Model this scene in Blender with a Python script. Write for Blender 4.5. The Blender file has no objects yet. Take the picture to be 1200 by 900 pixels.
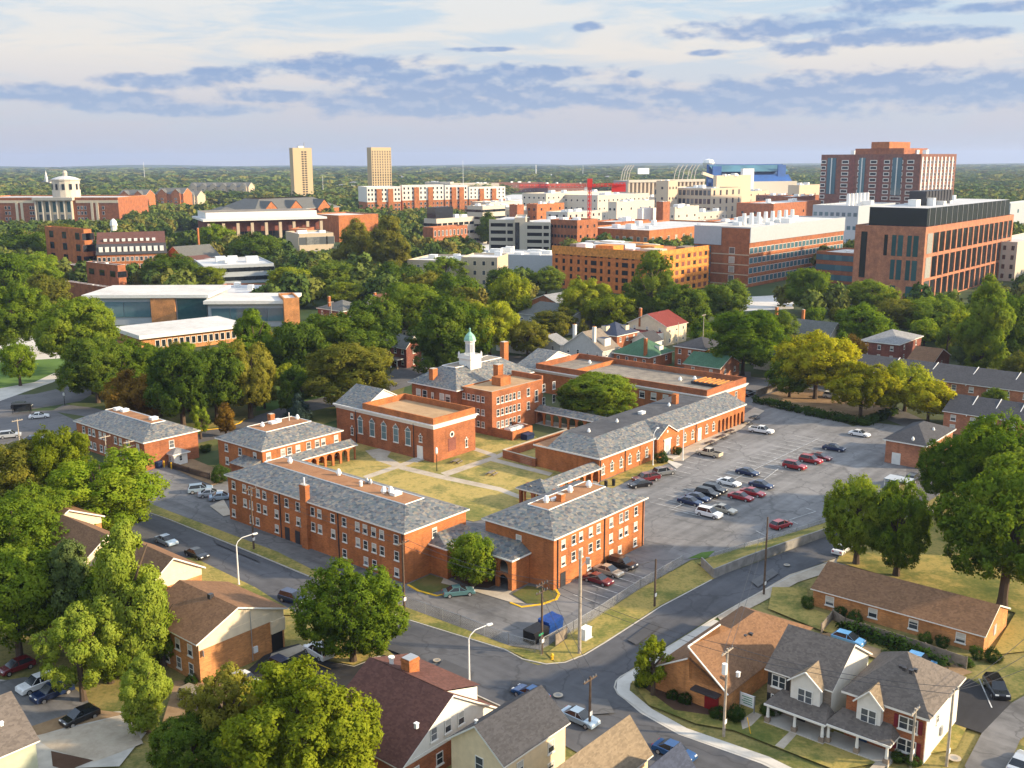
import bpy, math, random
import numpy as np
from mathutils import Vector, Matrix

R = math.radians
sc = bpy.context.scene
rng = random.Random(7)

# ------------------------------------------------------------------ camera
FPX, CU, CV, HOR, CAMH = 1200.0, 600.0, 450.0, 188.0, 62.0
PITCH = math.atan((CV - HOR) / FPX)
CAMROT = Matrix.Rotation(math.pi / 2 - PITCH, 3, 'X') @ Matrix.Rotation(R(-0.2), 3, 'Z')
cam_d = bpy.data.cameras.new("camera")
cam_d.sensor_width = 36.0
cam_d.lens = 36.0 * FPX / 1200.0
cam_d.clip_start = 1.0
cam_d.clip_end = 60000.0
cam = bpy.data.objects.new("camera", cam_d)
sc.collection.objects.link(cam)
cam.matrix_world = Matrix.Translation((0, 0, CAMH)) @ CAMROT.to_4x4()
sc.camera = cam

# ------------------------------------------------------------------ light
SUN_HEAD, SUN_EL = 97.0, 20.5          # compass heading (0 = +Y, clockwise) and elevation
SUN_STRENGTH, SKY_STRENGTH = 4.6, 0.1
sun_d = bpy.data.lights.new("sun", 'SUN')
sun_d.energy = SUN_STRENGTH
sun_d.angle = R(2.0)
sun_d.color = (1.0, 0.79, 0.52)
sun = bpy.data.objects.new("sun", sun_d)
sc.collection.objects.link(sun)
sdir = Vector((math.sin(R(SUN_HEAD)) * math.cos(R(SUN_EL)), math.cos(R(SUN_HEAD)) * math.cos(R(SUN_EL)), math.sin(R(SUN_EL))))
sun.rotation_euler = sdir.to_track_quat('Z', 'Y').to_euler()
sc.view_settings.view_transform = 'Standard'
sc.view_settings.look = 'None'
sc.view_settings.gamma = 1.0
sc.view_settings.exposure = 1.05
sc.view_settings.use_curve_mapping = False
try:
    sc.cycles.use_denoising = True
    sc.cycles.max_bounces = 6
    sc.cycles.diffuse_bounces = 4
    sc.cycles.glossy_bounces = 2
    sc.cycles.transmission_bounces = 3
    sc.cycles.transparent_max_bounces = 8
    sc.cycles.volume_bounces = 0
    sc.cycles.sample_clamp_indirect = 6.0
    sc.cycles.caustics_reflective = False
    sc.cycles.caustics_refractive = False
except Exception:
    pass


def lin(r, g, b):
    return tuple(((c / 255.0) / 12.92 if c / 255.0 <= 0.04045 else ((c / 255.0 + 0.055) / 1.055) ** 2.4) for c in (r, g, b))


class NT:
    """small node-tree helper"""
    def __init__(s, tree):
        s.t = tree; s.n = tree.nodes; s.l = tree.links

    def add(s, typ, **kw):
        n = s.n.new(typ)
        for k, v in kw.items():
            setattr(n, k, v)
        return n

    def put(s, sock, v):
        if isinstance(v, bpy.types.NodeSocket):
            s.l.new(v, sock)
        elif v is not None:
            if isinstance(v, (tuple, list)) and len(v) == 3 and sock.type == 'RGBA':
                v = (*v, 1.0)
            sock.default_value = v

    def math(s, op, a, b=None, c=None, clamp=False):
        n = s.add('ShaderNodeMath', operation=op, use_clamp=clamp)
        s.put(n.inputs[0], a)
        if b is not None: s.put(n.inputs[1], b)
        if c is not None: s.put(n.inputs[2], c)
        return n.outputs[0]

    def vmath(s, op, a, b=None):
        n = s.add('ShaderNodeVectorMath', operation=op)
        s.put(n.inputs[0], a)
        if b is not None: s.put(n.inputs[1], b)
        return n.outputs['Value'] if op in ('LENGTH', 'DOT_PRODUCT', 'DISTANCE') else n.outputs[0]

    def mix(s, f, a, b, blend='MIX'):
        n = s.add('ShaderNodeMix', data_type='RGBA', blend_type=blend)
        s.put(n.inputs[0], f); s.put(n.inputs[6], a); s.put(n.inputs[7], b)
        return n.outputs[2]

    def ramp(s, f, stops, interp='LINEAR'):
        n = s.add('ShaderNodeValToRGB')
        cr = n.color_ramp; cr.interpolation = interp
        while len(cr.elements) < len(stops): cr.elements.new(0.5)
        while len(cr.elements) > len(stops): cr.elements.remove(cr.elements[-1])
        for e, (p, c) in zip(cr.elements, stops):
            e.position = p
            e.color = (*c, 1.0) if len(c) == 3 else c
        s.put(n.inputs[0], f)
        return n.outputs[0]

    def noise(s, vec, scale, detail=3.0, rough=0.55, dist=0.0):
        n = s.add('ShaderNodeTexNoise')
        s.put(n.inputs['Vector'], vec)
        n.inputs['Scale'].default_value = scale
        n.inputs['Detail'].default_value = detail
        n.inputs['Roughness'].default_value = rough
        n.inputs['Distortion'].default_value = dist
        return n.outputs[0]

    def smooth(s, x, a, b):
        n = s.add('ShaderNodeMapRange', interpolation_type='SMOOTHSTEP')
        s.put(n.inputs[0], x)
        n.inputs[1].default_value = a; n.inputs[2].default_value = b
        n.inputs[3].default_value = 0.0; n.inputs[4].default_value = 1.0
        return n.outputs[0]


# ------------------------------------------------------------------ sky
world = bpy.data.worlds.new("World")
sc.world = world
world.use_nodes = True
w = NT(world.node_tree)
w.n.clear()
SKYGAIN = 0.49 / SKY_STRENGTH
def skyc(r, g, b, k=1.0):
    return tuple(x * SKYGAIN * k for x in lin(r, g, b))
out = w.add('ShaderNodeOutputWorld')
bg = w.add('ShaderNodeBackground'); bg.inputs[1].default_value = SKY_STRENGTH
w.l.new(bg.outputs[0], out.inputs[0])
nis = w.add('ShaderNodeTexSky', sky_type='NISHITA')
nis.sun_disc = False
nis.sun_elevation = R(SUN_EL)
nis.sun_rotation = R(SUN_HEAD)
nis.altitude = 300.0
nis.air_density = 1.0
nis.dust_density = 1.5
tc = w.add('ShaderNodeTexCoord')
sep = w.add('ShaderNodeSeparateXYZ')
w.l.new(tc.outputs['Generated'], sep.inputs[0])
dx, dy, dz = sep.outputs
az = w.math('ARCTAN2', dx, dy)                       # heading
el = w.math('ARCSINE', dz)
# clouds stand on directions of the sky: hundredths of a degree-like units, (heading, elevation) * 12
qx = w.math('MULTIPLY', az, 12.28)
qy = w.math('MULTIPLY', el, 12.1)
comb = w.add('ShaderNodeCombineXYZ'); w.put(comb.inputs[0], qx); w.put(comb.inputs[1], qy)
q = comb.outputs[0]
st = w.vmath('MULTIPLY', q, (0.55, 3.4, 1.0))
streak = w.noise(st, 1.0, 5.0, 0.62, 0.6)
st2 = w.vmath('MULTIPLY', w.vmath('ADD', q, (7.3, 0.0, 0.0)), (0.28, 1.5, 1.0))
streak2 = w.noise(st2, 1.0, 3.0, 0.5, 0.8)
base = w.ramp(w.math('MULTIPLY', el, 1.0 / R(10.0)), [
    (0.0, skyc(198, 200, 212)), (0.12, skyc(198, 200, 214)), (0.28, skyc(208, 207, 216)),
    (0.42, skyc(224, 219, 220)), (0.56, skyc(238, 231, 224)), (0.75, skyc(234, 233, 231)), (1.0, skyc(236, 236, 234))])
blue = w.ramp(w.math('MULTIPLY', el, 1.0 / R(10.0)), [
    (0.0, skyc(190, 196, 212)), (0.4, skyc(208, 214, 224)), (0.65, skyc(198, 216, 232)), (1.0, skyc(186, 214, 236))])
bm = w.math('MULTIPLY', w.smooth(w.math('ADD', w.math('MULTIPLY', streak, 0.6), w.math('MULTIPLY', streak2, 0.4)), 0.44, 0.58), 0.85)
base = w.mix(bm, base, blue)
# low cumulus banks
blobs = [(60, 118, 80, 9), (190, 104, 60, 9), (130, 125, 80, 12), (225, 133, 70, 8), (270, 95, 42, 9), (410, 86, 100, 14),
         (330, 117, 62, 8), (530, 106, 130, 20), (620, 92, 105, 9), (500, 127, 150, 14), (660, 118, 110, 14),
         (905, 49, 105, 12), (938, 70, 36, 9), (1030, 61, 110, 10), (1135, 62, 34, 6), (1030, 30, 60, 10), (1152, 38, 50, 6),
         (685, 43, 18, 5), (822, 72, 28, 4), (900, 122, 180, 21), (1100, 116, 200, 22), (742, 93, 9, 3.5), (570, 66, 45, 3),
         (-120, 108, 90, 12), (1330, 90, 110, 12), (-260, 60, 80, 8), (1420, 40, 70, 8)]
cn = w.noise(w.vmath('MULTIPLY', q, (3.6, 8.0, 1.0)), 1.0, 6.0, 0.55, 0.1)
cn2 = w.noise(w.vmath('MULTIPLY', q, (1.7, 4.0, 1.0)), 1.0, 3.0, 0.5)
dmin = None
for (bu, bv, wu, wv) in blobs:
    c = (math.atan((bu - 600) / 1228.0) * 12.28, ((HOR - bv) / 1210.0) * 12.1, 0.0)
    s_ = (1.0 / (wu * 1.05 / 100.0), 1.0 / (wv * 1.1 / 100.0), 1.0)
    d = w.vmath('LENGTH', w.vmath('MULTIPLY', w.vmath('SUBTRACT', q, c), s_))
    dmin = d if dmin is None else w.math('SMOOTH_MIN', dmin, d, 0.3)
dn = w.math('ADD', dmin, w.math('ADD', w.math('MULTIPLY', w.math('SUBTRACT', cn, 0.5), 1.35), w.math('MULTIPLY', w.math('SUBTRACT', cn2, 0.5), 1.2)))
mask = w.math('SUBTRACT', 1.0, w.smooth(dn, 0.5, 1.15))
cloudc = w.ramp(w.math('MULTIPLY', el, 1.0 / R(10.0)), [
    (0.0, skyc(176, 190, 214)), (0.25, skyc(154, 177, 212)), (0.5, skyc(128, 159, 206)), (0.8, skyc(138, 165, 208))])
cnu = w.noise(w.vmath('MULTIPLY', w.vmath('ADD', q, (0.04, 0.07, 0.0)), (3.6, 8.0, 1.0)), 1.0, 6.0, 0.55, 0.1)
lit = w.smooth(w.math('SUBTRACT', cn, cnu), -0.05, 0.16)          # towards the top of each puff
cloudc = w.mix(w.math('MULTIPLY', lit, 0.45), cloudc, skyc(196, 204, 222))
mask = w.math('MULTIPLY', mask, 0.86)
col = w.mix(mask, base, cloudc)
cover = w.math('SUBTRACT', 0.94, w.math('MULTIPLY', w.smooth(el, R(10.0), R(32.0)), 0.5))
final = w.mix(cover, nis.outputs[0], col)
# sky overhead, out of view, brightened to add fill light
up = w.math('ADD', 1.0, w.math('MULTIPLY', w.smooth(el, R(10.0), R(28.0)), 1.15))
upc = w.add('ShaderNodeCombineColor'); w.put(upc.inputs[0], up); w.put(upc.inputs[1], up); w.put(upc.inputs[2], up)
final = w.mix(1.0, final, upc.outputs[0], 'MULTIPLY')
w.l.new(final, bg.inputs[0])

# ------------------------------------------------------------------ picture geometry (placing things on the ground)
def ray(u, v):
    return CAMROT @ Vector((u - CU, CV - v, -FPX))

def P(u, v, z=0.0):
    d = ray(u, v)
    t = (z - CAMH) / d.z
    return Vector((d.x * t, d.y * t, z))

def proj(p):
    q_ = CAMROT.transposed() @ (Vector(p) - Vector((0, 0, CAMH)))
    return (CU + FPX * q_.x / -q_.z, CV - FPX * q_.y / -q_.z, -q_.z)

def height_at(u, vb, vt):
    """height of a vertical thing standing at ground pixel (u, vb) whose top shows at vt"""
    g = P(u, vb)
    lo, hi = 0.0, 150.0
    for _ in range(40):
        m = (lo + hi) / 2
        if proj(g + Vector((0, 0, m)))[1] > vt: lo = m
        else: hi = m
    return lo

def pxm(u, vb):
    """metres per picture pixel at a ground point"""
    return proj(P(u, vb))[2] / FPX

CAMP = R(49.6)            # heading of the campus grid (local +x of its buildings)
AV = Vector((math.cos(CAMP), math.sin(CAMP), 0)); BV = Vector((-math.sin(CAMP), math.cos(CAMP), 0))

# ------------------------------------------------------------------ materials
MATS = {}
def newmat(key):
    m = bpy.data.materials.new(key)
    m.use_nodes = True
    t = NT(m.node_tree)
    bs = t.n['Principled BSDF']
    MATS[key] = m
    return m, t, bs

def hexc(c, k):
    return tuple(min(1.0, x * k) for x in c)

def plain(key, c, rough=0.6, metal=0.0, var=0.12, scale=1.2, spec=0.3):
    m, t, b = newmat(key)
    tcn = t.add('ShaderNodeTexCoord')
    n = t.noise(tcn.outputs['Object'], scale, 4.0)
    t.put(b.inputs['Base Color'], t.mix(t.smooth(n, 0.3, 0.7), hexc(c, 1 - var), hexc(c, 1 + var)))
    b.inputs['Roughness'].default_value = rough
    b.inputs['Metallic'].default_value = metal
    b.inputs['Specular IOR Level'].default_value = spec
    return m

def brick(key, c, var=0.16, mortar=0.10):
    m, t, b = newmat(key)
    tcn = t.add('ShaderNodeTexCoord')
    o = tcn.outputs['Object']
    sp = t.add('ShaderNodeSeparateXYZ'); t.put(sp.inputs[0], o)
    cb = t.add('ShaderNodeCombineXYZ')
    t.put(cb.inputs[0], t.math('ADD', sp.outputs[0], sp.outputs[1])); t.put(cb.inputs[1], sp.outputs[2])
    br = t.add('ShaderNodeTexBrick')
    t.put(br.inputs['Vector'], cb.outputs[0])
    br.inputs['Scale'].default_value = 1.0
    br.inputs['Brick Width'].default_value = 0.42
    br.inputs['Row Height'].default_value = 0.16
    br.inputs['Mortar Size'].default_value = 0.012
    br.inputs['Color1'].default_value = (*hexc(c, 1 - var), 1)
    br.inputs['Color2'].default_value = (*hexc(c, 1 + var), 1)
    br.inputs['Mortar'].default_value = (*[x * 0.6 + 0.1 for x in c], 1)
    n1 = t.noise(o, 0.35, 5.0, 0.6)
    n2 = t.noise(t.vmath('MULTIPLY', o, (1.0, 1.0, 5.0)), 1.6, 4.0)
    n3 = t.noise(t.vmath('MULTIPLY', o, (1.0, 1.0, 0.12)), 0.9, 4.0, 0.6)
    k = t.mix(t.smooth(n1, 0.25, 0.75), (0.68, 0.70, 0.74), (1.18, 1.16, 1.10))
    k = t.mix(t.math('MULTIPLY', t.smooth(n3, 0.56, 0.72), 0.45), k, (0.5, 0.52, 0.55))
    k2 = t.mix(t.smooth(n2, 0.3, 0.7), (0.9, 0.9, 0.9), (1.08, 1.08, 1.08))
    t.put(b.inputs['Base Color'], t.mix(1.0, t.mix(1.0, br.outputs[0], k, 'MULTIPLY'), k2, 'MULTIPLY'))
    b.inputs['Roughness'].default_value = 0.85
    b.inputs['Specular IOR Level'].default_value = 0.2
    return m

def slate(key, cols, scale=1.5):
    m, t, b = newmat(key)
    tcn = t.add('ShaderNodeTexCoord')
    o = tcn.outputs['Object']
    v = t.add('ShaderNodeTexVoronoi'); v.inputs['Scale'].default_value = scale
    t.put(v.inputs['Vector'], t.vmath('MULTIPLY', o, (1.0, 1.0, 2.2)))
    sp = t.add('ShaderNodeSeparateColor'); t.put(sp.inputs[0], v.outputs['Color'])
    stops = [((i + 0.0) / len(cols), c) for i, c in enumerate(cols)]
    c1 = t.ramp(sp.outputs[0], stops, 'CONSTANT')
    n1 = t.noise(o, 0.5, 4.0)
    n2 = t.noise(o, 6.0, 2.0)
    k = t.mix(n1, (0.8, 0.8, 0.82), (1.2, 1.2, 1.18))
    k2 = t.mix(n2, (0.75, 0.75, 0.75), (1.2, 1.2, 1.2))
    t.put(b.inputs['Base Color'], t.mix(1.0, t.mix(1.0, c1, k, 'MULTIPLY'), k2, 'MULTIPLY'))
    b.inputs['Roughness'].default_value = 0.6
    bp = t.add('ShaderNodeBump'); bp.inputs['Strength'].default_value = 0.5; bp.inputs['Distance'].default_value = 0.05
    t.put(bp.inputs['Height'], sp.outputs[1]); t.l.new(bp.outputs[0], b.inputs['Normal'])
    return m

def shingle(key, c, var=0.14):
    m, t, b = newmat(key)
    tcn = t.add('ShaderNodeTexCoord')
    o = tcn.outputs['Object']
    v = t.add('ShaderNodeTexVoronoi'); v.inputs['Scale'].default_value = 3.2
    t.put(v.inputs['Vector'], t.vmath('MULTIPLY', o, (1.0, 1.0, 2.4)))
    sp = t.add('ShaderNodeSeparateColor'); t.put(sp.inputs[0], v.outputs['Color'])
    n1 = t.noise(o, 0.45, 5.0, 0.62)
    n2 = t.noise(t.vmath('MULTIPLY', o, (0.8, 0.8, 7.0)), 1.2, 3.0)
    f = t.math('ADD', t.math('MULTIPLY', sp.outputs[0], 0.35), t.math('ADD', t.math('MULTIPLY', n1, 0.45), t.math('MULTIPLY', n2, 0.35)))
    t.put(b.inputs['Base Color'], t.mix(t.smooth(f, 0.3, 0.85), hexc(c, 1 - 1.6 * var), hexc(c, 1 + 1.6 * var)))
    b.inputs['Roughness'].default_value = 0.85
    b.inputs['Specular IOR Level'].default_value = 0.2
    return m

def ground(key, cols, scales=(0.02, 0.15, 1.2), rough=0.95, contrast=(0.32, 0.68)):
    """cols: ramp of 3-4 colours over mixed noises; world position"""
    m, t, b = newmat(key)
    g = t.add('ShaderNodeNewGeometry')
    o = g.outputs['Position']
    n = t.math('ADD', t.math('MULTIPLY', t.noise(o, scales[0], 4.0, 0.6), 0.42),
               t.math('ADD', t.math('MULTIPLY', t.noise(o, scales[1], 5.0, 0.62), 0.38), t.math('MULTIPLY', t.noise(o, scales[2], 3.0, 0.6), 0.20)))
    f = t.smooth(n, *contrast)
    st_ = [(i / (len(cols) - 1), c) for i, c in enumerate(cols)]
    t.put(b.inputs['Base Color'], t.ramp(f, st_))
    b.inputs['Roughness'].default_value = rough
    b.inputs['Specular IOR Level'].default_value = 0.15
    return m

def asphalt(key, c, crack=0.55, patch=0.25, streak_dir=None):
    m, t, b = newmat(key)
    g = t.add('ShaderNodeNewGeometry'); o = g.outputs['Position']
    n1 = t.noise(o, 0.06, 5.0, 0.6, 0.4)
    n2 = t.noise(o, 0.7, 4.0, 0.6)
    rot = t.add('ShaderNodeVectorRotate', rotation_type='Z_AXIS')
    rot.inputs['Angle'].default_value = -(CAMP if streak_dir is None else streak_dir)
    t.put(rot.inputs['Vector'], o)
    n3 = t.noise(t.vmath('MULTIPLY', rot.outputs[0], (0.03, 0.5, 1.0)), 1.0, 4.0, 0.6)
    f = t.math('ADD', t.math('MULTIPLY', n1, 0.45), t.math('ADD', t.math('MULTIPLY', n3, 0.35), t.math('MULTIPLY', n2, 0.2)))
    col_ = t.mix(t.smooth(f, 0.3, 0.7), hexc(c, 1 - patch), hexc(c, 1 + patch))
    vo = t.add('ShaderNodeTexVoronoi', feature='DISTANCE_TO_EDGE'); vo.inputs['Scale'].default_value = 0.11
    wob = t.add('ShaderNodeTexNoise'); wob.inputs['Scale'].default_value = 0.5; t.put(wob.inputs['Vector'], o)
    t.put(vo.inputs['Vector'], t.vmath('ADD', o, t.vmath('MULTIPLY', wob.outputs['Color'], (3.0, 3.0, 0.0))))
    ck = t.math('SUBTRACT', 1.0, t.smooth(vo.outputs[0], 0.004, 0.022))
    col_ = t.mix(t.math('MULTIPLY', ck, crack), col_, hexc(c, 0.55))
    st_ = t.smooth(t.noise(o, 0.25, 2.0, 0.4), 0.68, 0.76)
    col_ = t.mix(t.math('MULTIPLY', st_, 0.45), col_, hexc(c, 0.6))
    t.put(b.inputs['Base Color'], col_)
    b.inputs['Roughness'].default_value = 0.9
    b.inputs['Specular IOR Level'].default_value = 0.2
    return m

def glassmat(key, dark, light, rough=0.12):
    m, t, b = newmat(key)
    oi = t.add('ShaderNodeObjectInfo')
    tcn = t.add('ShaderNodeTexCoord')
    n = t.noise(tcn.outputs['Object'], 0.8, 2.0)
    f = t.math('ADD', t.math('MULTIPLY', oi.outputs['Random'], 0.75), t.math('MULTIPLY', n, 0.3))
    t.put(b.inputs['Base Color'], t.ramp(f, [(0.0, dark), (0.55, dark), (0.95, light)]))
    b.inputs['Roughness'].default_value = rough
    b.inputs['Specular IOR Level'].default_value = 0.6
    return m

def leafmat(key, dark, mid, light):
    m, t, b = newmat(key)
    t.n.remove(b)
    o = t.n['Material Output']
    oi = t.add('ShaderNodeObjectInfo')
    tcn = t.add('ShaderNodeTexCoord')
    n = t.noise(tcn.outputs['Object'], 2.6, 3.0, 0.6)
    n2 = t.noise(tcn.outputs['Object'], 14.0, 2.0, 0.6)
    f = t.math('ADD', t.math('MULTIPLY', n, 0.6), t.math('ADD', t.math('MULTIPLY', n2, 0.4), t.math('MULTIPLY', t.math('SUBTRACT', oi.outputs['Random'], 0.5), 0.22)))
    c = t.ramp(t.smooth(f, 0.28, 0.74), [(0.0, dark), (0.5, mid), (1.0, light)])
    d = t.add('ShaderNodeBsdfDiffuse'); t.put(d.inputs[0], c)
    tr = t.add('ShaderNodeBsdfTranslucent'); t.put(tr.inputs[0], t.mix(1.0, c, (1.25, 1.15, 0.5), 'MULTIPLY'))
    mx = t.add('ShaderNodeMixShader'); mx.inputs[0].default_value = 0.42
    t.l.new(d.outputs[0], mx.inputs[1]); t.l.new(tr.outputs[0], mx.inputs[2])
    t.l.new(mx.outputs[0], o.inputs[0])
    return m

# walls
brick('brick_orange', (0.40, 0.132, 0.036))
brick('brick_brown', (0.21, 0.085, 0.055))
brick('brick_red', (0.32, 0.105, 0.038))
brick('brick_dark', (0.21, 0.065, 0.045))
brick('brick_tan', (0.50, 0.22, 0.075))
brick('brick_salmon', (0.42, 0.17, 0.09))
brick('stone_brick', (0.26, 0.20, 0.15))
plain('white_paint', (0.68, 0.67, 0.63), 0.5, var=0.05)
plain('cream', (0.66, 0.55, 0.39), 0.7, var=0.06)
plain('cream_siding', (0.70, 0.56, 0.36), 0.7, var=0.06)
plain('sage_siding', (0.42, 0.44, 0.33), 0.7, var=0.06)
plain('white_siding', (0.66, 0.63, 0.57), 0.65, var=0.05)
plain('grey_siding', (0.45, 0.45, 0.43), 0.7, var=0.06)
plain('stucco_grey', (0.36, 0.36, 0.36), 0.8)
plain('concrete', (0.42, 0.39, 0.34), 0.9, var=0.12, scale=0.6)
plain('concrete_dark', (0.24, 0.23, 0.215), 0.9, var=0.22, scale=0.8)
plain('beige', (0.46, 0.375, 0.27), 0.85, var=0.06)
plain('tan_tower', (0.47, 0.36, 0.21), 0.85, var=0.05)
plain('beige_light', (0.48, 0.43, 0.35), 0.85, var=0.06)
plain('grey_panel', (0.36, 0.39, 0.42), 0.5, var=0.05)
plain('plywood', (0.58, 0.225, 0.045), 0.8, var=0.25, scale=0.9)
plain('sheathing', (0.52, 0.16, 0.04), 0.8, var=0.2, scale=0.5)
plain('trim_white', (0.70, 0.68, 0.63), 0.5, var=0.04)
plain('copper_green', (0.22, 0.42, 0.33), 0.6, var=0.12, scale=2.0)
# roofs
slate('slate_roof', [(0.125, 0.138, 0.145), (0.15, 0.145, 0.135), (0.085, 0.10, 0.112), (0.195, 0.168, 0.13), (0.125, 0.108, 0.10), (0.105, 0.125, 0.12), (0.225, 0.20, 0.165), (0.06, 0.068, 0.076), (0.14, 0.145, 0.145)], 2.0)
shingle('shingle_brown', (0.175, 0.095, 0.05))
shingle('shingle_darkbrown', (0.105, 0.05, 0.035))
shingle('shingle_redbrown', (0.115, 0.052, 0.040))
shingle('shingle_grey', (0.125, 0.105, 0.09))
shingle('shingle_charcoal', (0.052, 0.052, 0.057))
shingle('shingle_slategrey', (0.115, 0.115, 0.105))
shingle('shingle_tan', (0.19, 0.145, 0.095))
shingle('shingle_green', (0.055, 0.12, 0.07))
shingle('shingle_red', (0.17, 0.035, 0.028))
shingle('shingle_navy', (0.045, 0.055, 0.085))
shingle('shingle_lightgrey', (0.21, 0.21, 0.21))
shingle('shingle_taupe', (0.19, 0.155, 0.12))
def deckmat(key, cols, sc_=(0.08, 0.5, 3.0)):
    return ground(key, cols, sc_)
deckmat('deck_brown', [(0.22, 0.105, 0.05), (0.30, 0.15, 0.075), (0.35, 0.19, 0.10)])
deckmat('deck_tan', [(0.30, 0.19, 0.10), (0.38, 0.25, 0.14), (0.45, 0.31, 0.18)])
deckmat('deck_grey', [(0.13, 0.115, 0.10), (0.22, 0.19, 0.155), (0.30, 0.26, 0.205)])
deckmat('deck_dark', [(0.05, 0.052, 0.058), (0.075, 0.076, 0.082), (0.11, 0.11, 0.115)])
deckmat('deck_white', [(0.42, 0.40, 0.37), (0.52, 0.50, 0.47), (0.60, 0.58, 0.55)])
deckmat('deck_lightgrey', [(0.38, 0.38, 0.38), (0.48, 0.48, 0.48), (0.58, 0.57, 0.56)])
# metal, glass, paint
plain('metal_white', (0.72, 0.72, 0.70), 0.4, var=0.05)
plain('metal_grey', (0.35, 0.36, 0.37), 0.45, 0.4, var=0.08)
plain('metal_dark', (0.04, 0.04, 0.045), 0.4, var=0.1)
plain('iron_black', (0.012, 0.012, 0.014), 0.5, var=0.1)
plain('wood_pole', (0.10, 0.07, 0.05), 0.9, var=0.25, scale=2.0)
plain('wood_pole_pale', (0.36, 0.31, 0.25), 0.9, var=0.2, scale=2.0)
plain('wood_grey', (0.20, 0.165, 0.13), 0.9, var=0.25, scale=1.5)
plain('wood_dark', (0.05, 0.035, 0.028), 0.9, var=0.25, scale=1.5)
plain('bark', (0.085, 0.06, 0.042), 0.95, var=0.3, scale=4.0)
plain('tyre', (0.012, 0.012, 0.013), 0.8)
plain('rim', (0.45, 0.45, 0.46), 0.35, 0.6)
plain('lamp_red', (0.45, 0.02, 0.015), 0.3)
plain('lamp_clear', (0.75, 0.75, 0.72), 0.15)
plain('yellow_paint', (0.72, 0.42, 0.02), 0.6, var=0.15)
plain('white_line', (0.40, 0.40, 0.39), 0.8, var=0.4, scale=0.8)
plain('yellow_line', (0.55, 0.34, 0.05), 0.8, var=0.3, scale=0.8)
plain('dumpster_blue', (0.008, 0.045, 0.20), 0.45, var=0.2)
plain('dumpster_navy', (0.012, 0.025, 0.07), 0.5, var=0.2)
plain('dumpster_black', (0.010, 0.010, 0.012), 0.55, var=0.2)
plain('door_red', (0.20, 0.008, 0.012), 0.5)
plain('door_blue', (0.02, 0.05, 0.12), 0.5)
plain('shutter_maroon', (0.14, 0.01, 0.02), 0.6)
plain('shutter_black', (0.02, 0.02, 0.022), 0.6)
plain('crane_red', (0.62, 0.03, 0.02), 0.5, var=0.08)
plain('stadium_blue', (0.012, 0.075, 0.27), 0.6, var=0.15, scale=0.08)
plain('stadium_teal', (0.05, 0.14, 0.19), 0.5, var=0.2, scale=0.05)
plain('sign_green', (0.02, 0.22, 0.10), 0.5)
glassmat('glass', (0.030, 0.038, 0.048), (0.20, 0.215, 0.23))
plain('blind', (0.50, 0.48, 0.43), 0.6, var=0.1)
glassmat('glass_pale', (0.09, 0.10, 0.105), (0.42, 0.42, 0.38), 0.25)
glassmat('glass_blue', (0.06, 0.13, 0.165), (0.10, 0.19, 0.22), 0.08)
glassmat('glass_teal', (0.025, 0.075, 0.085), (0.05, 0.12, 0.13), 0.08)
glassmat('glass_dark', (0.012, 0.015, 0.02), (0.025, 0.03, 0.036), 0.15)
glassmat('glass_stained', (0.10, 0.17, 0.19), (0.14, 0.22, 0.24), 0.3)
plain('opening_dark', (0.015, 0.013, 0.012), 0.9)  # near-black; the shade inside openings that are not cut is put into this colour
# ground
asphalt('asphalt_patch', (0.068, 0.068, 0.072), 0.2, 0.2)
asphalt('asphalt_worn', (0.105, 0.104, 0.105), 0.5, 0.3)
asphalt('asphalt_road', (0.085, 0.086, 0.092), 0.55, 0.34, R(139.6))
asphalt('asphalt_cross', (0.082, 0.083, 0.09), 0.55, 0.32)
asphalt('asphalt_lot', (0.17, 0.165, 0.162), 0.6, 0.42)
asphalt('asphalt_drive', (0.14, 0.135, 0.132), 0.6, 0.5, R(139.6))
asphalt('asphalt_fresh', (0.035, 0.034, 0.036), 0.2, 0.25)
asphalt('asphalt_back', (0.12, 0.115, 0.115), 0.4, 0.25)
ground('paving', [(0.30, 0.25, 0.19), (0.40, 0.34, 0.265), (0.47, 0.41, 0.33)], (0.05, 0.4, 2.5))
ground('paving_pale', [(0.42, 0.39, 0.34), (0.50, 0.47, 0.42), (0.56, 0.53, 0.48)], (0.05, 0.4, 2.5))
ground('earth_far', [(0.022, 0.045, 0.016), (0.045, 0.07, 0.025), (0.075, 0.085, 0.035), (0.05, 0.065, 0.03)], (0.004, 0.03, 0.3))
ground('yard_grass', [(0.07, 0.09, 0.022), (0.14, 0.135, 0.042), (0.25, 0.20, 0.07), (0.10, 0.115, 0.03)], (0.05, 0.25, 2.0))
ground('dry_lawn', [(0.09, 0.115, 0.03), (0.20, 0.18, 0.052), (0.39, 0.29, 0.095), (0.125, 0.135, 0.04)], (0.05, 0.16, 1.5))
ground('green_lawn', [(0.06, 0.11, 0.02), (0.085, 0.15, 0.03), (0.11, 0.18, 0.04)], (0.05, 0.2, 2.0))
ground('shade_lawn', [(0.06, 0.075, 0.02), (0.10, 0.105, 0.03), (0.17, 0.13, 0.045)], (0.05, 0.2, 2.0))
ground('verge_grass', [(0.07, 0.095, 0.02), (0.16, 0.155, 0.04), (0.33, 0.25, 0.075), (0.11, 0.125, 0.03)], (0.06, 0.22, 2.0))
ground('bare_earth', [(0.15, 0.095, 0.05), (0.24, 0.155, 0.085), (0.30, 0.21, 0.12)], (0.06, 0.3, 2.0))
ground('mulch', [(0.07, 0.04, 0.025), (0.11, 0.065, 0.045)], (0.1, 0.5, 3.0))
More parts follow.
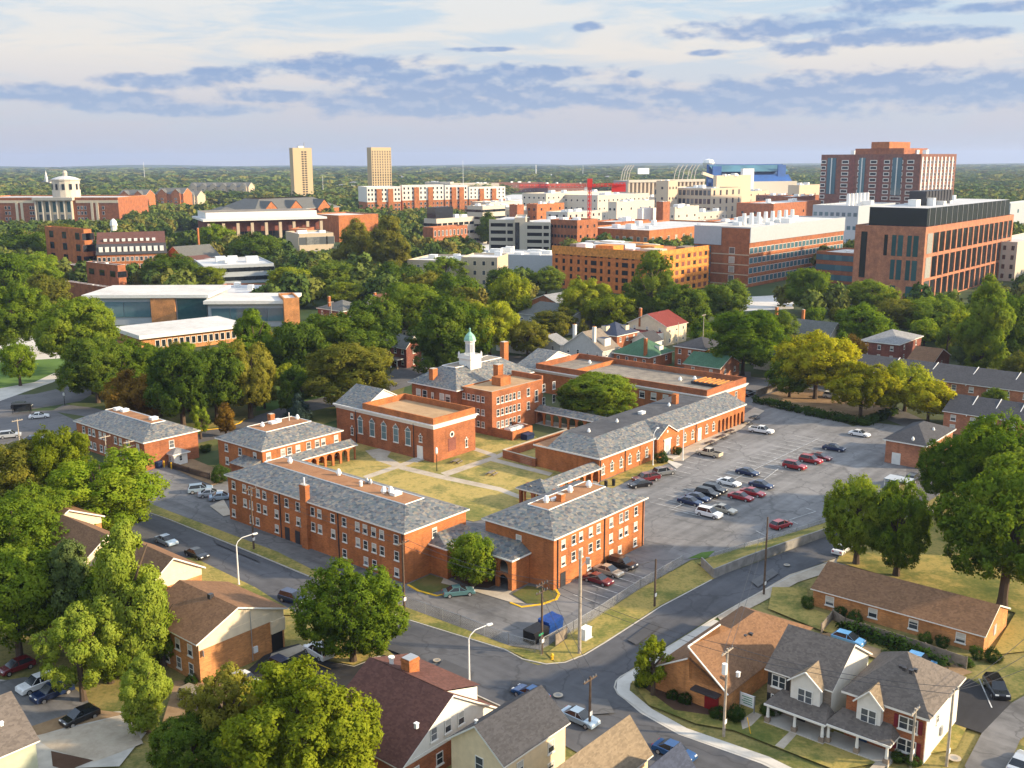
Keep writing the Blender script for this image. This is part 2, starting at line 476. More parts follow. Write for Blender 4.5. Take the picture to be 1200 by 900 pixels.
# foliage
leafmat('leaf_green', (0.062, 0.112, 0.011), (0.155, 0.225, 0.021), (0.265, 0.32, 0.034))
leafmat('leaf_bright', (0.07, 0.13, 0.01), (0.165, 0.25, 0.018), (0.29, 0.35, 0.03))
leafmat('leaf_dark', (0.045, 0.086, 0.012), (0.108, 0.165, 0.02), (0.185, 0.235, 0.03))
leafmat('leaf_yellow', (0.15, 0.165, 0.01), (0.32, 0.315, 0.016), (0.47, 0.45, 0.028))
leafmat('leaf_yellowgreen', (0.105, 0.14, 0.01), (0.22, 0.265, 0.02), (0.36, 0.385, 0.034))
leafmat('leaf_olive', (0.1, 0.115, 0.017), (0.19, 0.19, 0.028), (0.285, 0.265, 0.042))
leafmat('leaf_rust', (0.13, 0.08, 0.014), (0.24, 0.145, 0.024), (0.33, 0.23, 0.036))
leafmat('leaf_sage', (0.08, 0.12, 0.036), (0.165, 0.215, 0.07), (0.27, 0.32, 0.12))
leafmat('leaf_blue', (0.03, 0.055, 0.045), (0.065, 0.10, 0.085), (0.11, 0.15, 0.125))
leafmat('leaf_bush', (0.02, 0.045, 0.01), (0.045, 0.085, 0.016), (0.085, 0.135, 0.024))
leafmat('leaf_light', (.085,.130,.014), (.185,.255,.030), (.310,.375,.055))

# ------------------------------------------------------------------ objects
COL = sc.collection
def tag(o, label=None, cat=None, group=None, kind=None):
    if label: o['label'] = label
    if cat: o['category'] = cat
    if group: o['group'] = group
    if kind: o['kind'] = kind
    return o

def thing(name, label, cat, loc=(0, 0, 0), rz=0.0, group=None):
    o = bpy.data.objects.new(name, None)
    o.empty_display_size = 0.5
    COL.objects.link(o)
    o.location = loc
    o.rotation_euler = (0, 0, rz)
    return tag(o, label, cat, group)

def linked(name, mesh, parent=None, loc=(0, 0, 0), rz=0.0, scale=None, mats=None):
    o = bpy.data.objects.new(name, mesh)
    COL.objects.link(o)
    if parent is not None: o.parent = parent
    o.location = loc
    o.rotation_euler = (0, 0, rz)
    if scale is not None: o.scale = scale
    if mats:
        for i, k in enumerate(mats):
            if k is None: continue
            o.material_slots[i].link = 'OBJECT'
            o.material_slots[i].material = MATS[k]
    return o

class MB:
    def __init__(s, off=(0, 0, 0)):
        s.v = []; s.f = []; s.m = []; s.keys = []; s.off = Vector(off)
    def mk(s, k):
        if k not in s.keys: s.keys.append(k)
        return s.keys.index(k)
    def poly(s, pts, k):
        n = len(s.v)
        s.v += [tuple(Vector(p) + s.off) for p in pts]
        s.f.append(tuple(range(n, n + len(pts)))); s.m.append(s.mk(k))
    def box(s, x0, x1, y0, y1, z0, z1, k, top=None, bottom=True):
        a = [(x0, y0, z0), (x1, y0, z0), (x1, y1, z0), (x0, y1, z0)]
        b = [(x0, y0, z1), (x1, y0, z1), (x1, y1, z1), (x0, y1, z1)]
        for i in range(4):
            j = (i + 1) % 4
            s.poly([a[i], a[j], b[j], b[i]], k)
        s.poly(b, top or k)
        if bottom: s.poly(a[::-1], k)
    def prism(s, pts, z0, z1, k, top=None, bottom=False):
        n = len(pts)
        ar = sum(pts[i][0] * pts[(i + 1) % n][1] - pts[(i + 1) % n][0] * pts[i][1] for i in range(n))
        if ar < 0: pts = pts[::-1]
        for i in range(n):
            p, q_ = pts[i], pts[(i + 1) % n]
            s.poly([(p[0], p[1], z0), (q_[0], q_[1], z0), (q_[0], q_[1], z1), (p[0], p[1], z1)], k)
        s.poly([(p[0], p[1], z1) for p in pts], top or k)
        if bottom: s.poly([(p[0], p[1], z0) for p in pts[::-1]], k)
    def tube(s, p0, p1, r0, r1, n, k, cap=True):
        p0, p1 = Vector(p0), Vector(p1)
        d = (p1 - p0).normalized()
        a = d.orthogonal().normalized(); b = d.cross(a)
        c0 = [p0 + (a * math.cos(t) + b * math.sin(t)) * r0 for t in [2 * math.pi * i / n for i in range(n)]]
        c1 = [p1 + (a * math.cos(t) + b * math.sin(t)) * r1 for t in [2 * math.pi * i / n for i in range(n)]]
        for i in range(n):
            j = (i + 1) % n
            s.poly([c0[i], c0[j], c1[j], c1[i]], k)
        if cap:
            s.poly(c1, k); s.poly(c0[::-1], k)
    def path(s, pts, r, n, k):
        for i in range(len(pts) - 1):
            s.tube(pts[i], pts[i + 1], r, r, n, k, cap=(i in (0, len(pts) - 2)))
    def lathe(s, prof, n, k, cx=0, cy=0):
        for i in range(len(prof) - 1):
            (r0, z0), (r1, z1) = prof[i], prof[i + 1]
            for a in range(n):
                t0, t1 = 2 * math.pi * a / n, 2 * math.pi * (a + 1) / n
                pts = [(cx + r0 * math.cos(t0), cy + r0 * math.sin(t0), z0), (cx + r0 * math.cos(t1), cy + r0 * math.sin(t1), z0),
                       (cx + r1 * math.cos(t1), cy + r1 * math.sin(t1), z1), (cx + r1 * math.cos(t0), cy + r1 * math.sin(t0), z1)]
                if r1 < 1e-4: pts = pts[:3]
                elif r0 < 1e-4: pts = [pts[0], pts[2], pts[3]]
                s.poly(pts, k)
    def mesh(s, name, smooth=False):
        me = bpy.data.meshes.new(name)
        me.from_pydata(s.v, [], s.f)
        for k in s.keys: me.materials.append(MATS[k])
        if s.keys:
            me.polygons.foreach_set('material_index', s.m)
        if smooth:
            me.polygons.foreach_set('use_smooth', [True] * len(s.f))
        me.update()
        return me
    def build(s, name, parent=None, loc=(0, 0, 0), rz=0.0, smooth=False):
        return linked(name, s.mesh(name, smooth), parent, loc, rz)

def structure(name, mb):
    o = mb.build(name)
    o['kind'] = 'structure'
    return o

def sheet(name, px, z, k, kind='structure', label=None, cat=None):
    """flat ground patch whose outline is given by ground pixels"""
    mb = MB()
    pts = [P(u, v) for u, v in px]
    ar = sum(pts[i].x * pts[(i + 1) % len(pts)].y - pts[(i + 1) % len(pts)].x * pts[i].y for i in range(len(pts)))
    if ar < 0: pts = pts[::-1]
    mb.poly([(p.x, p.y, z) for p in pts], k)
    o = mb.build(name)
    # concave outlines need triangles
    import bmesh
    bm = bmesh.new(); bm.from_mesh(o.data)
    bmesh.ops.triangulate(bm, faces=bm.faces[:])
    bm.to_mesh(o.data); bm.free()
    o['kind'] = kind
    return o

def strip(mb, pts, width, z0, z1, k):
    """raised or flat band along a ground path (list of Vectors)"""
    n = len(pts)
    L, Rr = [], []
    for i in range(n):
        d = (pts[min(i + 1, n - 1)] - pts[max(i - 1, 0)]); d.z = 0; d.normalize()
        nn = Vector((-d.y, d.x, 0)) * width / 2
        L.append(pts[i] + nn); Rr.append(pts[i] - nn)
    for i in range(n - 1):
        a, b, c, d = Rr[i], Rr[i + 1], L[i + 1], L[i]
        mb.poly([(a.x, a.y, z1), (b.x, b.y, z1), (c.x, c.y, z1), (d.x, d.y, z1)], k)
        if z1 - z0 > 0.02:
            mb.poly([(a.x, a.y, z0), (b.x, b.y, z0), (b.x, b.y, z1), (a.x, a.y, z1)], k)
            mb.poly([(c.x, c.y, z0), (d.x, d.y, z0), (d.x, d.y, z1), (c.x, c.y, z1)], k)
    if z1 - z0 > 0.02:
        for a, b in ((L[0], Rr[0]), (Rr[-1], L[-1])):
            mb.poly([(a.x, a.y, z0), (b.x, b.y, z0), (b.x, b.y, z1), (a.x, a.y, z1)], k)

def pts_px(px, z=0.0):
    return [P(u, v, z) for u, v in px]

# ------------------------------------------------------------------ windows (shared meshes)
WIN = {}
def winmesh(w_, h_, style, frame='trim_white', glass='glass', blind=0):
    key = (round(w_, 2), round(h_, 2), style, frame, glass, blind)
    if key in WIN: return WIN[key]
    w2 = w_ / 2
    fm = MB(); pm = None
    if style in ('sash', 'arched', 'plainsash', 'double'):
        t = min(0.10, 0.06 + 0.02 * w_)
        d = 0.07
        fm.box(-w2, -w2 + t, -d, 0, 0, h_, frame); fm.box(w2 - t, w2, -d, 0, 0, h_, frame)
        fm.box(-w2 + t, w2 - t, -d, 0, h_ - t, h_, frame)
        fm.box(-w2 + t, w2 - t, -d, 0, 0, t * 0.8, frame)
        fm.box(-w2 + t, w2 - t, -d * 0.8, 0, h_ * 0.5 - 0.028, h_ * 0.5 + 0.028, frame)
        if style == 'double':
            fm.box(-0.07, 0.07, -d, 0, t * 0.8, h_ - t, frame)
        fm.box(-w2 - 0.1, w2 + 0.1, -0.14, 0, -0.16, 0, frame)
        if style == 'arched':
            n = 8; r = w2
            for i in range(n):
                a0, a1 = math.pi * i / n, math.pi * (i + 1) / n
                q0 = [(r * math.cos(a0), h_ + r * math.sin(a0)), (r * math.cos(a1), h_ + r * math.sin(a1))]
                q1 = [((r - t) * math.cos(a0), h_ + (r - t) * math.sin(a0)), ((r - t) * math.cos(a1), h_ + (r - t) * math.sin(a1))]
                fm.poly([(q1[0][0], -d, q1[0][1]), (q0[0][0], -d, q0[0][1]), (q0[1][0], -d, q0[1][1]), (q1[1][0], -d, q1[1][1])], frame)
            fm.box(-0.12, 0.12, -d - 0.03, 0, h_ + r - 0.1, h_ + r + 0.22, frame)
            fm.box(w2 - 0.02, w2 + 0.16, -d - 0.02, 0, h_ - 0.12, h_ + 0.1, frame)
            fm.box(-w2 - 0.16, -w2 + 0.02, -d - 0.02, 0, h_ - 0.12, h_ + 0.1, frame)
        pm = MB()
        if style == 'arched':
            n = 8; r = w2 - 0.03
            pts = [(-r, -0.03, 0.03), (r, -0.03, 0.03)] + [(r * math.cos(math.pi * i / n), -0.03, h_ + r * math.sin(math.pi * i / n)) for i in range(n + 1)]
            pm.poly(pts, glass)
        else:
            pm.poly([(-w2 + 0.02, -0.03, 0.02), (w2 - 0.02, -0.03, 0.02), (w2 - 0.02, -0.03, h_ - 0.02), (-w2 + 0.02, -0.03, h_ - 0.02)], glass)
            if blind:
                zb = h_ * (0.0, 0.72, 0.5, 0.3)[blind]
                pm.poly([(-w2 + 0.05, -0.036, zb), (w2 - 0.05, -0.036, zb), (w2 - 0.05, -0.036, h_ - 0.04), (-w2 + 0.05, -0.036, h_ - 0.04)], 'blind')
    elif style in ('far', 'farw'):  # one mesh: frame with its glass
        t = 0.16 if style == 'far' else 0.55
        fm.box(-w2, w2, -0.06, 0, 0, h_, frame)
        fm.poly([(-w2 + t, -0.075, t), (w2 - t, -0.075, t), (w2 - t, -0.075, h_ - t), (-w2 + t, -0.075, h_ - t)], glass)
    elif style == 'dark_panel':          # flat panel, nothing cut: an opening's inner dark is put into its colour
        fm.box(-w2, w2, -0.05, 0, 0, h_, glass)
    r_ = (fm.mesh('window'), pm.mesh('pane') if pm else None)
    WIN[key] = r_
    return r_

# ------------------------------------------------------------------ buildings
FOOT = []      # footprints (world quads), to keep trees out
class Bld:
    """rectangular building: local x along face A, local y along face B; faces A (y=0) and B (x=0) look to the camera"""
    def __init__(s, name, label, cat, O, ang, La, Lb, h, group=None, z=0.0):
        s.O = Vector((O[0], O[1], z)); s.ang = ang; s.La = La; s.Lb = Lb; s.h = h
        s.ax = Vector((math.cos(ang), math.sin(ang), 0)); s.ay = Vector((-math.sin(ang), math.cos(ang), 0))
        s.t = thing(name, label, cat, s.O, ang, group)
        FOOT.append((s.O.copy(), s.ax, s.ay, La, Lb))
        s.nw = 0
    def W(s, x, y, z=0.0):
        return s.O + s.ax * x + s.ay * y + Vector((0, 0, z))
    def loc(s, wpt):
        d = Vector(wpt) - s.O
        return d.dot(s.ax), d.dot(s.ay)
    def facept(s, face, a, z):
        return {'A': s.W(a, 0, z), 'B': s.W(0, a, z), 'C': s.W(s.La, a, z), 'D': s.W(a, s.Lb, z)}[face]
    def s_of_u(s, face, u, z):
        L = s.La if face in 'AD' else s.Lb
        lo, hi = -5.0, L + 5.0
        ulo = proj(s.facept(face, lo, z))[0]; uhi = proj(s.facept(face, hi, z))[0]
        for _ in range(40):
            m = (lo + hi) / 2
            um = proj(s.facept(face, m, z))[0]
            if (um < u) == (ulo < uhi): lo = m
            else: hi = m
        return lo
    def walls(s, k, base=None):
        mb = MB(); mb.box(0, s.La, 0, s.Lb, -0.3, s.h, k)
        if base:
            mb.box(-0.06, s.La + 0.06, -0.06, s.Lb + 0.06, -0.3, 0.5, base)
        return mb.build('wall', s.t)
    def win(s, face, a, z, w_, h_, style='sash', frame='trim_white', glass='glass', name='window', off=0.0, parent=None):
        fm, pm = winmesh(w_, h_, style, frame, glass, rng.choice((0, 0, 1, 2, 2, 3)) if style in ('sash', 'plainsash') else 0)
        pos, rz = {'A': ((a, -off, z), 0.0), 'B': ((-off, a, z), -math.pi / 2), 'C': ((s.La + off, a, z), math.pi / 2), 'D': ((a, s.Lb + off, z), math.pi)}[face]
        o = linked(name, fm, parent or s.t, pos, rz)
        if pm: linked('pane', pm, o, (0, 0, 0))
        s.nw += 1
        return o
    def wins_u(s, face, us, uz, zs, w_, h_, style='sash', **kw):
        """a window for every picture column u (read at height uz) and every sill height in zs"""
        for u in us:
            a = s.s_of_u(face, u, uz)
            for z in zs: s.win(face, a, z, w_, h_, style, **kw)
    def grid(s, face, n, zs, w_, h_, m0=None, style='far', frame='trim_white', glass='glass', limit=100, **kw):
        L = s.La if face in 'AD' else s.Lb
        m0 = (L / n / 2) if m0 is None else m0
        for z in zs:
            for i in range(n):
                a = m0 + (L - 2 * m0) * (i / (n - 1) if n > 1 else 0.5)
                if s.nw < limit: s.win(face, a, z, w_, h_, style, frame, glass, **kw)
                else: s.extra(face, a, z, w_, h_, frame, glass)
    def extra(s, face, a, z, w_, h_, frame, glass):
        if not hasattr(s, 'xmb'): s.xmb = MB()
        w2 = w_ / 2
        f = {'A': lambda x, o, zz: (x, -o, zz), 'B': lambda x, o, zz: (-o, x, zz), 'C': lambda x, o, zz: (s.La + o, x, zz), 'D': lambda x, o, zz: (x, s.Lb + o, zz)}[face]
        s.xmb.poly([f(a - w2, .05, z), f(a + w2, .05, z), f(a + w2, .05, z + h_), f(a - w2, .05, z + h_)], frame)
        s.xmb.poly([f(a - w2 + .16, .08, z + .16), f(a + w2 - .16, .08, z + .16), f(a + w2 - .16, .08, z + h_ - .16), f(a - w2 + .16, .08, z + h_ - .16)], glass)
    def done(s):
        if hasattr(s, 'xmb'):
            o = s.xmb.build('windows', s.t); o['kind'] = 'stuff'
    def slab(s, name, face, a0, a1, z0, z1, t, k, t0=0.0):
        """flat element of thickness t on a face"""
        mb = MB()
        if face == 'A': mb.box(a0, a1, -t, -t0, z0, z1, k)
        if face == 'B': mb.box(-t, -t0, a0, a1, z0, z1, k)
        if face == 'C': mb.box(s.La + t0, s.La + t, a0, a1, z0, z1, k)
        if face == 'D': mb.box(a0, a1, s.Lb + t0, s.Lb + t, z0, z1, k)
        return mb.build(name, s.t)
    def hip(s, inset, rise, k='slate_roof', deck='deck_brown', over=0.45, trim='trim_white', box=None, z=None):
        x0, x1, y0, y1 = box or (0, s.La, 0, s.Lb)
        z = s.h if z is None else z
        mb = MB()
        o = over
        e = [(x0 - o, y0 - o), (x1 + o, y0 - o), (x1 + o, y1 + o), (x0 - o, y1 + o)]
        ix = min(inset, (x1 - x0) / 2 - 0.001); iy = min(inset, (y1 - y0) / 2 - 0.001)
        d = [(x0 + ix, y0 + iy), (x1 - ix, y0 + iy), (x1 - ix, y1 - iy), (x0 + ix, y1 - iy)]
        for i in range(4):
            j = (i + 1) % 4
            mb.poly([(*e[i], z + .12), (*e[j], z + .12), (*d[j], z + rise), (*d[i], z + rise)], k)
        roof = mb.build('roof', s.t)
        fm = MB()
        g = 0.10
        for i in range(4):
            j = (i + 1) % 4
            fm.poly([(*e[i], z - .14), (*e[j], z - .14), (*e[j], z + .12), (*e[i], z + .12)], trim)
        fm.poly([(*p, z - .14) for p in e[::-1]], trim)
        fm.build('fascia', roof)
        if deck and (d[1][0] - d[0][0]) > 0.5 and (d[2][1] - d[1][1]) > 0.5:
            dm = MB(); dm.poly([(*p, z + rise + .003) for p in d], deck)
            for i in range(4):
                j = (i + 1) % 4
                dx_, dy_ = d[j][0] - d[i][0], d[j][1] - d[i][1]
                L = math.hypot(dx_, dy_); nx, ny = dy_ / L * .12, -dx_ / L * .12
                dm.poly([(d[i][0] + nx, d[i][1] + ny, z + rise - .12), (d[j][0] + nx, d[j][1] + ny, z + rise - .12), (d[j][0], d[j][1], z + rise + .1), (d[i][0], d[i][1], z + rise + .1)], trim)
                dm.poly([(d[i][0], d[i][1], z + rise + .1), (d[j][0], d[j][1], z + rise + .1), (d[j][0] - nx, d[j][1] - ny, z + rise + .02), (d[i][0] - nx, d[i][1] - ny, z + rise + .02)], trim)
            dm.build('roof_deck', roof)
        return roof
    def gable(s, axis, rise, k, wall, over=0.5, end=0.35, trim='trim_white', box=None, z=None, th=0.16, ridge=0.5):
        """pitched roof; axis = direction of the ridge ('x' or 'y'); ridge = position across (0..1)"""
        x0, x1, y0, y1 = box or (0, s.La, 0, s.Lb)
        z = s.h if z is None else z
        def T(a, c, zz):     # a along ridge, c across
            return (a, c, zz) if axis == 'x' else (c, a, zz)
        a0, a1, c0, c1 = (x0, x1, y0, y1) if axis == 'x' else (y0, y1, x0, x1)
        cm = c0 + (c1 - c0) * ridge
        s0 = rise / (cm - c0); s1 = rise / (c1 - cm)
        for a in (a0, a1):
            gm = MB(); gm.poly([T(a, c0, z), T(a, c1, z), T(a, cm, z + rise)], wall); gm.build('gable', s.t)
        rm = MB()
        A0, A1 = a0 - end, a1 + end
        lo0 = (c0 - over, z - over * s0); lo1 = (c1 + over, z - over * s1)
        top = (cm, z + rise)
        up = th
        for (c_, z_) in (lo0, lo1):
            rm.poly([T(A0, c_, z_ + up), T(A1, c_, z_ + up), T(A1, top[0], top[1] + up), T(A0, top[0], top[1] + up)], k)
        roof = rm.build('roof', s.t)
        tm = MB()
        for (c_, z_) in (lo0, lo1):
            tm.poly([T(A0, c_, z_), T(A1, c_, z_), T(A1, c_, z_ + up), T(A0, c_, z_ + up)], trim)
            for a in (A0, A1):
                tm.poly([T(a, c_, z_ - .06), T(a, top[0], top[1] - .06), T(a, top[0], top[1] + up), T(a, c_, z_ + up)], trim)
            tm.poly([T(A0, c_, z_), T(A1, c_, z_), T(A1, top[0], top[1]), T(A0, top[0], top[1])], trim)
        tm.build('fascia', roof)
        return roof
    def flat(s, par=0.8, t=0.3, deck='deck_tan', wall='brick_orange', cap=None, z=None, box=None):
        x0, x1, y0, y1 = box or (0, s.La, 0, s.Lb)
        z = s.h if z is None else z
        dm = MB(); dm.poly([(x0 + .01, y0 + .01, z + .02), (x1 - .01, y0 + .01, z + .02), (x1 - .01, y1 - .01, z + .02), (x0 + .01, y1 - .01, z + .02)], deck)
        roof = dm.build('roof', s.t)
        if par > 0.02:
            pm = MB()
            pm.box(x0 - .01, x1 + .01, y0 - .01, y0 + t, z - .02, z + par, wall, top=cap or wall)
            pm.box(x0 - .01, x1 + .01, y1 - t, y1 + .01, z - .02, z + par, wall, top=cap or wall)
            pm.box(x0 - .01, x0 + t, y0 + t, y1 - t, z - .02, z + par, wall, top=cap or wall)
            pm.box(x1 - t, x1 + .01, y0 + t, y1 - t, z - .02, z + par, wall, top=cap or wall)
            pm.build('parapet', s.t)
        return roof
    def boxpart(s, name, x0, x1, y0, y1, z0, z1, k, top=None, parent=None):
        mb = MB(); mb.box(x0, x1, y0, y1, z0, z1, k, top)
        return mb.build(name, parent or s.t)
    def chimney(s, x, y, w_, d_, z0, z1, k='brick_orange', cap='concrete'):
        mb = MB(); mb.box(x - w_ / 2, x + w_ / 2, y - d_ / 2, y + d_ / 2, z0, z1, k)
        mb.box(x - w_ / 2 - .06, x + w_ / 2 + .06, y - d_ / 2 - .06, y + d_ / 2 + .06, z1 - .35, z1 - .15, k)
        mb.box(x - w_ / 2 + .05, x + w_ / 2 - .05, y - d_ / 2 + .05, y + d_ / 2 - .05, z1, z1 + .06, cap)
        return mb.build('chimney', s.t)
    def vent(s, x, y, z, k='metal_white', r=0.45, h=1.1):
        mb = MB(); mb.lathe([(r * .75, z), (r * .75, z + h * .25), (r * 1.1, z + h * .3), (r, z + h * .45), (r * .6, z + h * .85), (r * .35, z + h), (0, z + h)], 10, k, x, y)
        return mb.build('roof_vent', s.t, smooth=False)
    def unit(s, x, y, z, w_=1.4, d_=0.9, h=0.5, k='metal_white'):
        mb = MB(); mb.box(x - w_ / 2, x + w_ / 2, y - d_ / 2, y + d_ / 2, z, z + h, k)
        mb.box(x - w_ / 2 - .05, x + w_ / 2 + .05, y - d_ / 2 - .05, y + d_ / 2 + .05, z + h, z + h + .08, k)
        return mb.build('roof_unit', s.t)
    def downpipes(s, face, avals, k='metal_dark'):
        for a in avals:
            mb = MB()
            if face == 'A': mb.box(a - .07, a + .07, -.14, -.004, 0, s.h - .1, k)
            else: mb.box(-.14, -.004, a - .07, a + .07, 0, s.h - .1, k)
            mb.build('downpipe', s.t)

def from_corner(name, label, cat, C, L, Rr, h, ang=CAMP, group=None, at_eave=True):
    """building whose near corner, left end (face B) and right end (face A) are seen at these pixels, at height h (or on the ground)"""
    z = h if at_eave else 0.0
    c, l, r = P(*C, z), P(*L, z), P(*Rr, z)
    if ang is None:
        d = (r - c); e = (l - c)
        a1 = math.atan2(d.y, d.x); a2 = math.atan2(e.y, e.x) - math.pi / 2
        dd = (a2 - a1 + math.pi) % (2 * math.pi) - math.pi
        ang = a1 + dd * 0.5
    ax = Vector((math.cos(ang), math.sin(ang), 0)); ay = Vector((-math.sin(ang), math.cos(ang), 0))
    return Bld(name, label, cat, c, ang, max(1, (r - c).dot(ax)), max(1, (l - c).dot(ay)), h, group)

def far2(name, label, cat, uc, vb, vt, uL, uR, ang=CAMP, group=None, h=None):
    """two-faced far building: near corner base pixel, top pixel row, picture columns of the two far ends"""
    O = P(uc, vb); h = height_at(uc, vb, vt) if h is None else h
    ax = Vector((math.cos(ang), math.sin(ang), 0)); ay = Vector((-math.sin(ang), math.cos(ang), 0))
    def solve(d, u):
        lo, hi = 0.0, 600.0
        u0 = proj(O)[0]; inc = u > u0
        for _ in range(50):
            m = (lo + hi) / 2
            p = proj(O + d * m)[0]
            if (p < u) == inc: lo = m
            else: hi = m
        return lo
    return Bld(name, label, cat, O, ang, max(2, solve(ax, uR)), max(2, solve(ay, uL)), h, group)

def front(name, label, cat, uL, vL, uR, vR, vt, depth, group=None, h=None):
    """far building seen frontally: base pixels of its front face (face A)"""
    a, b = P(uL, vL), P(uR, vR)
    d = b - a
    return Bld(name, label, cat, a, math.atan2(d.y, d.x), d.length, depth, height_at(uL, vL, vt) if h is None else h, group)

def arch_wall(mb, T, L, n, z0, zs, h, pier, t, k, inner=None):
    """arcade wall: n round arches between piers; T maps (along, across, z)"""
    bay = L / n; r = (bay - pier) / 2
    N = 8
    inner = inner or k
    for i in range(n):
        x0 = i * bay
        xa, xb = x0 + pier / 2, x0 + bay - pier / 2
        cx = (xa + xb) / 2
        for (p0, p1) in ((x0, xa), (xb, x0 + bay)):
            for y in (0, t):
                mb.poly([T(p0, y, z0), T(p1, y, z0), T(p1, y, h), T(p0, y, h)], k)
        for x in (xa, xb):
            mb.poly([T(x, 0, z0), T(x, t, z0), T(x, t, zs), T(x, 0, zs)], inner)
        arc = [(cx - r * math.cos(math.pi * j / N), zs + r * math.sin(math.pi * j / N)) for j in range(N + 1)]
        for j in range(N):
            (x1, z1), (x2, z2) = arc[j], arc[j + 1]
            for y in (0, t):
                mb.poly([T(x1, y, z1), T(x2, y, z2), T(x2, y, h), T(x1, y, h)], k)
            mb.poly([T(x1, 0, z1), T(x2, 0, z2), T(x2, t, z2), T(x1, t, z1)], inner)
    for x in (0, L):
        mb.poly([T(x, 0, z0), T(x, t, z0), T(x, t, h), T(x, 0, h)], k)
    mb.poly([T(0, 0, h), T(L, 0, h), T(L, t, h), T(0, t, h)], k)

# ------------------------------------------------------------------ trees
def leaf_mesh(name, C, Rl, nleaf, leaf, seed, squash=1.0, crown_c=(0, 0, 0), keep=0.66, aspect=0.62, tuft=34):
    """leaf-sized faces spread over lobes with centres C and radii Rl"""
    g = np.random.default_rng(seed)
    C = np.asarray(C, float); Rl = np.asarray(Rl, float)
    wgt = Rl ** 2; wgt /= wgt.sum()
    area = float((Rl ** 2).sum()) * 12.57 * 0.5
    nt = max(24, nleaf // tuft)
    ti = g.choice(len(C), nt, p=wgt)
    d = g.normal(size=(nt, 3)); d /= np.linalg.norm(d, axis=1, keepdims=True)
    rr = 0.74 + 0.34 * g.random(nt) ** 0.8 + (g.random(nt) < 0.10) * g.random(nt) * 0.28
    pt = C[ti] + d * (Rl[ti] * rr)[:, None]
    # tufts deep inside another lobe are never seen
    inside = np.zeros(nt, bool)
    for i in range(len(C)):
        inside |= (np.linalg.norm(pt - C[i], axis=1) < Rl[i] * keep) & (ti != i)
    pt, dt = pt[~inside], d[~inside]
    sg = 0.42 * math.sqrt(area / nt)
    k = g.integers(0, len(pt), nleaf)
    off = g.normal(size=(nleaf, 3)) * sg
    off -= dt[k] * (off * dt[k]).sum(1, keepdims=True) * 0.35
    p = pt[k] + off
    d = dt[k] + off / sg * 0.42
    d /= np.linalg.norm(d, axis=1, keepdims=True)
    n = len(p)
    nor = d + g.normal(size=(n, 3)) * 0.5 + np.array([0, 0, 0.2])
    nor /= np.linalg.norm(nor, axis=1, keepdims=True)
    t1 = np.cross(nor, g.normal(size=(n, 3))); t1 /= np.linalg.norm(t1, axis=1, keepdims=True)
    t2 = np.cross(nor, t1)
    s = leaf * (0.45 + 1.1 * g.random(n))[:, None]
    v = np.stack([p + t1 * s, p + t2 * s * aspect, p - t1 * s, p - t2 * s * aspect], 1)
    cd = p - np.asarray(crown_c); cd /= np.maximum(1e-6, np.linalg.norm(cd, axis=1, keepdims=True))
    sn = 0.75 * d + 0.3 * cd + 0.5 * nor
    sn /= np.linalg.norm(sn, axis=1, keepdims=True)
    me = bpy.data.meshes.new(name)
    me.vertices.add(4 * n); me.loops.add(4 * n); me.polygons.add(n)
    me.vertices.foreach_set('co', v.reshape(-1).astype(np.float32))
    me.loops.foreach_set('vertex_index', np.arange(4 * n, dtype=np.int32))
    me.polygons.foreach_set('loop_start', np.arange(0, 4 * n, 4, dtype=np.int32))
    me.update(calc_edges=True)
    me.polygons.foreach_set('use_smooth', np.ones(n, bool))
    me.normals_split_custom_set_from_vertices(np.repeat(sn, 4, axis=0).astype(np.float32))
    return me

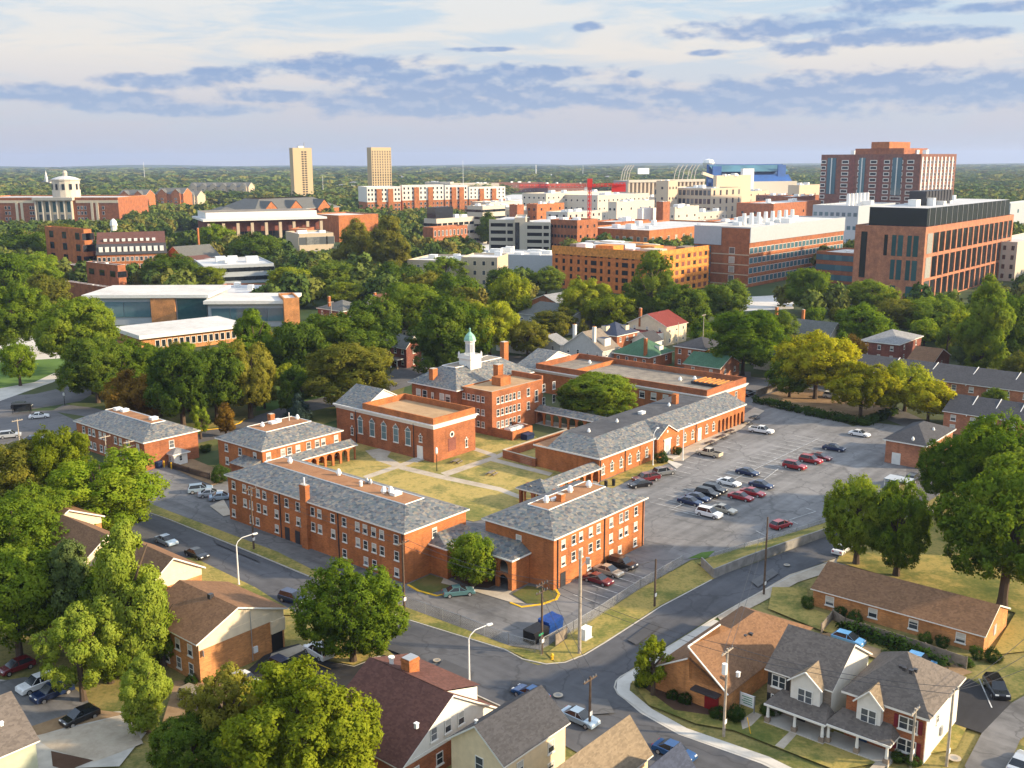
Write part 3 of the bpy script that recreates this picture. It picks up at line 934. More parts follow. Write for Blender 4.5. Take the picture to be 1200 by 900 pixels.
def crown_lobes(shape, seed):
    g = random.Random(seed)
    C, Rl = [], []
    if shape == 'round':
        C.append((0, 0, 0)); Rl.append(0.62)
        for i in range(46):
            a = g.uniform(0, 6.283); z = g.uniform(-0.85, 0.95)
            r = math.sqrt(max(0.05, 1 - z * z)) * g.uniform(0.55, 0.84)
            C.append((r * math.cos(a), r * math.sin(a), z * 0.76)); Rl.append(g.uniform(0.13, 0.29))
    elif shape == 'wide':
        C.append((0, 0, -0.05)); Rl.append(0.6)
        for i in range(50):
            a = g.uniform(0, 6.283); z = g.uniform(-0.6, 0.95)
            r = math.sqrt(max(0.05, 1 - z * z)) * g.uniform(0.55, 0.86)
            C.append((r * math.cos(a), r * math.sin(a), z * 0.68)); Rl.append(g.uniform(0.12, 0.27))
    elif shape == 'tall':
        for i in range(54):
            z = -0.88 + 1.82 * (i / 53.0)
            rad = 0.62 * (1 - max(0, z) ** 1.6) * (0.75 + 0.25 * min(1, (z + 1.1)))
            a = g.uniform(0, 6.283); r = rad * g.uniform(0.3, 0.95)
            C.append((r * math.cos(a), r * math.sin(a), z)); Rl.append(g.uniform(0.13, 0.29) * (1.0 - 0.5 * max(0, z)))
        C.append((0, 0, -0.2)); Rl.append(0.5)
    elif shape == 'open':
        for i in range(34):
            a = g.uniform(0, 6.283); z = g.uniform(-0.9, 0.95)
            r = math.sqrt(max(0.05, 1 - z * z)) * g.uniform(0.35, 0.8)
            C.append((r * math.cos(a), r * math.sin(a), z * 0.75)); Rl.append(g.uniform(0.11, 0.26))
    elif shape == 'cone':
        for i in range(30):
            z = -0.95 + 1.85 * (i / 29.0)
            rad = 0.8 * (1 - (z + 0.95) / 1.95)
            for k in range(2):
                a = g.uniform(0, 6.283); r = rad * g.uniform(0.3, 0.9)
                C.append((r * math.cos(a), r * math.sin(a), z)); Rl.append(0.10 + rad * 0.35)
    elif shape == 'bush':
        C.append((0, 0, 0)); Rl.append(0.78)
        for i in range(10):
            a = g.uniform(0, 6.283); z = g.uniform(-0.3, 0.6)
            C.append((0.5 * math.cos(a), 0.5 * math.sin(a), z)); Rl.append(g.uniform(0.35, 0.5))
    return C, Rl

CROWN = {}
LOD = {'near': (56000, 0.0225), 'mid': (19000, 0.038), 'far': (4200, 0.08), 'tiny': (420, 0.22)}
def crown(shape, var, lod):
    key = (shape, var, lod)
    if key not in CROWN:
        C, Rl = crown_lobes(shape, 100 * var + len(shape))
        n, lf = LOD[lod]
        if shape == 'open': n = int(n * 0.55)
        if shape == 'bush': n = int(n * 0.45)
        me = leaf_mesh('crown', C, Rl, n, lf, 17 * var + n)
        me.materials.append(MATS['leaf_green'])
        CROWN[key] = me
    return CROWN[key]

TRUNK = {}
def trunk(var):
    if var not in TRUNK:
        g = random.Random(var + 40)
        mb = MB()
        mb.tube((0, 0, -0.05), (0, 0, 0.09), 0.075, 0.05, 8, 'bark')
        mb.tube((0, 0, 0.09), (0.01, 0.01, 0.55), 0.05, 0.038, 8, 'bark', cap=False)
        for i in range(5):
            a = i * 1.26 + g.uniform(-.3, .3); zz = 0.42 + 0.05 * i
            e = Vector((0.26 * math.cos(a), 0.26 * math.sin(a), zz + 0.33))
            mb.tube((0.008, 0.008, zz), e, 0.028, 0.008, 6, 'bark')
        mb.tube((0.01, 0.01, 0.55), (0, 0, 0.98), 0.036, 0.01, 6, 'bark')
        TRUNK[var] = mb.mesh('trunk')
    return TRUNK[var]

NTREE = 0
TREES = []
def tree(u, vb, vt, wpx, leaf, shape='round', label=None, name='tree', cut=0.22, var=None, group=None, lod=None, cat='tree', hfac=None):
    """tree standing at ground pixel (u, vb), top at picture row vt, crown wpx pixels wide"""
    global NTREE
    NTREE += 1
    g = P(u, vb)
    h = height_at(u, vb, vt) * 0.99
    rx = 0.5 * wpx * pxm(u, vb) * 1.13
    return tree_at(g, h, rx, leaf, shape, label, name, cut, var, group, lod or ('near' if wpx > 62 else 'mid' if wpx > 30 else 'far'), cat)

def tree_at(g, h, rx, leaf, shape, label, name, cut, var, group, lod, cat='tree'):
    var = (NTREE * 7 + 3) % 3 if var is None else var
    t = thing(name, label, cat, g, rng.uniform(0, 6.28), group)
    zc0 = h * cut
    rz = (h - zc0) / 2
    c = crown(shape, var, lod)
    vext = {'round': 0.96, 'wide': 0.88, 'tall': 1.08, 'open': 0.98, 'cone': 1.0, 'bush': 1.0}[shape]
    linked('trunk', trunk(var), t, (0, 0, 0), 0, (h * 0.55 + 1.2, h * 0.55 + 1.2, h * 0.86))
    linked('crown', c, t, (0, 0, zc0 + rz), rng.uniform(0, 6.28), (rx * 1.0, rx * 1.0, rz / vext), [leaf])
    TREES.append((g.copy(), rx))
    return t

def bush(u, v, wpx, hpx, label, leaf='leaf_bush', group=None, name='bush'):
    g = P(u, v); m = pxm(u, v)
    o = linked(name, crown('bush', (int(u) % 3), 'mid' if wpx < 40 else 'mid'), None, g + Vector((0, 0, hpx * m * 0.46)), rng.uniform(0, 6), (wpx * m * 0.5,) * 2 + (hpx * m * 0.54,), [leaf])
    return tag(o, label, 'bush', group)

# ------------------------------------------------------------------ cars
CARMESH = {}
def car_proto(kind):
    if kind in CARMESH: return CARMESH[kind]
    spec = {
        'sedan': dict(L=4.75, W=1.82, body=[(-2.37, .32), (-2.33, .78), (-2.2, .92), (-1.55, .97), (.95, .93), (2.05, .80), (2.33, .66), (2.37, .35)], roof=[(-1.75, .93), (-.95, 1.42), (.25, 1.45), (1.15, .92)]),
        'suv': dict(L=4.75, W=1.92, body=[(-2.35, .38), (-2.37, .95), (-2.25, 1.08), (1.0, 1.08), (2.05, 1.0), (2.33, .85), (2.37, .4)], roof=[(-2.28, 1.05), (-1.95, 1.68), (.35, 1.74), (1.15, 1.06)]),
        'hatch': dict(L=4.2, W=1.78, body=[(-2.08, .34), (-2.1, .88), (-2.0, 1.0), (.85, .96), (1.8, .84), (2.06, .68), (2.1, .36)], roof=[(-2.02, .97), (-1.5, 1.46), (.15, 1.5), (1.1, .94)]),
        'van': dict(L=5.0, W=1.96, body=[(-2.48, .36), (-2.5, 1.0), (-2.4, 1.12), (1.35, 1.1), (2.3, .92), (2.47, .7), (2.5, .38)], roof=[(-2.42, 1.09), (-2.2, 1.74), (.7, 1.78), (1.75, 1.08)]),
        'pickup': dict(L=5.7, W=1.98, body=[(-2.83, .48), (-2.85, 1.05), (-2.8, 1.1), (1.35, 1.08), (2.5, 1.04), (2.8, .9), (2.85, .45)], roof=[(-.75, 1.08), (-.55, 1.76), (.75, 1.78), (1.45, 1.08)]),
    }[kind]
    W2 = spec['W'] / 2
    bm_ = MB()
    body = spec['body']
    secs = [(-W2, .06, .05), (-W2 + .10, 0, 0), (W2 - .10, 0, 0), (W2, .06, .05)]
    rings = []
    for (y, ins, low) in secs:
        rings.append([(x * (1 - ins / 2.4), y, z - low * (1 if z > .6 else 0)) for x, z in body])
    for a, b in zip(rings[:-1], rings[1:]):
        for i in range(len(body) - 1):
            bm_.poly([a[i], a[i + 1], b[i + 1], b[i]], 'metal_white')
        bm_.poly([a[-1], a[0], b[0], b[-1]], 'metal_dark')
    bm_.poly(rings[0][::-1], 'metal_white'); bm_.poly(rings[-1], 'metal_white')
    r = spec['roof']
    (xb, zb), (xr, zr), (xf, zf), (xw, zw) = r
    yb, yt = W2 - .08, W2 - .26
    # roof panel and pillars (paint)
    bm_.poly([(xr, -yt, zr), (xf, -yt, zf), (xf, yt, zf), (xr, yt, zr)], 'metal_white')
    for sgn in (-1, 1):
        for (p0, p1, q0, q1) in (((xb, zb), (xb + .14, zb), (xr, zr), (xr + .14, zr)), ((xw - .1, zw), (xw, zw), (xf - .08, zf), (xf, zf)), ((-.05, zb), (.06, zb), (-.05, zr), (.06, zr))):
            o = .012
            bm_.poly([(p0[0], sgn * (yb + o), p0[1]), (p1[0], sgn * (yb + o), p1[1]), (q1[0], sgn * (yt + o), q1[1]), (q0[0], sgn * (yt + o), q0[1])], 'metal_white')
    if kind == 'pickup':   # bed: dark plate between raised rails, its inner shade put into the colour
        bm_.box(-2.7, -.9, -.82, .82, 1.085, 1.115, 'opening_dark')
        for sgn in (-1, 1): bm_.box(-2.82, -.8, sgn * .93 - .06, sgn * .93 + .06, 1.05, 1.2, 'metal_white')
        bm_.box(-2.85, -2.74, -.9, .9, 1.05, 1.2, 'metal_white')
    body_me = bm_.mesh('body')
    gm = MB()
    for sgn in (-1, 1):
        gm.poly([(xb, sgn * yb, zb), (xw, sgn * yb, zw), (xf, sgn * yt, zf), (xr, sgn * yt, zr)], 'glass_dark')
    gm.poly([(xw, -yb, zw), (xw, yb, zw), (xf, yt, zf), (xf, -yt, zf)], 'glass_dark')
    gm.poly([(xb, -yb, zb), (xb, yb, zb), (xr, yt, zr), (xr, -yt, zr)], 'glass_dark')
    glass_me = gm.mesh('windows')
    wr = .37 if kind in ('suv', 'pickup', 'van') else .33
    wm = MB(); wm.tube((0, -.11, 0), (0, .11, 0), wr, wr, 14, 'tyre'); wheel_me = wm.mesh('wheel')
    hm = MB(); hm.tube((0, -.125, 0), (0, .125, 0), wr * .62, wr * .62, 10, 'rim'); rim_me = hm.mesh('rim')
    lm = MB(); lm.box(-.05, .05, -.2, .2, -.07, .07, 'lamp_clear'); hl = lm.mesh('headlight')
    tm = MB(); tm.box(-.05, .05, -.16, .16, -.1, .1, 'lamp_red'); tl = tm.mesh('tail_light')
    zl = body[-3][1] - .12
    zt = body[1][1] - .05
    wx = spec['L'] * .31
    CARMESH[kind] = (body_me, glass_me, wheel_me, rim_me, hl, tl, W2, wr, wx, spec['L'] / 2, zl, zt)
    return CARMESH[kind]

PAINT = {}
def paint(key, c, metal=0.3):
    if key not in PAINT:
        m, t, b = newmat(key)
        b.inputs['Base Color'].default_value = (*c, 1)
        b.inputs['Roughness'].default_value = 0.28
        b.inputs['Metallic'].default_value = metal
        b.inputs['Coat Weight'].default_value = 0.5
        n = t.noise(t.add('ShaderNodeTexCoord').outputs['Object'], 1.5, 3.0)
        t.put(b.inputs['Roughness'], t.math('ADD', t.math('MULTIPLY', n, 0.2), 0.2))
        PAINT[key] = key
    return key
for k_, c_ in dict(white=(.75, .75, .74), silver=(.42, .44, .46), black=(.008, .008, .010), navy=(.008, .022, .075), blue=(.015, .07, .20), skyblue=(.12, .33, .60),
                   red=(.28, .010, .016), darkred=(.13, .008, .014), beige=(.42, .37, .29), tan=(.33, .27, .19), teal=(.09, .19, .20), grey=(.16, .17, .18), silverblue=(.28, .37, .46), cream=(.55, .47, .34)).items():
    paint('paint_' + k_, c_, 0.05 if k_ in ('white', 'cream', 'red', 'darkred') else 0.25)

def heading(u0, v0, u1, v1):
    a, b = P(u0, v0), P(u1, v1)
    return math.atan2(b.y - a.y, b.x - a.x)
HB = CAMP - math.pi / 2          # facing down-right in the picture (along -B)
HBr = CAMP + math.pi / 2
HA = CAMP
HAr = CAMP + math.pi
def car(u, v, kind, color, ang, label, group=None, name=None, z=0.012):
    body, glass, wheel, rim, hl, tl, W2, wr, wx, L2, zl, zt = car_proto(kind)
    g = P(u, v); g.z = z
    nm = {'sedan': 'sedan_car', 'suv': 'suv_car', 'hatch': 'hatchback_car', 'van': 'minivan', 'pickup': 'pickup_truck'}[kind]
    t = thing(name or nm, label, 'pickup truck' if kind == 'pickup' else 'van' if kind == 'van' else 'car', g, ang, group)
    linked('body', body, t, mats=['paint_' + color])
    linked('windows', glass, t)
    for sx in (-1, 1):
        for sy in (-1, 1):
            w_ = linked('wheel', wheel, t, (sx * wx, sy * (W2 - .1), wr))
            linked('rim', rim, w_)
    for sy in (-1, 1):
        linked('headlight', hl, t, (L2 - .09, sy * (W2 - .36), zl))
        linked('tail_light', tl, t, (-L2 + .06, sy * (W2 - .28), zt))
    return t

# ------------------------------------------------------------------ the ground
gm = MB()
gm.poly([(-11000, -300, 0), (11000, -300, 0), (11000, 11000, 0), (-11000, 11000, 0)], 'earth_far')
structure('ground', gm)
ZL = [0.0]
def nz():
    ZL[0] += 0.004
    return ZL[0]
def lay(name, px, k):
    return sheet(name, px, nz(), k)
# low wooded rise far off
hm = MB()
for ring, (dist, hh) in enumerate(((8800, 16), (10400, 34))):
    n = 90
    prev = None
    for i in range(n + 1):
        a = R(-48 + 96 * i / n)
        z = hh * (0.45 + 0.55 * abs(math.sin(i * 0.37 + ring) * math.sin(i * 0.113 + 2 * ring)))
        f = Vector((math.sin(a) * (dist - 900), math.cos(a) * (dist - 900), -2)); t_ = Vector((math.sin(a) * dist, math.cos(a) * dist, z)); b_ = Vector((math.sin(a) * (dist + 900), math.cos(a) * (dist + 900), -2))
        if prev:
            hm.poly([prev[0], f, t_, prev[1]], 'earth_far'); hm.poly([prev[1], t_, b_, prev[2]], 'earth_far')
        prev = (f, t_, b_)
structure('hills', hm)
lay('lawn', [(-300, 545), (1500, 545), (1500, 1000), (-300, 1000)], 'yard_grass')
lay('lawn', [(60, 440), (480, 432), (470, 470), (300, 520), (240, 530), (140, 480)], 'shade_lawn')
lay('lawn', [(-80, 412), (60, 404), (84, 428), (50, 448), (0, 466), (-80, 482)], 'green_lawn')
lay('lawn', [(300, 455), (420, 440), (420, 460), (340, 478), (300, 482)], 'green_lawn')
lay('plaza', [(-60, 400), (35, 395), (55, 372), (66, 374), (62, 396), (75, 405), (70, 420), (-60, 427)], 'paving_pale')
lay('car_park', [(556, 236), (600, 228), (800, 226), (925, 232), (965, 248), (1000, 272), (1000, 294), (830, 302), (650, 304), (556, 302)], 'deck_lightgrey')
# roads behind the campus
lay('road', [(-80, 468), (40, 462), (84, 452), (130, 430), (150, 436), (95, 470), (0, 486), (-80, 500)], 'asphalt_back')
lay('road', [(60, 482), (100, 488), (150, 505), (230, 520), (300, 503), (350, 485), (420, 470), (480, 452), (560, 405), (552, 398), (470, 433), (455, 444), (400, 461), (340, 474), (296, 489), (236, 507), (160, 492), (110, 478), (75, 474)], 'asphalt_back')
lay('sidewalk', [(-60, 466), (40, 448), (66, 436), (84, 428), (92, 433), (62, 448), (50, 452), (0, 470), (-60, 482)], 'paving_pale')
lay('lawn', [(235, 504), (262, 489), (300, 487), (285, 494)], 'dry_lawn')
lay('road', [(300, 300), (100, 330), (150, 330), (172, 305), (176, 305), (178, 345), (152, 345), (155, 320)], 'asphalt_back') if False else None
lay('road', [(153, 350), (176, 350), (170, 312), (158, 312)], 'asphalt_back')
lay('road', [(212, 245), (222, 245), (238, 272), (226, 272)], 'asphalt_back')
lay('parking_lot', [(430, 285), (560, 270), (565, 300), (470, 305)], 'asphalt_back')
lay('road', [(866, 440), (1000, 455), (1100, 500), (1130, 560), (1085, 590), (1056, 560), (1060, 500), (1010, 480), (900, 466), (870, 476)], 'asphalt_back')
lay('road', [(440, 455), (500, 440), (530, 425), (880, 445), (880, 436), (530, 412), (470, 425)], 'asphalt_back')
lay('parking_lot', [(840, 350), (930, 345), (930, 362), (850, 366)], 'deck_white')
# campus asphalt
lay('parking_lot', [(-60, 486), (62, 481), (98, 497), (70, 518), (20, 532), (-60, 545)], 'asphalt_back')
lay('driveway', [(150, 560), (200, 543), (258, 558), (300, 560), (560, 580), (700, 560), (760, 575), (812, 655), (750, 690), (700, 722), (633, 762), (596, 757), (478, 713), (370, 671), (325, 648), (200, 600), (160, 586)], 'asphalt_drive')
lay('parking_lot', [(700, 560), (790, 510), (880, 470), (905, 466), (1000, 500), (1020, 495), (1062, 500), (1062, 560), (1000, 600), (972, 611), (840, 652), (812, 656), (757, 640), (700, 600)], 'asphalt_lot')
lay('parking_lot', [(690, 700), (655, 694), (757, 634), (790, 640), (740, 690), (700, 716)], 'asphalt_drive')
# the two streets
lay('road', [(90, 574), (130, 586), (160, 597), (200, 611), (300, 651), (360, 676), (472, 726), (592, 763), (640, 790), (722, 806), (755, 834), (800, 860), (897, 892), (1000, 950), (900, 1000), (760, 930), (640, 862), (597, 832), (540, 806), (460, 768), (430, 756), (360, 726), (277, 690), (180, 645), (100, 610), (60, 596)], 'asphalt_road')
lay('road', [(592, 768), (630, 780), (655, 778), (675, 773), (710, 753), (775, 710), (847, 674), (977, 626), (1030, 604), (1050, 590), (1078, 578), (1085, 588), (1040, 625), (985, 652), (925, 675), (875, 702), (835, 724), (740, 784), (722, 806), (640, 800)], 'asphalt_cross')
# sidewalks, verges
lay('verge', [(150, 585), (170, 588), (200, 600), (325, 647), (370, 670), (478, 713), (596, 757), (628, 766), (655, 779), (625, 776), (592, 761), (472, 724), (360, 674), (300, 649), (200, 609), (160, 595)], 'verge_grass')
lay('verge', [(640, 766), (700, 724), (750, 691), (812, 657), (838, 678), (775, 709), (710, 752), (676, 771), (652, 778)], 'verge_grass')
lay('verge', [(806, 655), (822, 648), (838, 646), (828, 655)], 'green_lawn')
lay('sidewalk', [(180, 646), (230, 668), (277, 692), (330, 714), (326, 720), (270, 699), (224, 676), (176, 652)], 'paving')
lay('sidewalk', [(440, 764), (460, 772), (540, 810), (597, 836), (590, 841), (530, 815), (455, 779), (432, 770)], 'paving')
sw_ = MB((0, 0, nz())); strip(sw_, pts_px([(843, 729), (790, 760), (745, 790), (731, 800), (730, 811), (757, 834), (800, 858), (897, 892), (1010, 948)]), 1.7, 0, 0.0, 'paving_pale'); structure('sidewalk', sw_)
lay('sidewalk', [(840, 723), (880, 700), (925, 674), (990, 653), (1085, 592), (1096, 600), (1000, 662), (935, 683), (890, 708), (846, 730)], 'paving')
lay('sidewalk', [(1060, 668), (1090, 680), (1118, 668), (1150, 650), (1156, 655), (1120, 676), (1088, 688), (1052, 678)], 'concrete')
# kerbs: real steps
def kerb(px, k='concrete', wd=0.18, h_=0.13, name='kerb'):
    mb = MB(); strip(mb, pts_px(px), wd, 0, h_, k); return structure(name, mb)
kerb([(160, 596), (200, 610), (300, 650), (360, 675), (472, 725), (592, 762), (612, 773), (640, 779), (662, 777), (685, 768), (710, 753), (775, 711), (834, 680)])
kerb([(1000, 947), (897, 895), (800, 862), (757, 838), (724, 814), (720, 806), (722, 799), (727, 794), (741, 786), (837, 725), (877, 702), (927, 676), (986, 653), (1040, 626)])
kerb([(180, 646), (277, 691), (360, 727), (430, 757), (460, 769), (540, 807), (597, 833)])
kerb([(478, 686), (490, 693), (512, 699), (520, 697)], 'yellow_paint', 0.35, 0.16, 'yellow_kerb')
kerb([(598, 707), (611, 712), (635, 709), (652, 703), (655, 697), (651, 691)], 'yellow_paint', 0.35, 0.16, 'yellow_kerb')
kerb([(232, 505), (262, 502), (281, 496), (287, 491)], 'yellow_paint', 0.35, 0.16, 'yellow_kerb')
kerb([(360, 763), (382, 776), (415, 782), (448, 769)], 'paving_pale')
# dorm front plots
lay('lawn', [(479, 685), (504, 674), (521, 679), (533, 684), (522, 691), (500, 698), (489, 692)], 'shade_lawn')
lay('paving', [(520, 678), (548, 690), (590, 695), (604, 691), (596, 697), (615, 708), (600, 707), (560, 695), (517, 684)], 'paving')
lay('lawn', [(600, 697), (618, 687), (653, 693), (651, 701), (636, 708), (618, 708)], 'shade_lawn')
lay('flower_bed', [(527, 677), (552, 688), (572, 690), (588, 683), (548, 668)], 'mulch')
# courtyard
lay('lawn', [(340, 560), (405, 520), (555, 500), (600, 495), (640, 520), (705, 556), (650, 590), (555, 612), (430, 585)], 'dry_lawn')
for px in ([(444, 532), (462, 540), (475, 547), (517, 557), (587, 572), (612, 582), (608, 585), (583, 576), (512, 561), (470, 551), (455, 545), (440, 540)],
           [(425, 559), (476, 541.5), (490, 535), (495, 537.5), (480, 545), (430, 562)],
           [(516, 555), (580, 534.5), (602, 524.5), (607, 526), (586, 537), (524, 559)],
           [(552, 523.5), (582, 533), (579, 536.5), (549, 526.5)],
           [(580, 538), (648, 555), (644, 558.5), (575, 541)],
           [(428, 529), (446, 526), (458, 530), (452, 539), (438, 538)]):
    lay('path', px, 'paving')
# classroom verge and walk
lay('lawn', [(703, 566), (766, 539), (782, 536), (790, 541), (758, 553), (722, 571), (706, 578)], 'verge_grass')
lay('paving', [(782, 536), (842, 506), (884, 478), (896, 482), (868, 504), (830, 522), (800, 541), (790, 541)], 'paving')
lay('sidewalk', [(770, 536), (787, 541), (800, 545), (793, 550), (780, 541)], 'paving_pale')
# hedge plot
lay('lawn', [(886, 468), (930, 452), (1045, 478), (1018, 496)], 'bare_earth')
# nook west of the front dorm
lay('paving', [(196, 546), (222, 537), (258, 552), (268, 562), (250, 570), (225, 560)], 'bare_earth')
lay('paving', [(246, 594), (262, 586), (272, 604), (262, 606)], 'paving')
# foreground west: apartment yards
lay('lawn', [(180, 655), (224, 677), (270, 700), (330, 722), (350, 722), (300, 690), (228, 655)], 'verge_grass')
lay('verge', [(230, 660), (262, 690), (300, 705), (258, 684)], 'dry_lawn')
lay('parking_lot', [(-80, 790), (20, 800), (40, 840), (150, 835), (180, 850), (140, 900), (0, 905), (-80, 900)], 'concrete')
lay('driveway', [(0, 800), (30, 795), (90, 810), (105, 825), (75, 845), (30, 858), (0, 850)], 'asphalt_drive')
lay('verge', [(75, 855), (150, 838), (100, 832), (40, 852), (20, 858), (38, 866)], 'bare_earth')
lay('parking_lot', [(105, 850), (150, 838), (168, 873), (140, 884), (110, 895), (60, 880), (38, 865)], 'paving')
lay('verge', [(60, 882), (110, 893), (80, 905), (62, 900)], 'mulch')
lay('parking_lot', [(316, 764), (350, 756), (382, 776), (415, 783), (450, 770), (462, 778), (410, 815), (400, 840), (330, 812), (285, 792)], 'asphalt_fresh')
lay('sidewalk', [(318, 768), (352, 757), (360, 762), (330, 776), (310, 790)], 'paving')
lay('verge', [(362, 762), (384, 775), (414, 781), (446, 768), (470, 776), (440, 752), (380, 742)], 'dry_lawn')
lay('verge', [(205, 800), (290, 795), (300, 815), (240, 840), (190, 850)], 'bare_earth')
# foreground east
lay('lawn', [(740, 800), (760, 828), (815, 850), (860, 858), (980, 905), (1120, 880), (1135, 850), (1000, 800), (880, 830), (780, 800)], 'verge_grass')
lay('flower_bed', [(752, 806), (770, 800), (845, 830), (832, 840), (790, 834)], 'mulch')
lay('path', [(868, 846), (883, 836), (893, 840), (880, 853), (870, 857)], 'paving')
lay('path', [(908, 876), (930, 855), (938, 858), (918, 880)], 'paving')
lay('path', [(1010, 912), (1028, 893), (1040, 897), (1024, 920)], 'paving')
lay('driveway', [(1090, 830), (1135, 797), (1185, 825), (1152, 862), (1110, 848)], 'asphalt_fresh')
lay('driveway', [(1185, 826), (1240, 795), (1260, 810), (1195, 870), (1160, 950), (1130, 900), (1150, 862)], 'asphalt_drive')
lay('yard', [(960, 745), (1010, 738), (1140, 790), (1110, 800), (1000, 765)], 'bare_earth')
lay('lawn', [(990, 640), (1080, 600), (1200, 690), (1250, 760), (1160, 770), (1190, 720), (980, 660)], 'verge_grass')
lay('lawn', [(905, 690), (945, 690), (950, 715), (1010, 735), (1140, 775), (1100, 785), (960, 740), (900, 715)], 'verge_grass')
# repairs and worn places in the asphalt
for px, k_ in (([(250, 633), (300, 655), (306, 661), (254, 639)], 'asphalt_patch'), ([(520, 775), (556, 790), (548, 800), (512, 784)], 'asphalt_patch'), ([(735, 752), (765, 730), (775, 735), (746, 758)], 'asphalt_patch'),
              ([(600, 800), (640, 806), (636, 822), (596, 812)], 'asphalt_patch'), ([(880, 683), (905, 668), (912, 674), (888, 690)], 'asphalt_worn'), ([(690, 820), (712, 822), (720, 838), (694, 840)], 'asphalt_worn'),
                            
              ([(420, 745), (470, 760), (500, 775), (494, 779), (462, 766), (414, 750)], 'asphalt_patch')):
    lay('asphalt_repair', px, k_)
# painted marks
def line(p0, p1, k='white_line', wd=0.12):
    mb = MB(); strip(mb, pts_px([p0, p1]), wd, 0, 0.0, k)
    return mb
ZM = nz() + 0.004
mk = MB((0, 0, ZM))
def addline(p0, p1, k='white_line', wd=0.14):
    strip(mk, pts_px([p0, p1]), wd, 0, 0.0, k)
addline((790, 597), (960, 515)); addline((886, 571), (912, 551)); addline((784, 598), (822, 607)); addline((925, 611), (956, 601)); addline((956, 601), (944, 597)); addline((886, 624), (898, 630)); addline((925, 611), (935, 616))
c0, c1 = P(790, 597), P(960, 515)
dl = (c1 - c0); Ln = dl.length; dl.normalize()
nn = Vector((-dl.y, dl.x, 0))
k = 0.0
while k < Ln:
    c = c0 + dl * k
    for s_ in (-1, 1):
        strip(mk, [c, c + nn * s_ * 5.2], 0.11, 0, 0.0, 'white_line')
    k += 2.75
for i in range(9):
    a = P(775 + i * 9.5, 556 - i * 4.6)
    strip(mk, [a, a - BV * 5], 0.11, 0, 0.0, 'white_line')
addline((350, 771), (388, 787), 'yellow_line', 0.16); addline((322, 793), (372, 806), 'yellow_line', 0.16)
addline((1147, 798), (1162, 832), 'white_line')
for i in range(6):
    a = P(672 + i * 11, 699 - i * 5.6)
    strip(mk, [a, a - BV * 4.6], 0.11, 0, 0.0, 'white_line')
structure('road_marking', mk)
# manholes and patches
mh = MB((0, 0, ZM))
for (u, v, r_) in ((654, 817, 0.6), (1118, 891, 0.7), (922, 664, 0.5), (833, 675, 0.0), (512, 776, 0.5)):
    if r_ <= 0: continue
    c = P(u, v)
    mh.poly([(c.x + r_ * math.cos(t), c.y + r_ * math.sin(t), 0) for t in [i * math.pi / 10 for i in range(20)]], 'paving')
    mh.poly([(c.x + r_ * .55 * math.cos(t), c.y + r_ * .55 * math.sin(t), 0.004) for t in [i * math.pi / 10 for i in range(20)]], 'concrete_dark')
structure('manhole_cover', mh)
# bank and retaining wall along the side street
wl = [(836, 678), (870, 664), (905, 651), (940, 638.5), (977, 626), (1000, 617)]
le = [(832, 653), (868, 642), (903, 632), (940, 621), (974, 611), (995, 602)]
bk = MB()
for i in range(len(wl) - 1):
    a, b = P(*wl[i]), P(*wl[i + 1]); c, d = P(*le[i + 1]), P(*le[i])
    bk.poly([(a.x, a.y, 1.45), (b.x, b.y, 1.45), (c.x, c.y, 0.05), (d.x, d.y, 0.05)], 'verge_grass')
a, d, e_ = P(836, 678), P(832, 653), P(816, 660)
bk.poly([(a.x, a.y, 1.45), (d.x, d.y, 0.05), (e_.x, e_.y, 0.05)], 'verge_grass')
structure('grass_bank', bk)
wm_ = MB(); strip(wm_, pts_px([(822, 664)] + wl), 0.25, -0.2, 1.55, 'concrete_dark')
o = wm_.build('retaining_wall'); tag(o, 'long low concrete retaining wall between the car park bank and the side street', 'wall')

# ------------------------------------------------------------------ the campus
GC = 'brick campus buildings with slate roofs'
# front dormitory
b = from_corner('dormitory', 'long three storey brick dormitory with slate roof and one chimney, beside the street', 'building', (474, 624), (263.5, 557), (547.5, 597.5), 8.2, group=GC)
D1 = b
b.walls('brick_orange')
b.hip(4.6, 2.1)
top = [274, 286.5, 293.5, 302.5, 310, 323.5, 336, 349, 353, 366.5, 374.5, 390, 403.5, 419, 428, 438, 447.5, 464.5]
b.wins_u('B', top, 6.6, (5.95, 3.35), 1.0, 1.45)
b.wins_u('B', [274, 295, 302, 324.5, 404, 429, 439, 465], 2.0, (0.75,), 1.0, 1.35)
for u in (337, 349):
    a = b.s_of_u('B', u, 1.2); b.slab('door', 'B', a - .6, a + .6, 0.1, 2.3, .08, 'metal_dark')
b.wins_u('A', [509], 6.6, (5.7,), 1.05, 1.5)
a = b.s_of_u('B', 358.5, 8.2)
b.chimney(-.2, a, 0.9, 1.5, 0, 10.9)
mbx = MB(); mbx.tube((-.2, a, 10.9), (-.2, a, 12.1), .14, .14, 8, 'metal_white'); mbx.build('flue', b.t)
b.downpipes('B', [b.s_of_u('B', u, 4) for u in (329, 397)] + [0.5])
for (u, v) in ((340, 542), (397, 556)):
    p = b.loc(P(u, v, 10.4)); b.vent(p[0], p[1], 10.3)
for (u, v) in ((430, 565.5), (434, 566.5)):
    p = b.loc(P(u, v, 10.4)); b.vent(p[0], p[1], 10.3, 'metal_grey', .35, .9)
p = b.loc(P(450, 577, 10.4)); b.vent(p[0], p[1], 10.3, r=.5); p = b.loc(P(458, 577, 10.4)); b.vent(p[0], p[1], 10.3, r=.5)
p = b.loc(P(464, 579, 10.4)); b.unit(p[0], p[1], 10.3, 1.6, 1.2, .4)
p = b.loc(P(423, 569, 10.4)); b.unit(p[0], p[1], 10.3, .4, .4, .8)

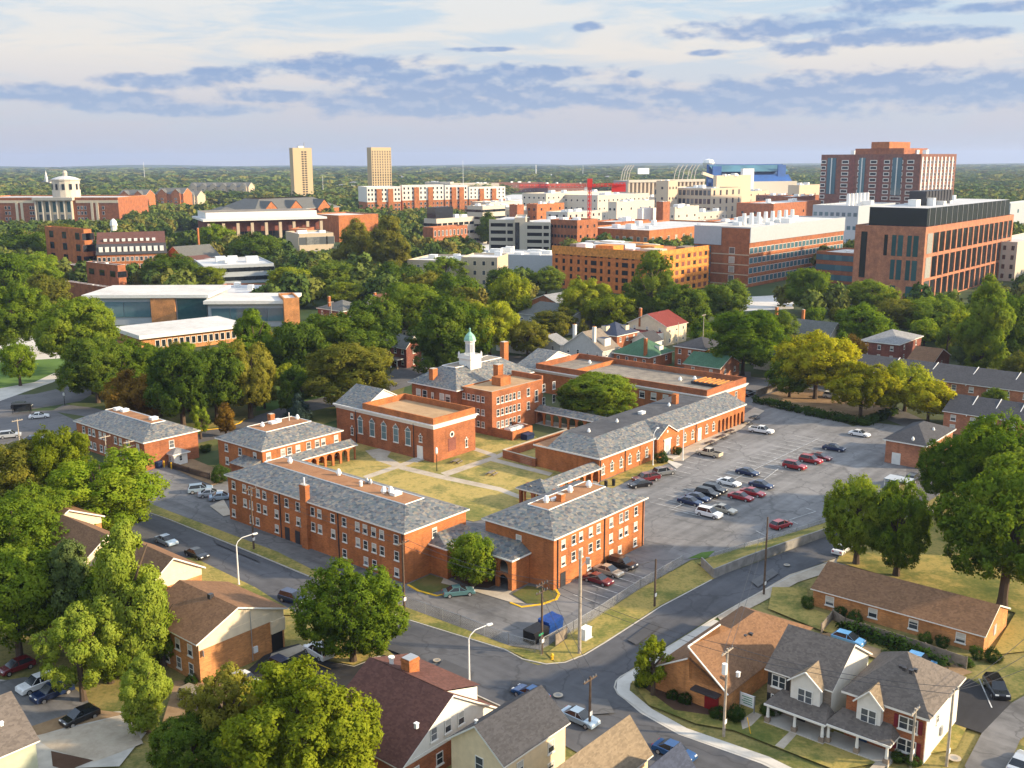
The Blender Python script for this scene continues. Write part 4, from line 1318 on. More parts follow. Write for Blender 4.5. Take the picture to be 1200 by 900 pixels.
# right dormitory
b = from_corner('dormitory', 'three storey brick dormitory with square slate roof, cars along its sunlit wall', 'building', (649, 631.3), (567, 608.5), (759.3, 584.4), 8.2, group=GC)
D2 = b
b.walls('brick_orange')
b.hip(4.6, 2.1)
rt = [660, 672, 680.5, 692, 701, 716, 727.5, 734, 745]
b.wins_u('A', rt, 6.6, (5.95, 3.35), 1.0, 1.45)
b.wins_u('A', [690, 716, 726, 744], 1.5, (0.7,), 1.0, 1.35)
a = b.s_of_u('A', 659.5, 1.2); b.slab('door', 'A', a - .6, a + .6, 0.1, 2.3, .08, 'metal_dark')
b.wins_u('B', [608], 6.6, (5.7,), 1.05, 1.5)
b.downpipes('A', [b.s_of_u('A', u, 4) for u in (708, 753)] + [0.9])
for (u, v) in ((640, 588), (690, 570), (668, 576)):
    p = b.loc(P(u, v, 10.4)); b.vent(p[0], p[1], 10.3, r=.5)
p = b.loc(P(657, 586, 10.4)); b.chimney(p[0], p[1], 1.0, 1.0, 10.2, 11.4)
p = b.loc(P(650, 585, 10.4)); b.unit(p[0], p[1], 10.3, 1.6, .5, .3)

# L shaped link between the two dormitories
p1 = D1.loc(D1.W(D1.La, 0)); 
g1a = D1.s_of_u('A', 504, 4.9)
d2c = D1.loc(D2.W(0, D2.Lb)); d2n = D1.loc(D2.W(0, 0))
lk = thing('covered_walkway', 'two storey arched brick walkway joining the two dormitories around a leafy tree', 'walkway', D1.O, CAMP, GC)
hL = 5.0
w1 = -3.6
mb = MB()
xe = D1.La - 0.02
xr = d2c[0] - 0.03                     # plane of the right dormitory's left wall
arch_end = g1a
# west wing along the end wall of the front dormitory
mb.box(arch_end, arch_end + .4, w1, -.02, -.2, hL, 'brick_orange')
nA = 3
L1 = xr - arch_end - 4.2
arch_wall(mb, lambda x, y, z: (arch_end + .41 + x, w1 + y, z), L1, nA, 2.55, 3.6, hL, .7, .35, 'brick_orange')
arch_wall(mb, lambda x, y, z: (arch_end + .41 + x, w1 + y, z), L1, nA, 0, 1.35, 2.54, .7, .35, 'brick_orange')
# east wing along the left wall of the right dormitory
yn = D1.loc(P(611, 688))[1]
x0e = xr - 4.0
L2_ = w1 - yn
mb.box(x0e, xr - .01, yn, yn + .4, -.2, hL, 'brick_orange')
arch_wall(mb, lambda x, y, z: (x0e + y, yn + .41 + x, z), L2_ - .42, 4, 2.55, 3.6, hL, .7, .35, 'brick_orange')
arch_wall(mb, lambda x, y, z: (x0e + y, yn + .41 + x, z), L2_ - .42, 4, 0, 1.35, 2.54, .7, .35, 'brick_orange')
mb.build('arcade_wall', lk)
mb = MB()
mb.box(arch_end + .42, xr - .05, w1 + .36, -.06, 2.4, 2.55, 'concrete')
mb.box(x0e + .36, xr - .06, yn + .42, w1 + .35, 2.4, 2.55, 'concrete')
mb.build('upper_floor', lk)
mb = MB()
mb.poly([(arch_end - .4, w1 - .4, hL), (xr, w1 - .4, hL), (xr, -.02, hL + 1.25), (arch_end + 1.6, -.02, hL + 1.25)], 'slate_roof')
mb.poly([(arch_end - .4, w1 - .4, hL), (arch_end + 1.6, -.02, hL + 1.25), (arch_end - .4, -.02, hL)], 'slate_roof')
mb.poly([(x0e - .4, yn - .4, hL + .01), (xr - .02, yn + 1.6, hL + 1.26), (xr - .02, 0, hL + 1.26), (x0e - .4, w1, hL + .01)], 'slate_roof')
mb.poly([(x0e - .4, yn - .4, hL + .01), (xr - .02, yn - .4, hL + .01), (xr - .02, yn + 1.6, hL + 1.26)], 'slate_roof')
r_ = mb.build('roof', lk)
mb = MB()
mb.box(arch_end - .44, x0e - .45, w1 - .44, w1 - .36, hL - .2, hL + .02, 'trim_white'); mb.box(arch_end - .44, arch_end - .36, w1 - .35, -.02, hL - .2, hL + .02, 'trim_white')
mb.box(x0e - .44, x0e - .36, yn - .44, w1 - .45, hL - .2, hL + .03, 'trim_white'); mb.box(x0e - .35, xr - .03, yn - .44, yn - .36, hL - .2, hL + .03, 'trim_white')
mb.build('fascia', r_)

# west dormitory
b = from_corner('dormitory', 'two storey brick dormitory with slate roof behind the long street dormitory', 'building', (307.2, 528.2), (253, 513.5), (402.3, 505.3), 5.9, group=GC)
D3 = b
b.walls('brick_orange'); b.hip(4.3, 2.2)
b.wins_u('A', [314.5, 331.5, 339, 349, 361.5, 371.5, 378.7, 393.7], 4.4, (3.7, 0.8), 1.15, 1.5, glass='glass_pale')
b.wins_u('B', [265.5, 281.5, 298.8], 4.4, (3.6, 0.8), 1.1, 1.5)
p = b.loc(P(318, 493, 8.1)); b.chimney(p[0], p[1], 1.1, 1.1, 8.0, 9.6)
for (u, v) in ((307.5, 500), (348.5, 491)):
    p = b.loc(P(u, v, 8.1)); b.vent(p[0], p[1], 8.0)
p = b.loc(P(320, 496, 8.1)); b.unit(p[0], p[1], 8.0, 1.6, 1.4, .5); p = b.loc(P(326, 494.5, 8.1)); b.unit(p[0], p[1], 8.0, .9, 1.2, .7)
mb = MB(); p = b.loc(P(339, 493, 8.1)); mb.tube((p[0], p[1], 8.1), (p[0], p[1], 9.9), .1, .1, 6, 'metal_white'); mb.build('flue', b.t)
mb = MB(); mb.box(-3.2, -.02, .6, 6.2, 0, 3.0, 'brick_red'); mb.build('porch', b.t)
mb = MB(); mb.poly([(-3.6, .3, 3.02), (-.02, .3, 3.9), (-.02, 6.5, 3.9), (-3.6, 6.5, 3.02)], 'slate_roof'); mb.poly([(-3.6, .3, 3.02), (-.02, .3, 3.02), (-.02, .3, 3.9)], 'slate_roof'); mb.build('porch_roof', b.t)

def arcade(name, label, C_end0, C_end1, h_, depth, n, ang, group=GC, rise=.9, hip0=False, hip1=False, k='brick_orange', zs=None, backwall=False, both=True):
    """covered arcade: eave line from pixel C_end0 to C_end1 at height h_, roof rising away from it over depth"""
    a, c = P(*C_end0, h_), P(*C_end1, h_)
    d = Vector((math.cos(ang), math.sin(ang), 0))
    L = (c - a).dot(d)
    t = thing(name, label, 'walkway', (a.x, a.y, 0), ang, group)
    FOOT.append((Vector((a.x, a.y, 0)), d, Vector((-d.y, d.x, 0)), L, depth))
    mb = MB()
    zs = h_ * .62 if zs is None else zs
    arch_wall(mb, lambda x, y, z: (x, .35 + y, z), L, n, 0, zs, h_, .55, .3, k)
    if both and not backwall: arch_wall(mb, lambda x, y, z: (x, depth - .65 + y, z), L, n, 0, zs, h_, .55, .3, k)
    if backwall: mb.box(0, L, depth - .3, depth, 0, h_, k)
    mb.build('arcade_wall', t)
    fl = MB(); fl.box(0, L, .2, depth, 0, .12, 'concrete'); fl.build('floor', t)
    rm = MB()
    if both and not backwall:
        m = depth / 2
        rm.poly([(-.3, 0, h_ + .05), (L + .3, 0, h_ + .05), (L + .3 - (2 if hip1 else 0), m, h_ + rise), (-.3 + (2 if hip0 else 0), m, h_ + rise)], 'slate_roof')
        rm.poly([(-.3, depth, h_ + .05), (L + .3, depth, h_ + .05), (L + .3 - (2 if hip1 else 0), m, h_ + rise), (-.3 + (2 if hip0 else 0), m, h_ + rise)], 'slate_roof')
        for x, q_, on in ((-.3, 2, hip0), (L + .3, -2, hip1)):
            rm.poly([(x, 0, h_ + .05), (x, depth, h_ + .05), (x + (q_ if on else 0), m, h_ + rise)], 'slate_roof')
    else:
        rm.poly([(-.3, 0, h_ + .05), (L + .3, 0, h_ + .05), (L + .3, depth, h_ + rise), (-.3, depth, h_ + rise)], 'slate_roof')
        for x in (-.3, L + .3): rm.poly([(x, 0, h_ + .05), (x, depth, h_ + rise), (x, depth, h_)], k)
    r_ = rm.build('roof', t)
    fm = MB(); fm.box(-.34, L + .34, -.05, .03, h_ - .16, h_ + .06, 'trim_white'); fm.build('fascia', r_)
    return t, L
arcade('covered_walkway', 'sunlit brick arcade with eight arches in front of the two storey west dormitory', (345, 541.6), (419.5, 522), 3.3, 4.2, 8, CAMP, rise=1.0)
arcade('covered_walkway', 'short brick arcade tucked behind the square roofed dormitory, running to the arcade wing', (632, 577), (699.5, 548), 3.0, 4.0, 8, CAMP, rise=1.0)
arcade('covered_walkway', 'shaded low brick arcade with slate roof in front of the leafy inner yard', (697, 497.3), (627.5, 481.2), 3.4, 4.2, 8, CAMP - math.pi / 2 + math.pi * 0, rise=1.1) if False else None
# inner arcade: eave faces left-down, so its local x runs along -B
e0, e1 = (627, 481), (700, 497.5)
a0 = P(*e0, 3.3)
arcade('covered_walkway', 'shaded low brick arcade with slate roof in front of the leafy inner yard', e0, e1, 3.3, 4.2, 8, CAMP - math.pi / 2, rise=1.1)
# pavilion at the courtyard corner
b = from_corner('pavilion', 'small square open brick pavilion with hipped slate roof at the courtyard corner', 'pavilion', (640.5, 580), (609, 571.3), (657, 573), 3.1, group=GC)
mb = MB()
arch_wall(mb, lambda x, y, z: (y, x, z), b.Lb, 2, 0, 2.0, 3.1, .7, .4, 'brick_red')
arch_wall(mb, lambda x, y, z: (x + .41, y, z), b.La - .42, 1, 0, 2.0, 3.1, .7, .4, 'brick_orange')
arch_wall(mb, lambda x, y, z: (x + .41, b.Lb - .4 + y, z), b.La - .42, 1, 0, 2.0, 3.1, .7, .4, 'brick_red')
mb.build('arcade_wall', b.t)
b.hip(9, 1.9, deck=None)

# south west building
b = from_corner('dormitory', 'two storey brick hall with slate roof and small white booth at its foot, behind trees', 'building', (168.7, 518.7), (88.7, 493.1), (232, 504.7), 6.0, group=GC)
b.walls('brick_red'); b.hip(4.6, 2.3)
b.wins_u('B', [98.3, 105.3, 110, 117.6, 122.7, 135.6, 141.3, 149.7, 161.7], 4.5, (3.8, 0.8), 1.1, 1.5, glass='glass_pale')
b.wins_u('A', [201], 4.5, (3.6,), 1.2, 1.6)
for (u, v) in ((138, 480), (146, 481.5), (180, 491)):
    p = b.loc(P(u, v, 8.4)); b.unit(p[0], p[1], 8.3, 1.5, 1.3, .5)
b = from_corner('guard_booth', 'small white booth with pyramid grey roof against the brick hall', 'booth', (203.5, 533), (196, 530), (217, 528.5), 2.6)
b.walls('white_paint'); b.hip(3, 1.0, 'shingle_lightgrey', None, .5)
b.grid('A', 1, (1.0,), .7, 1.1, style='plainsash'); b.grid('B', 1, (1.0,), .6, 1.1, style='plainsash')

# chapel
b = from_corner('chapel', 'brick chapel with tall arched windows, white cornice and round window', 'chapel', (507.8, 498.1), (398.5, 471.3), (555.7, 484.4), 8.3)
b.walls('brick_red')
yg = b.s_of_u('B', 427, 8.3)
b.flat(1.35, .35, 'deck_tan', 'brick_orange', box=(0, b.La, 0, yg + .6))
mb = MB()
for (z0, z1, o_) in ((7.35, 7.75, .12), (7.75, 8.05, .3), (8.05, 8.3, .55)):
    mb.box(-o_, -.002, -o_, b.Lb + o_, z0, z1, 'trim_white'); mb.box(-.002, b.La + o_, -o_, -.002, z0, z1, 'trim_white')
mb.build('cornice', b.t)
b.gable('y', 3.3, 'slate_roof', 'white_paint', .6, .25, box=(0, b.La, yg + .7, b.Lb))
b.wins_u('B', [422.4, 436.2, 450, 464, 478.2], 4.5, (2.6,), 1.6, 3.1, 'arched', glass='glass_stained')
b.wins_u('B', [412.5], 4.5, (1.8,), .8, 1.5, 'arched'); b.wins_u('B', [412.5], 6.5, (5.6,), .9, 1.2)
b.wins_u('B', [493], 4.5, (4.0,), .9, 1.2, 'arched')
a = b.s_of_u('B', 492.5, 1.2); b.slab('door', 'B', a - .85, a + .85, .35, 3.1, .1, 'white_paint')
mb = MB(); mb.box(-1.6, -.01, a - 1.2, a + 1.2, -.2, .33, 'concrete'); mb.box(-2.2, -1.61, a - 1.2, a + 1.2, -.2, .17, 'concrete'); mb.build('steps', b.t)
a = b.s_of_u('A', 529.5, 5)
mb = MB()
for r0, r1, y_, k_ in ((.42, .66, -.08, 'trim_white'), (0.0, .42, -.04, 'glass')):
    for i in range(16):
        t0, t1 = i * math.pi / 8, (i + 1) * math.pi / 8
        pts = [(a + r1 * math.cos(t0), y_, 5.2 + r1 * math.sin(t0)), (a + r1 * math.cos(t1), y_, 5.2 + r1 * math.sin(t1)), (a + r0 * math.cos(t1), y_, 5.2 + r0 * math.sin(t1)), (a + r0 * math.cos(t0), y_, 5.2 + r0 * math.sin(t0))]
        mb.poly(pts if r0 else pts[:3], k_)
mb.build('round_window', b.t)
b.slab('niche', 'A', a - 1.2, a + 1.2, 1.6, 4.4, .06, 'brick_dark')
b.wins_u('A', [546.5], 2.5, (1.4,), .7, 1.7, 'arched')
b.downpipes('B', [b.s_of_u('B', 417.5, 4), b.s_of_u('B', 485, 4)])
mb = MB(); p = b.loc(P(453, 461, 9.6)); mb.box(p[0] - .8, p[0] + .8, p[1] - .5, p[1] + .5, 8.3, 9.9, 'brick_orange'); mb.build('chimney', b.t)

# main building with the cupola
t_main = None
b = from_corner('main_hall', 'tall brick main hall with hipped slate roof, white cupola and green dome', 'building', (535, 457.5), (480, 448), (622, 436.2), 9.8)
MH = b
b.walls('brick_red')
b.hip(5.2, 3.9, deck='deck_grey', over=.7)
b.wins_u('B', [490.5, 498, 518, 525], 7, (6.1, 2.2), 1.5, 2.3); b.wins_u('B', [507], 7, (6.3,), .8, 1.9)
c = from_corner('x', None, None, (576.5, 459.5), (535, 454.5), (656.5, 447.5), 10.5); bpy.data.objects.remove(c.t)
# flat-roofed front wing, part of the same hall
fx, fy = b.loc(c.O)
wing = Bld.__new__(Bld); wing.__dict__.update(c.__dict__); wing.t = b.t; wing.nw = 0
fl_y1 = 0.0
mb = MB(); mb.box(fx, fx + c.La, fy, -.02, -.3, 10.2, 'brick_red'); mb.build('wing_wall', b.t)
def inw(x, y): return (fx + x, fy + y)
b.flat(.35, .3, 'deck_tan', 'brick_orange', 'paving', 10.2, (fx, fx + c.La, fy, -.03))
mb = MB(); mb.box(fx + c.La - .5, fx + c.La + .02, fy - .02, -.03, 10.2, 11.4, 'brick_red'); mb.build('end_parapet', b.t)
def mwin(face, u, uz, z, w_, h_):
    a_ = c.s_of_u(face, u, uz)
    fm, pm = winmesh(w_, h_, 'sash')
    pos = (fx + a_, fy, z) if face == 'A' else (fx, fy + a_, z)
    o_ = linked('window', fm, b.t, pos, 0 if face == 'A' else -math.pi / 2); linked('pane', pm, o_)
for u in (538, 543.7, 549.5, 555, 560.5, 566):
    for z in (7.7, 4.6, 1.7): mwin('B', u, 8, z, .95, 1.4)
for u in (583.5, 588.5, 593.5, 598, 602.5, 608):
    for z in (7.4, 4.5, 1.6): mwin('A', u, 8, z, 1.0, 1.6)
for u in (619, 637, 649):
    for z in (7.3, 4.0): mwin('A', u, 8, z, 1.1, 1.9)
mwin('A', 628.5, 7, 5.4, 1.2, 2.8)
for (u, v, zt, w_) in ((508, 449, 13.6, 1.3), (584, 449, 14.6, 1.5), (591, 428, 16.2, 1.4)):
    p = b.loc(P(u, v, 10.0)); b.chimney(p[0], p[1], w_ * 1.25, w_, 8.5, zt)
p = b.loc(P(587, 447, 11)); b.boxpart('chimney_base', p[0] - 1.5, p[0] + 2.2, p[1] - 1.2, p[1] + 1.6, 10.2, 12.2, 'brick_orange')
# cupola
p = b.loc(P(551, 427, 13.6))
cx, cy = p
mb = MB()
mb.box(cx - 1.9, cx + 1.9, cy - 1.9, cy + 1.9, 11.5, 15.2, 'white_paint')
mb.box(cx - 2.15, cx + 2.15, cy - 2.15, cy + 2.15, 15.2, 15.5, 'white_paint')
for sx in (-1, 1):
    for sy in (-1, 1):
        mb.box(cx + sx * 1.9 - .18, cx + sx * 1.9 + .18, cy + sy * 1.9 - .18, cy + sy * 1.9 + .18, 15.5, 16.5, 'white_paint')
        mb.lathe([(.2, 16.5), (.0, 17.0)], 6, 'white_paint', cx + sx * 1.9, cy + sy * 1.9)
for sx in (-1, 1):
    mb.box(cx + sx * 1.9 - .06, cx + sx * 1.9 + .06, cy - 1.7, cy + 1.7, 15.5, 16.2, 'white_paint'); mb.box(cx - 1.7, cx + 1.7, cy + sx * 1.9 - .06, cy + sx * 1.9 + .06, 15.5, 16.2, 'white_paint')
mb.lathe([(1.35, 15.5), (1.3, 16.0), (1.15, 16.1), (1.15, 19.2), (1.45, 19.3), (1.45, 19.6)], 8, 'white_paint', cx, cy)
cup = mb.build('cupola', b.t)
mb = MB(); mb.lathe([(1.5, 19.6), (1.38, 20.1), (1.05, 20.8), (.55, 21.3), (.22, 21.6), (.2, 22.1), (.28, 22.3), (.0, 22.7)], 10, 'copper_green', cx, cy); mb.build('dome', cup, smooth=True)
mb = MB()
for i in range(8):
    a_ = (i + .5) * math.pi / 4; q_ = Vector((math.cos(a_), math.sin(a_), 0)); s_ = Vector((-q_.y, q_.x, 0))
    c_ = Vector((cx, cy, 0)) + q_ * 1.09
    mb.poly([c_ - s_ * .28 + Vector((0, 0, 16.7)), c_ + s_ * .28 + Vector((0, 0, 16.7)), c_ + s_ * .28 + Vector((0, 0, 18.7)), c_ - s_ * .28 + Vector((0, 0, 18.7))], 'grey_panel')
mb.build('louvre', cup)

# service yard beside the main hall
b2 = from_corner('yard_wall', 'low brick service yard wall with white cooling units at the foot of the main hall', 'wall', (600.5, 506), (570, 500), (625, 499), 2.2)
mb = MB(); mb.box(0, .3, 0, b2.Lb, -.2, 2.2, 'brick_red'); mb.box(.31, b2.La, 0, .3, -.2, 2.2, 'brick_orange'); mb.box(b2.La - .3, b2.La, .31, b2.Lb, -.2, 2.2, 'brick_red'); mb.build('wall', b2.t)
for i in range(3):
    mb = MB(); x_ = 2.0 + i * 2.1
    mb.box(x_, x_ + 1.8, 2.2, 4.2, 0, 2.0, 'metal_white'); mb.lathe([(.7, 2.0), (.7, 2.15), (.55, 2.16), (0, 2.1)], 12, 'metal_grey', x_ + .9, 3.2)
    o = mb.build('cooling_unit'); o.parent = None; o.matrix_world = Matrix.Translation(b2.O) @ Matrix.Rotation(CAMP, 4, 'Z')
    tag(o, ['white boxy cooling unit in the brick service yard, nearest the yard corner', 'white boxy cooling unit in the brick service yard, middle of three', 'white boxy cooling unit in the brick service yard, farthest from the yard corner'][i], 'cooling unit', 'cooling units in the service yard')

# garden wall by the arcade wing
gw = MB()
pth = pts_px([(664, 513), (590, 537.5), (627.5, 548)])
strip(gw, pth, .35, -.2, 1.9, 'brick_red')
strip(gw, pth, .5, 1.9, 2.02, 'paving')
o = gw.build('garden_wall'); tag(o, 'low brick garden wall with stone coping enclosing a yard beside the arcade wing', 'wall')

# classroom wing with arcade
b = from_corner('classroom_wing', 'long single storey brick wing with slate roof and gabled white doorway facing the car park', 'building', (702.5, 537.3), (626, 521), (880.3, 475), 4.8)
CW = b
h = b.h
La1 = b.s_of_u('A', 841, h - .3)
mb = MB(); mb.box(0, La1, 0, b.Lb, -.3, h, 'brick_orange'); mb.build('wall', b.t)
ys, rs = 5.2, 2.3
yb = b.Lb - 3.5
mb = MB()
mb.poly([(-.45, -.45, h + .1), (b.La + .3, -.45, h + .1), (b.La + .3, ys, h + rs), (ys, ys, h + rs)], 'slate_roof')
mb.poly([(-.45, -.45, h + .1), (ys, ys, h + rs), (ys, yb, h + rs), (-.45, yb, h + .1)], 'slate_roof')
mb.poly([(ys, yb, h + rs), (-.45, yb, h + .1), (ys, yb, h + .1)], 'brick_red')
mb.poly([(ys, ys, h + rs + .01), (La1 + 3, ys, h + rs + .01), (La1 + 3, yb, h + rs + .01), (ys, yb, h + rs + .01)], 'deck_dark')
mb.poly([(ys, yb, h + rs), (La1, yb, h + rs), (La1, yb, h), (ys, yb, h)], 'brick_red')
mb.poly([(-.1, yb + .01, h + .05), (La1, yb + .01, h + .05), (La1, b.Lb + .2, h + .05), (-.1, b.Lb + .2, h + .05)], 'deck_brown')
r_ = mb.build('roof', b.t)
mb = MB(); mb.box(-.5, b.La + .3, -.5, -.42, h - .18, h + .12, 'trim_white'); mb.box(-.5, -.42, -.41, b.Lb + .2, h - .18, h + .12, 'trim_white'); mb.box(-.49, La1, -.41, -.01, h - .18, h - .15, 'trim_white'); mb.build('fascia', r_)
mb = MB()
nar = 7
arch_wall(mb, lambda x, y, z: (La1 + .01 + x, y, z), b.La - La1, nar, 0, 2.7, h, .8, .4, 'brick_orange')
mb.box(La1, b.La, 3.6, 3.9, 0, h, 'brick_red'); mb.box(b.La - .01, b.La + .39, 0, 3.9, 0, h, 'brick_red')
mb.build('arcade_wall', b.t)
b.wins_u('A', [706.5, 717, 727.7, 737.8, 747.7, 757.7, 794, 802.5, 811.5, 828, 836], 2.5, (1.3,), 1.05, 1.45, 'arched', glass='glass_pale')
a = b.s_of_u('A', 819.5, 1.5); b.slab('door', 'A', a - .75, a + .75, .3, 3.2, .1, 'white_paint')
g0, g1 = b.s_of_u('A', 767, h), b.s_of_u('A', 790, h)
b.boxpart('porch', g0, g1, -.7, 0.5, -.2, h, 'brick_orange')
b.gable('x' if False else 'y', 2.1, 'slate_roof', 'brick_orange', .35, .3, box=(g0, g1, -.72, 6.5), z=h)
gc = (g0 + g1) / 2
mb = MB(); mb.box(gc - 1.25, gc + 1.25, -.86, -.7, .3, 3.7, 'trim_white'); mb.box(gc - 1.45, gc + 1.45, -.95, -.7, 3.7, 4.0, 'trim_white'); dr = mb.build('door_surround', b.t)
mb = MB(); mb.box(gc - .6, gc + .6, -.9, -.865, .35, 2.6, 'grey_panel'); mb.build('door', dr)
mb = MB(); mb.box(gc - 1.4, gc + 1.4, -3.2, -.71, -.2, .3, 'concrete'); mb.box(gc - 1.4, gc + 1.4, -4.0, -3.21, -.2, .15, 'concrete'); mb.build('steps', b.t)
mb = MB(); mb.lathe([(0, 0), (.32, 0)], 12, 'trim_white'); o = mb.build('medallion', b.t, (gc, -.78, h + .75)); o.rotation_euler = (math.pi / 2, 0, 0)
b.downpipes('A', [.3, b.s_of_u('A', 732.5, 3), g0 - .25, b.s_of_u('A', 815.5, 3)])
for (u, v) in ((690, 506.5), (723, 495), (752, 486), (784, 476)):
    p = b.loc(P(u, v, h + rs)); b.vent(p[0], p[1], h + rs - .1, r=.35, h=.9)
p = b.loc(P(752, 485, h + rs)); b.unit(p[0], p[1], h + rs, 1.6, 1.0, .5)
p = b.loc(P(791, 473, h + rs)); b.boxpart('chimney', p[0] - .6, p[0] + .6, p[1] - .6, p[1] + .6, h, h + rs + 2.3, 'brick_orange')

# south wing
b = from_corner('south_wing', 'long flat roofed brick wing with white cornice behind the leafy inner yard', 'building', (828.3, 464.7), (604, 428.7), (874.5, 449), 6.3)
SW = b
b.walls('brick_orange')
yg = b.Lb - 7
b.flat(1.5, .35, 'deck_grey', 'brick_red', box=(0, b.La, 0, yg))
mb = MB()
for (z0, z1, o_) in ((5.5, 5.8, .12), (5.8, 6.05, .3), (6.05, 6.3, .55)):
    mb.box(-o_, -.002, -o_, b.Lb + o_, z0, z1, 'trim_white'); mb.box(-.002, b.La + o_, -o_, -.002, z0, z1, 'trim_white')
mb.build('cornice', b.t)
b.gable('y', 3.4, 'slate_roof', 'white_paint', .6, .25, box=(0, b.La, yg + .1, b.Lb))
b.wins_u('B', [671, 684, 752.5, 766, 780, 795, 806, 819], 4.5, (3.3,), 1.6, 1.8, 'sash')
b.wins_u('A', [837, 850, 862.5], 4.5, (3.2, ), 1.15, 1.8, 'sash')
yd = b.loc(P(682, 433, 7))[1]
b.boxpart('roof_divider', .36, b.La - .36, yd - .25, yd + .25, 6.3, 7.4, 'brick_orange')
p = b.loc(P(833, 447, 7))
mb = MB(); mb.box(p[0] - 3, p[0] + 3, p[1] - 5, p[1] + 4, 6.5, 7.1, 'metal_dark')
for i in range(7): mb.box(p[0] - 3, p[0] + 3, p[1] - 5 + i * 1.3, p[1] - 4.5 + i * 1.3, 7.1, 7.3, 'plywood')
mb.build('roof_rack', b.t)
for (u, v) in ((797, 446), (691, 426), (814, 445)):
    p = b.loc(P(u, v, 6.4)); b.vent(p[0], p[1], 6.3, r=.5)

# brick garage east of the car park
b = from_corner('garage', 'plain brick outbuilding with dark hipped roof and white door at the car park edge', 'building', (1084.5, 522.7), (1040, 514), (1142, 507), 5.0)
b.walls('brick_salmon'); b.hip(7, 2.6, 'shingle_charcoal', None, .5)
a = b.s_of_u('B', 1050, 1); b.slab('door', 'B', a - .9, a + .9, .05, 2.5, .08, 'white_paint')
for (u, v) in ((1070, 514), (1094, 503)):
    p = b.loc(P(u, v, 6.4)); b.vent(p[0], p[1], 6.0, r=.3, h=.8)
b = from_corner('canopy', 'pale blue flat canopy over dark cars beside the brick outbuilding', 'canopy', (1064, 566), (1041, 557), (1072, 561), 2.6)
mb = MB(); mb.box(0, b.La, 0, b.Lb, 2.45, 2.6, 'glass_blue', top='grey_panel'); mb.build('roof', b.t)
for x_ in (.2, b.La - .2):
    for y_ in (.2, b.Lb - .2):
        mb = MB(); mb.tube((x_, y_, 0), (x_, y_, 2.45), .08, .08, 6, 'metal_white'); mb.build('post', b.t)

# ------------------------------------------------------------------ houses in front
def porch_post(b, x, y, h, k='white_paint'):
    mb = MB(); mb.box(x - .28, x + .28, y - .28, y + .28, 0, .9, 'stone_brick'); mb.tube((x, y, .9), (x, y, h), .2, .14, 8, k); return mb.build('porch_column', b.t)

AG = 'brown roofed apartment blocks'
def apartment(label, C, L, Rr, h, ridge, rise):
    b = from_corner('apartment_block', label, 'building', C, L, Rr, h, group=AG)
    b.walls('brick_tan')
    b.gable('y', rise, 'shingle_brown', 'cream', .5, .4, ridge=ridge)
    b.slab('siding', 'A', -.02, b.La + .02, h - 1.15, h, .06, 'cream')
    return b
b = apartment('orange brick apartment block with cream gable end and covered entry, nearest the junction', (232, 752.5), (160, 722), (354, 722.5), 5.6, .45, 2.5)
A1 = b
b.wins_u('B', [208, 222.5], 4.5, (3.2, .7), 1.0, 1.5, frame='trim_white'); b.wins_u('B', [180, 194], 4.5, (3.2, .7), 1.0, 1.5)
x1, x2 = b.s_of_u('A', 317, 3), b.s_of_u('A', 331, 2)
b.slab('siding', 'A', x1, b.La + .02, 2.75, h if False else 4.46, .3, 'cream', .0)
b.slab('entry', 'A', x1 + .1, x2, .02, 2.7, .05, 'opening_dark')  # entry is not cut out; a dark slab carries its shade as colour
p = x1
mb = MB(); mb.box(.4, .46, -.4, -.07, 3.6, 4.4, 'metal_grey'); mb.build('meter_box', b.t)
a = b.s_of_u('A', 298, 3); b.slab('meter_box', 'A', a - .3, a + .3, 1.2, 2.0, .25, 'metal_white')
a = b.s_of_u('A', 294, 3); mb = MB(); mb.tube((a, -.2, .3), (a, -.2, 7.0), .05, .05, 6, 'metal_grey'); mb.build('mast', b.t)
p = b.loc(P(247, 701, 8)); mb = MB(); mb.box(p[0] - .3, p[0] + .3, p[1] - .3, p[1] + .3, 7.4, 8.6, 'metal_dark'); mb.build('roof_vent', b.t)
b = apartment('brown roofed apartment block with cream gable, second from the junction', (176, 684), (112, 660), (236, 664), 8.0, .45, 2.5)
b = apartment('brown roofed apartment block half hidden behind the tall poplar', (99, 656), (48, 632), (150, 634), 8.2, .45, 2.6)
b = apartment('brown roofed apartment block farthest along the street, under the broad bright tree', (50, 623), (5, 603), (108, 600), 7.4, .45, 2.3)

# big brown roofed house
b = from_corner('house', 'large house with dark red brown roof, white gable and brick chimney', 'house', (472, 897), (372, 850), (592, 834), 3.3)
b.walls('brick_red')
rd = .5
ri = 4.6
b.gable('y', ri, 'shingle_redbrown', 'white_siding', .5, .3, ridge=rd)
b.slab('siding', 'A', 0, b.La, b.h - .35, b.h, .05, 'white_siding')
xr = b.La * rd
# shed dormer on the street side
mb = MB()
xo = b.La * .86; zr = b.h + ri; zo = zr - 1.6
mb.poly([(xr, .9, zr + .22), (xo + .3, .9, zo + .2), (xo + .3, b.Lb - .2, zo + .2), (xr, b.Lb - .2, zr + .22)], 'shingle_redbrown')
mb.build('roof', b.t)
mb = MB(); mb.poly([(xr, 1.1, zr), (xo, 1.1, zo + .05), (xo, 1.1, b.h - .2), (xr, 1.1, b.h - .2)], 'white_siding'); mb.poly([(xo, 1.1, b.h - .2), (xo, b.Lb - .4, b.h - .2), (xo, b.Lb - .4, zo), (xo, 1.1, zo)], 'white_siding'); mb.build('dormer', b.t)
for u in (508, 524.5, 540):
    a = b.s_of_u('A', u, 5.0); b.win('A', a, 4.0, .95, 1.5, off=.03)
for u in (487, 515):
    a = b.s_of_u('A', u, 1.6); b.win('A', a, .9, 1.0, 1.4)
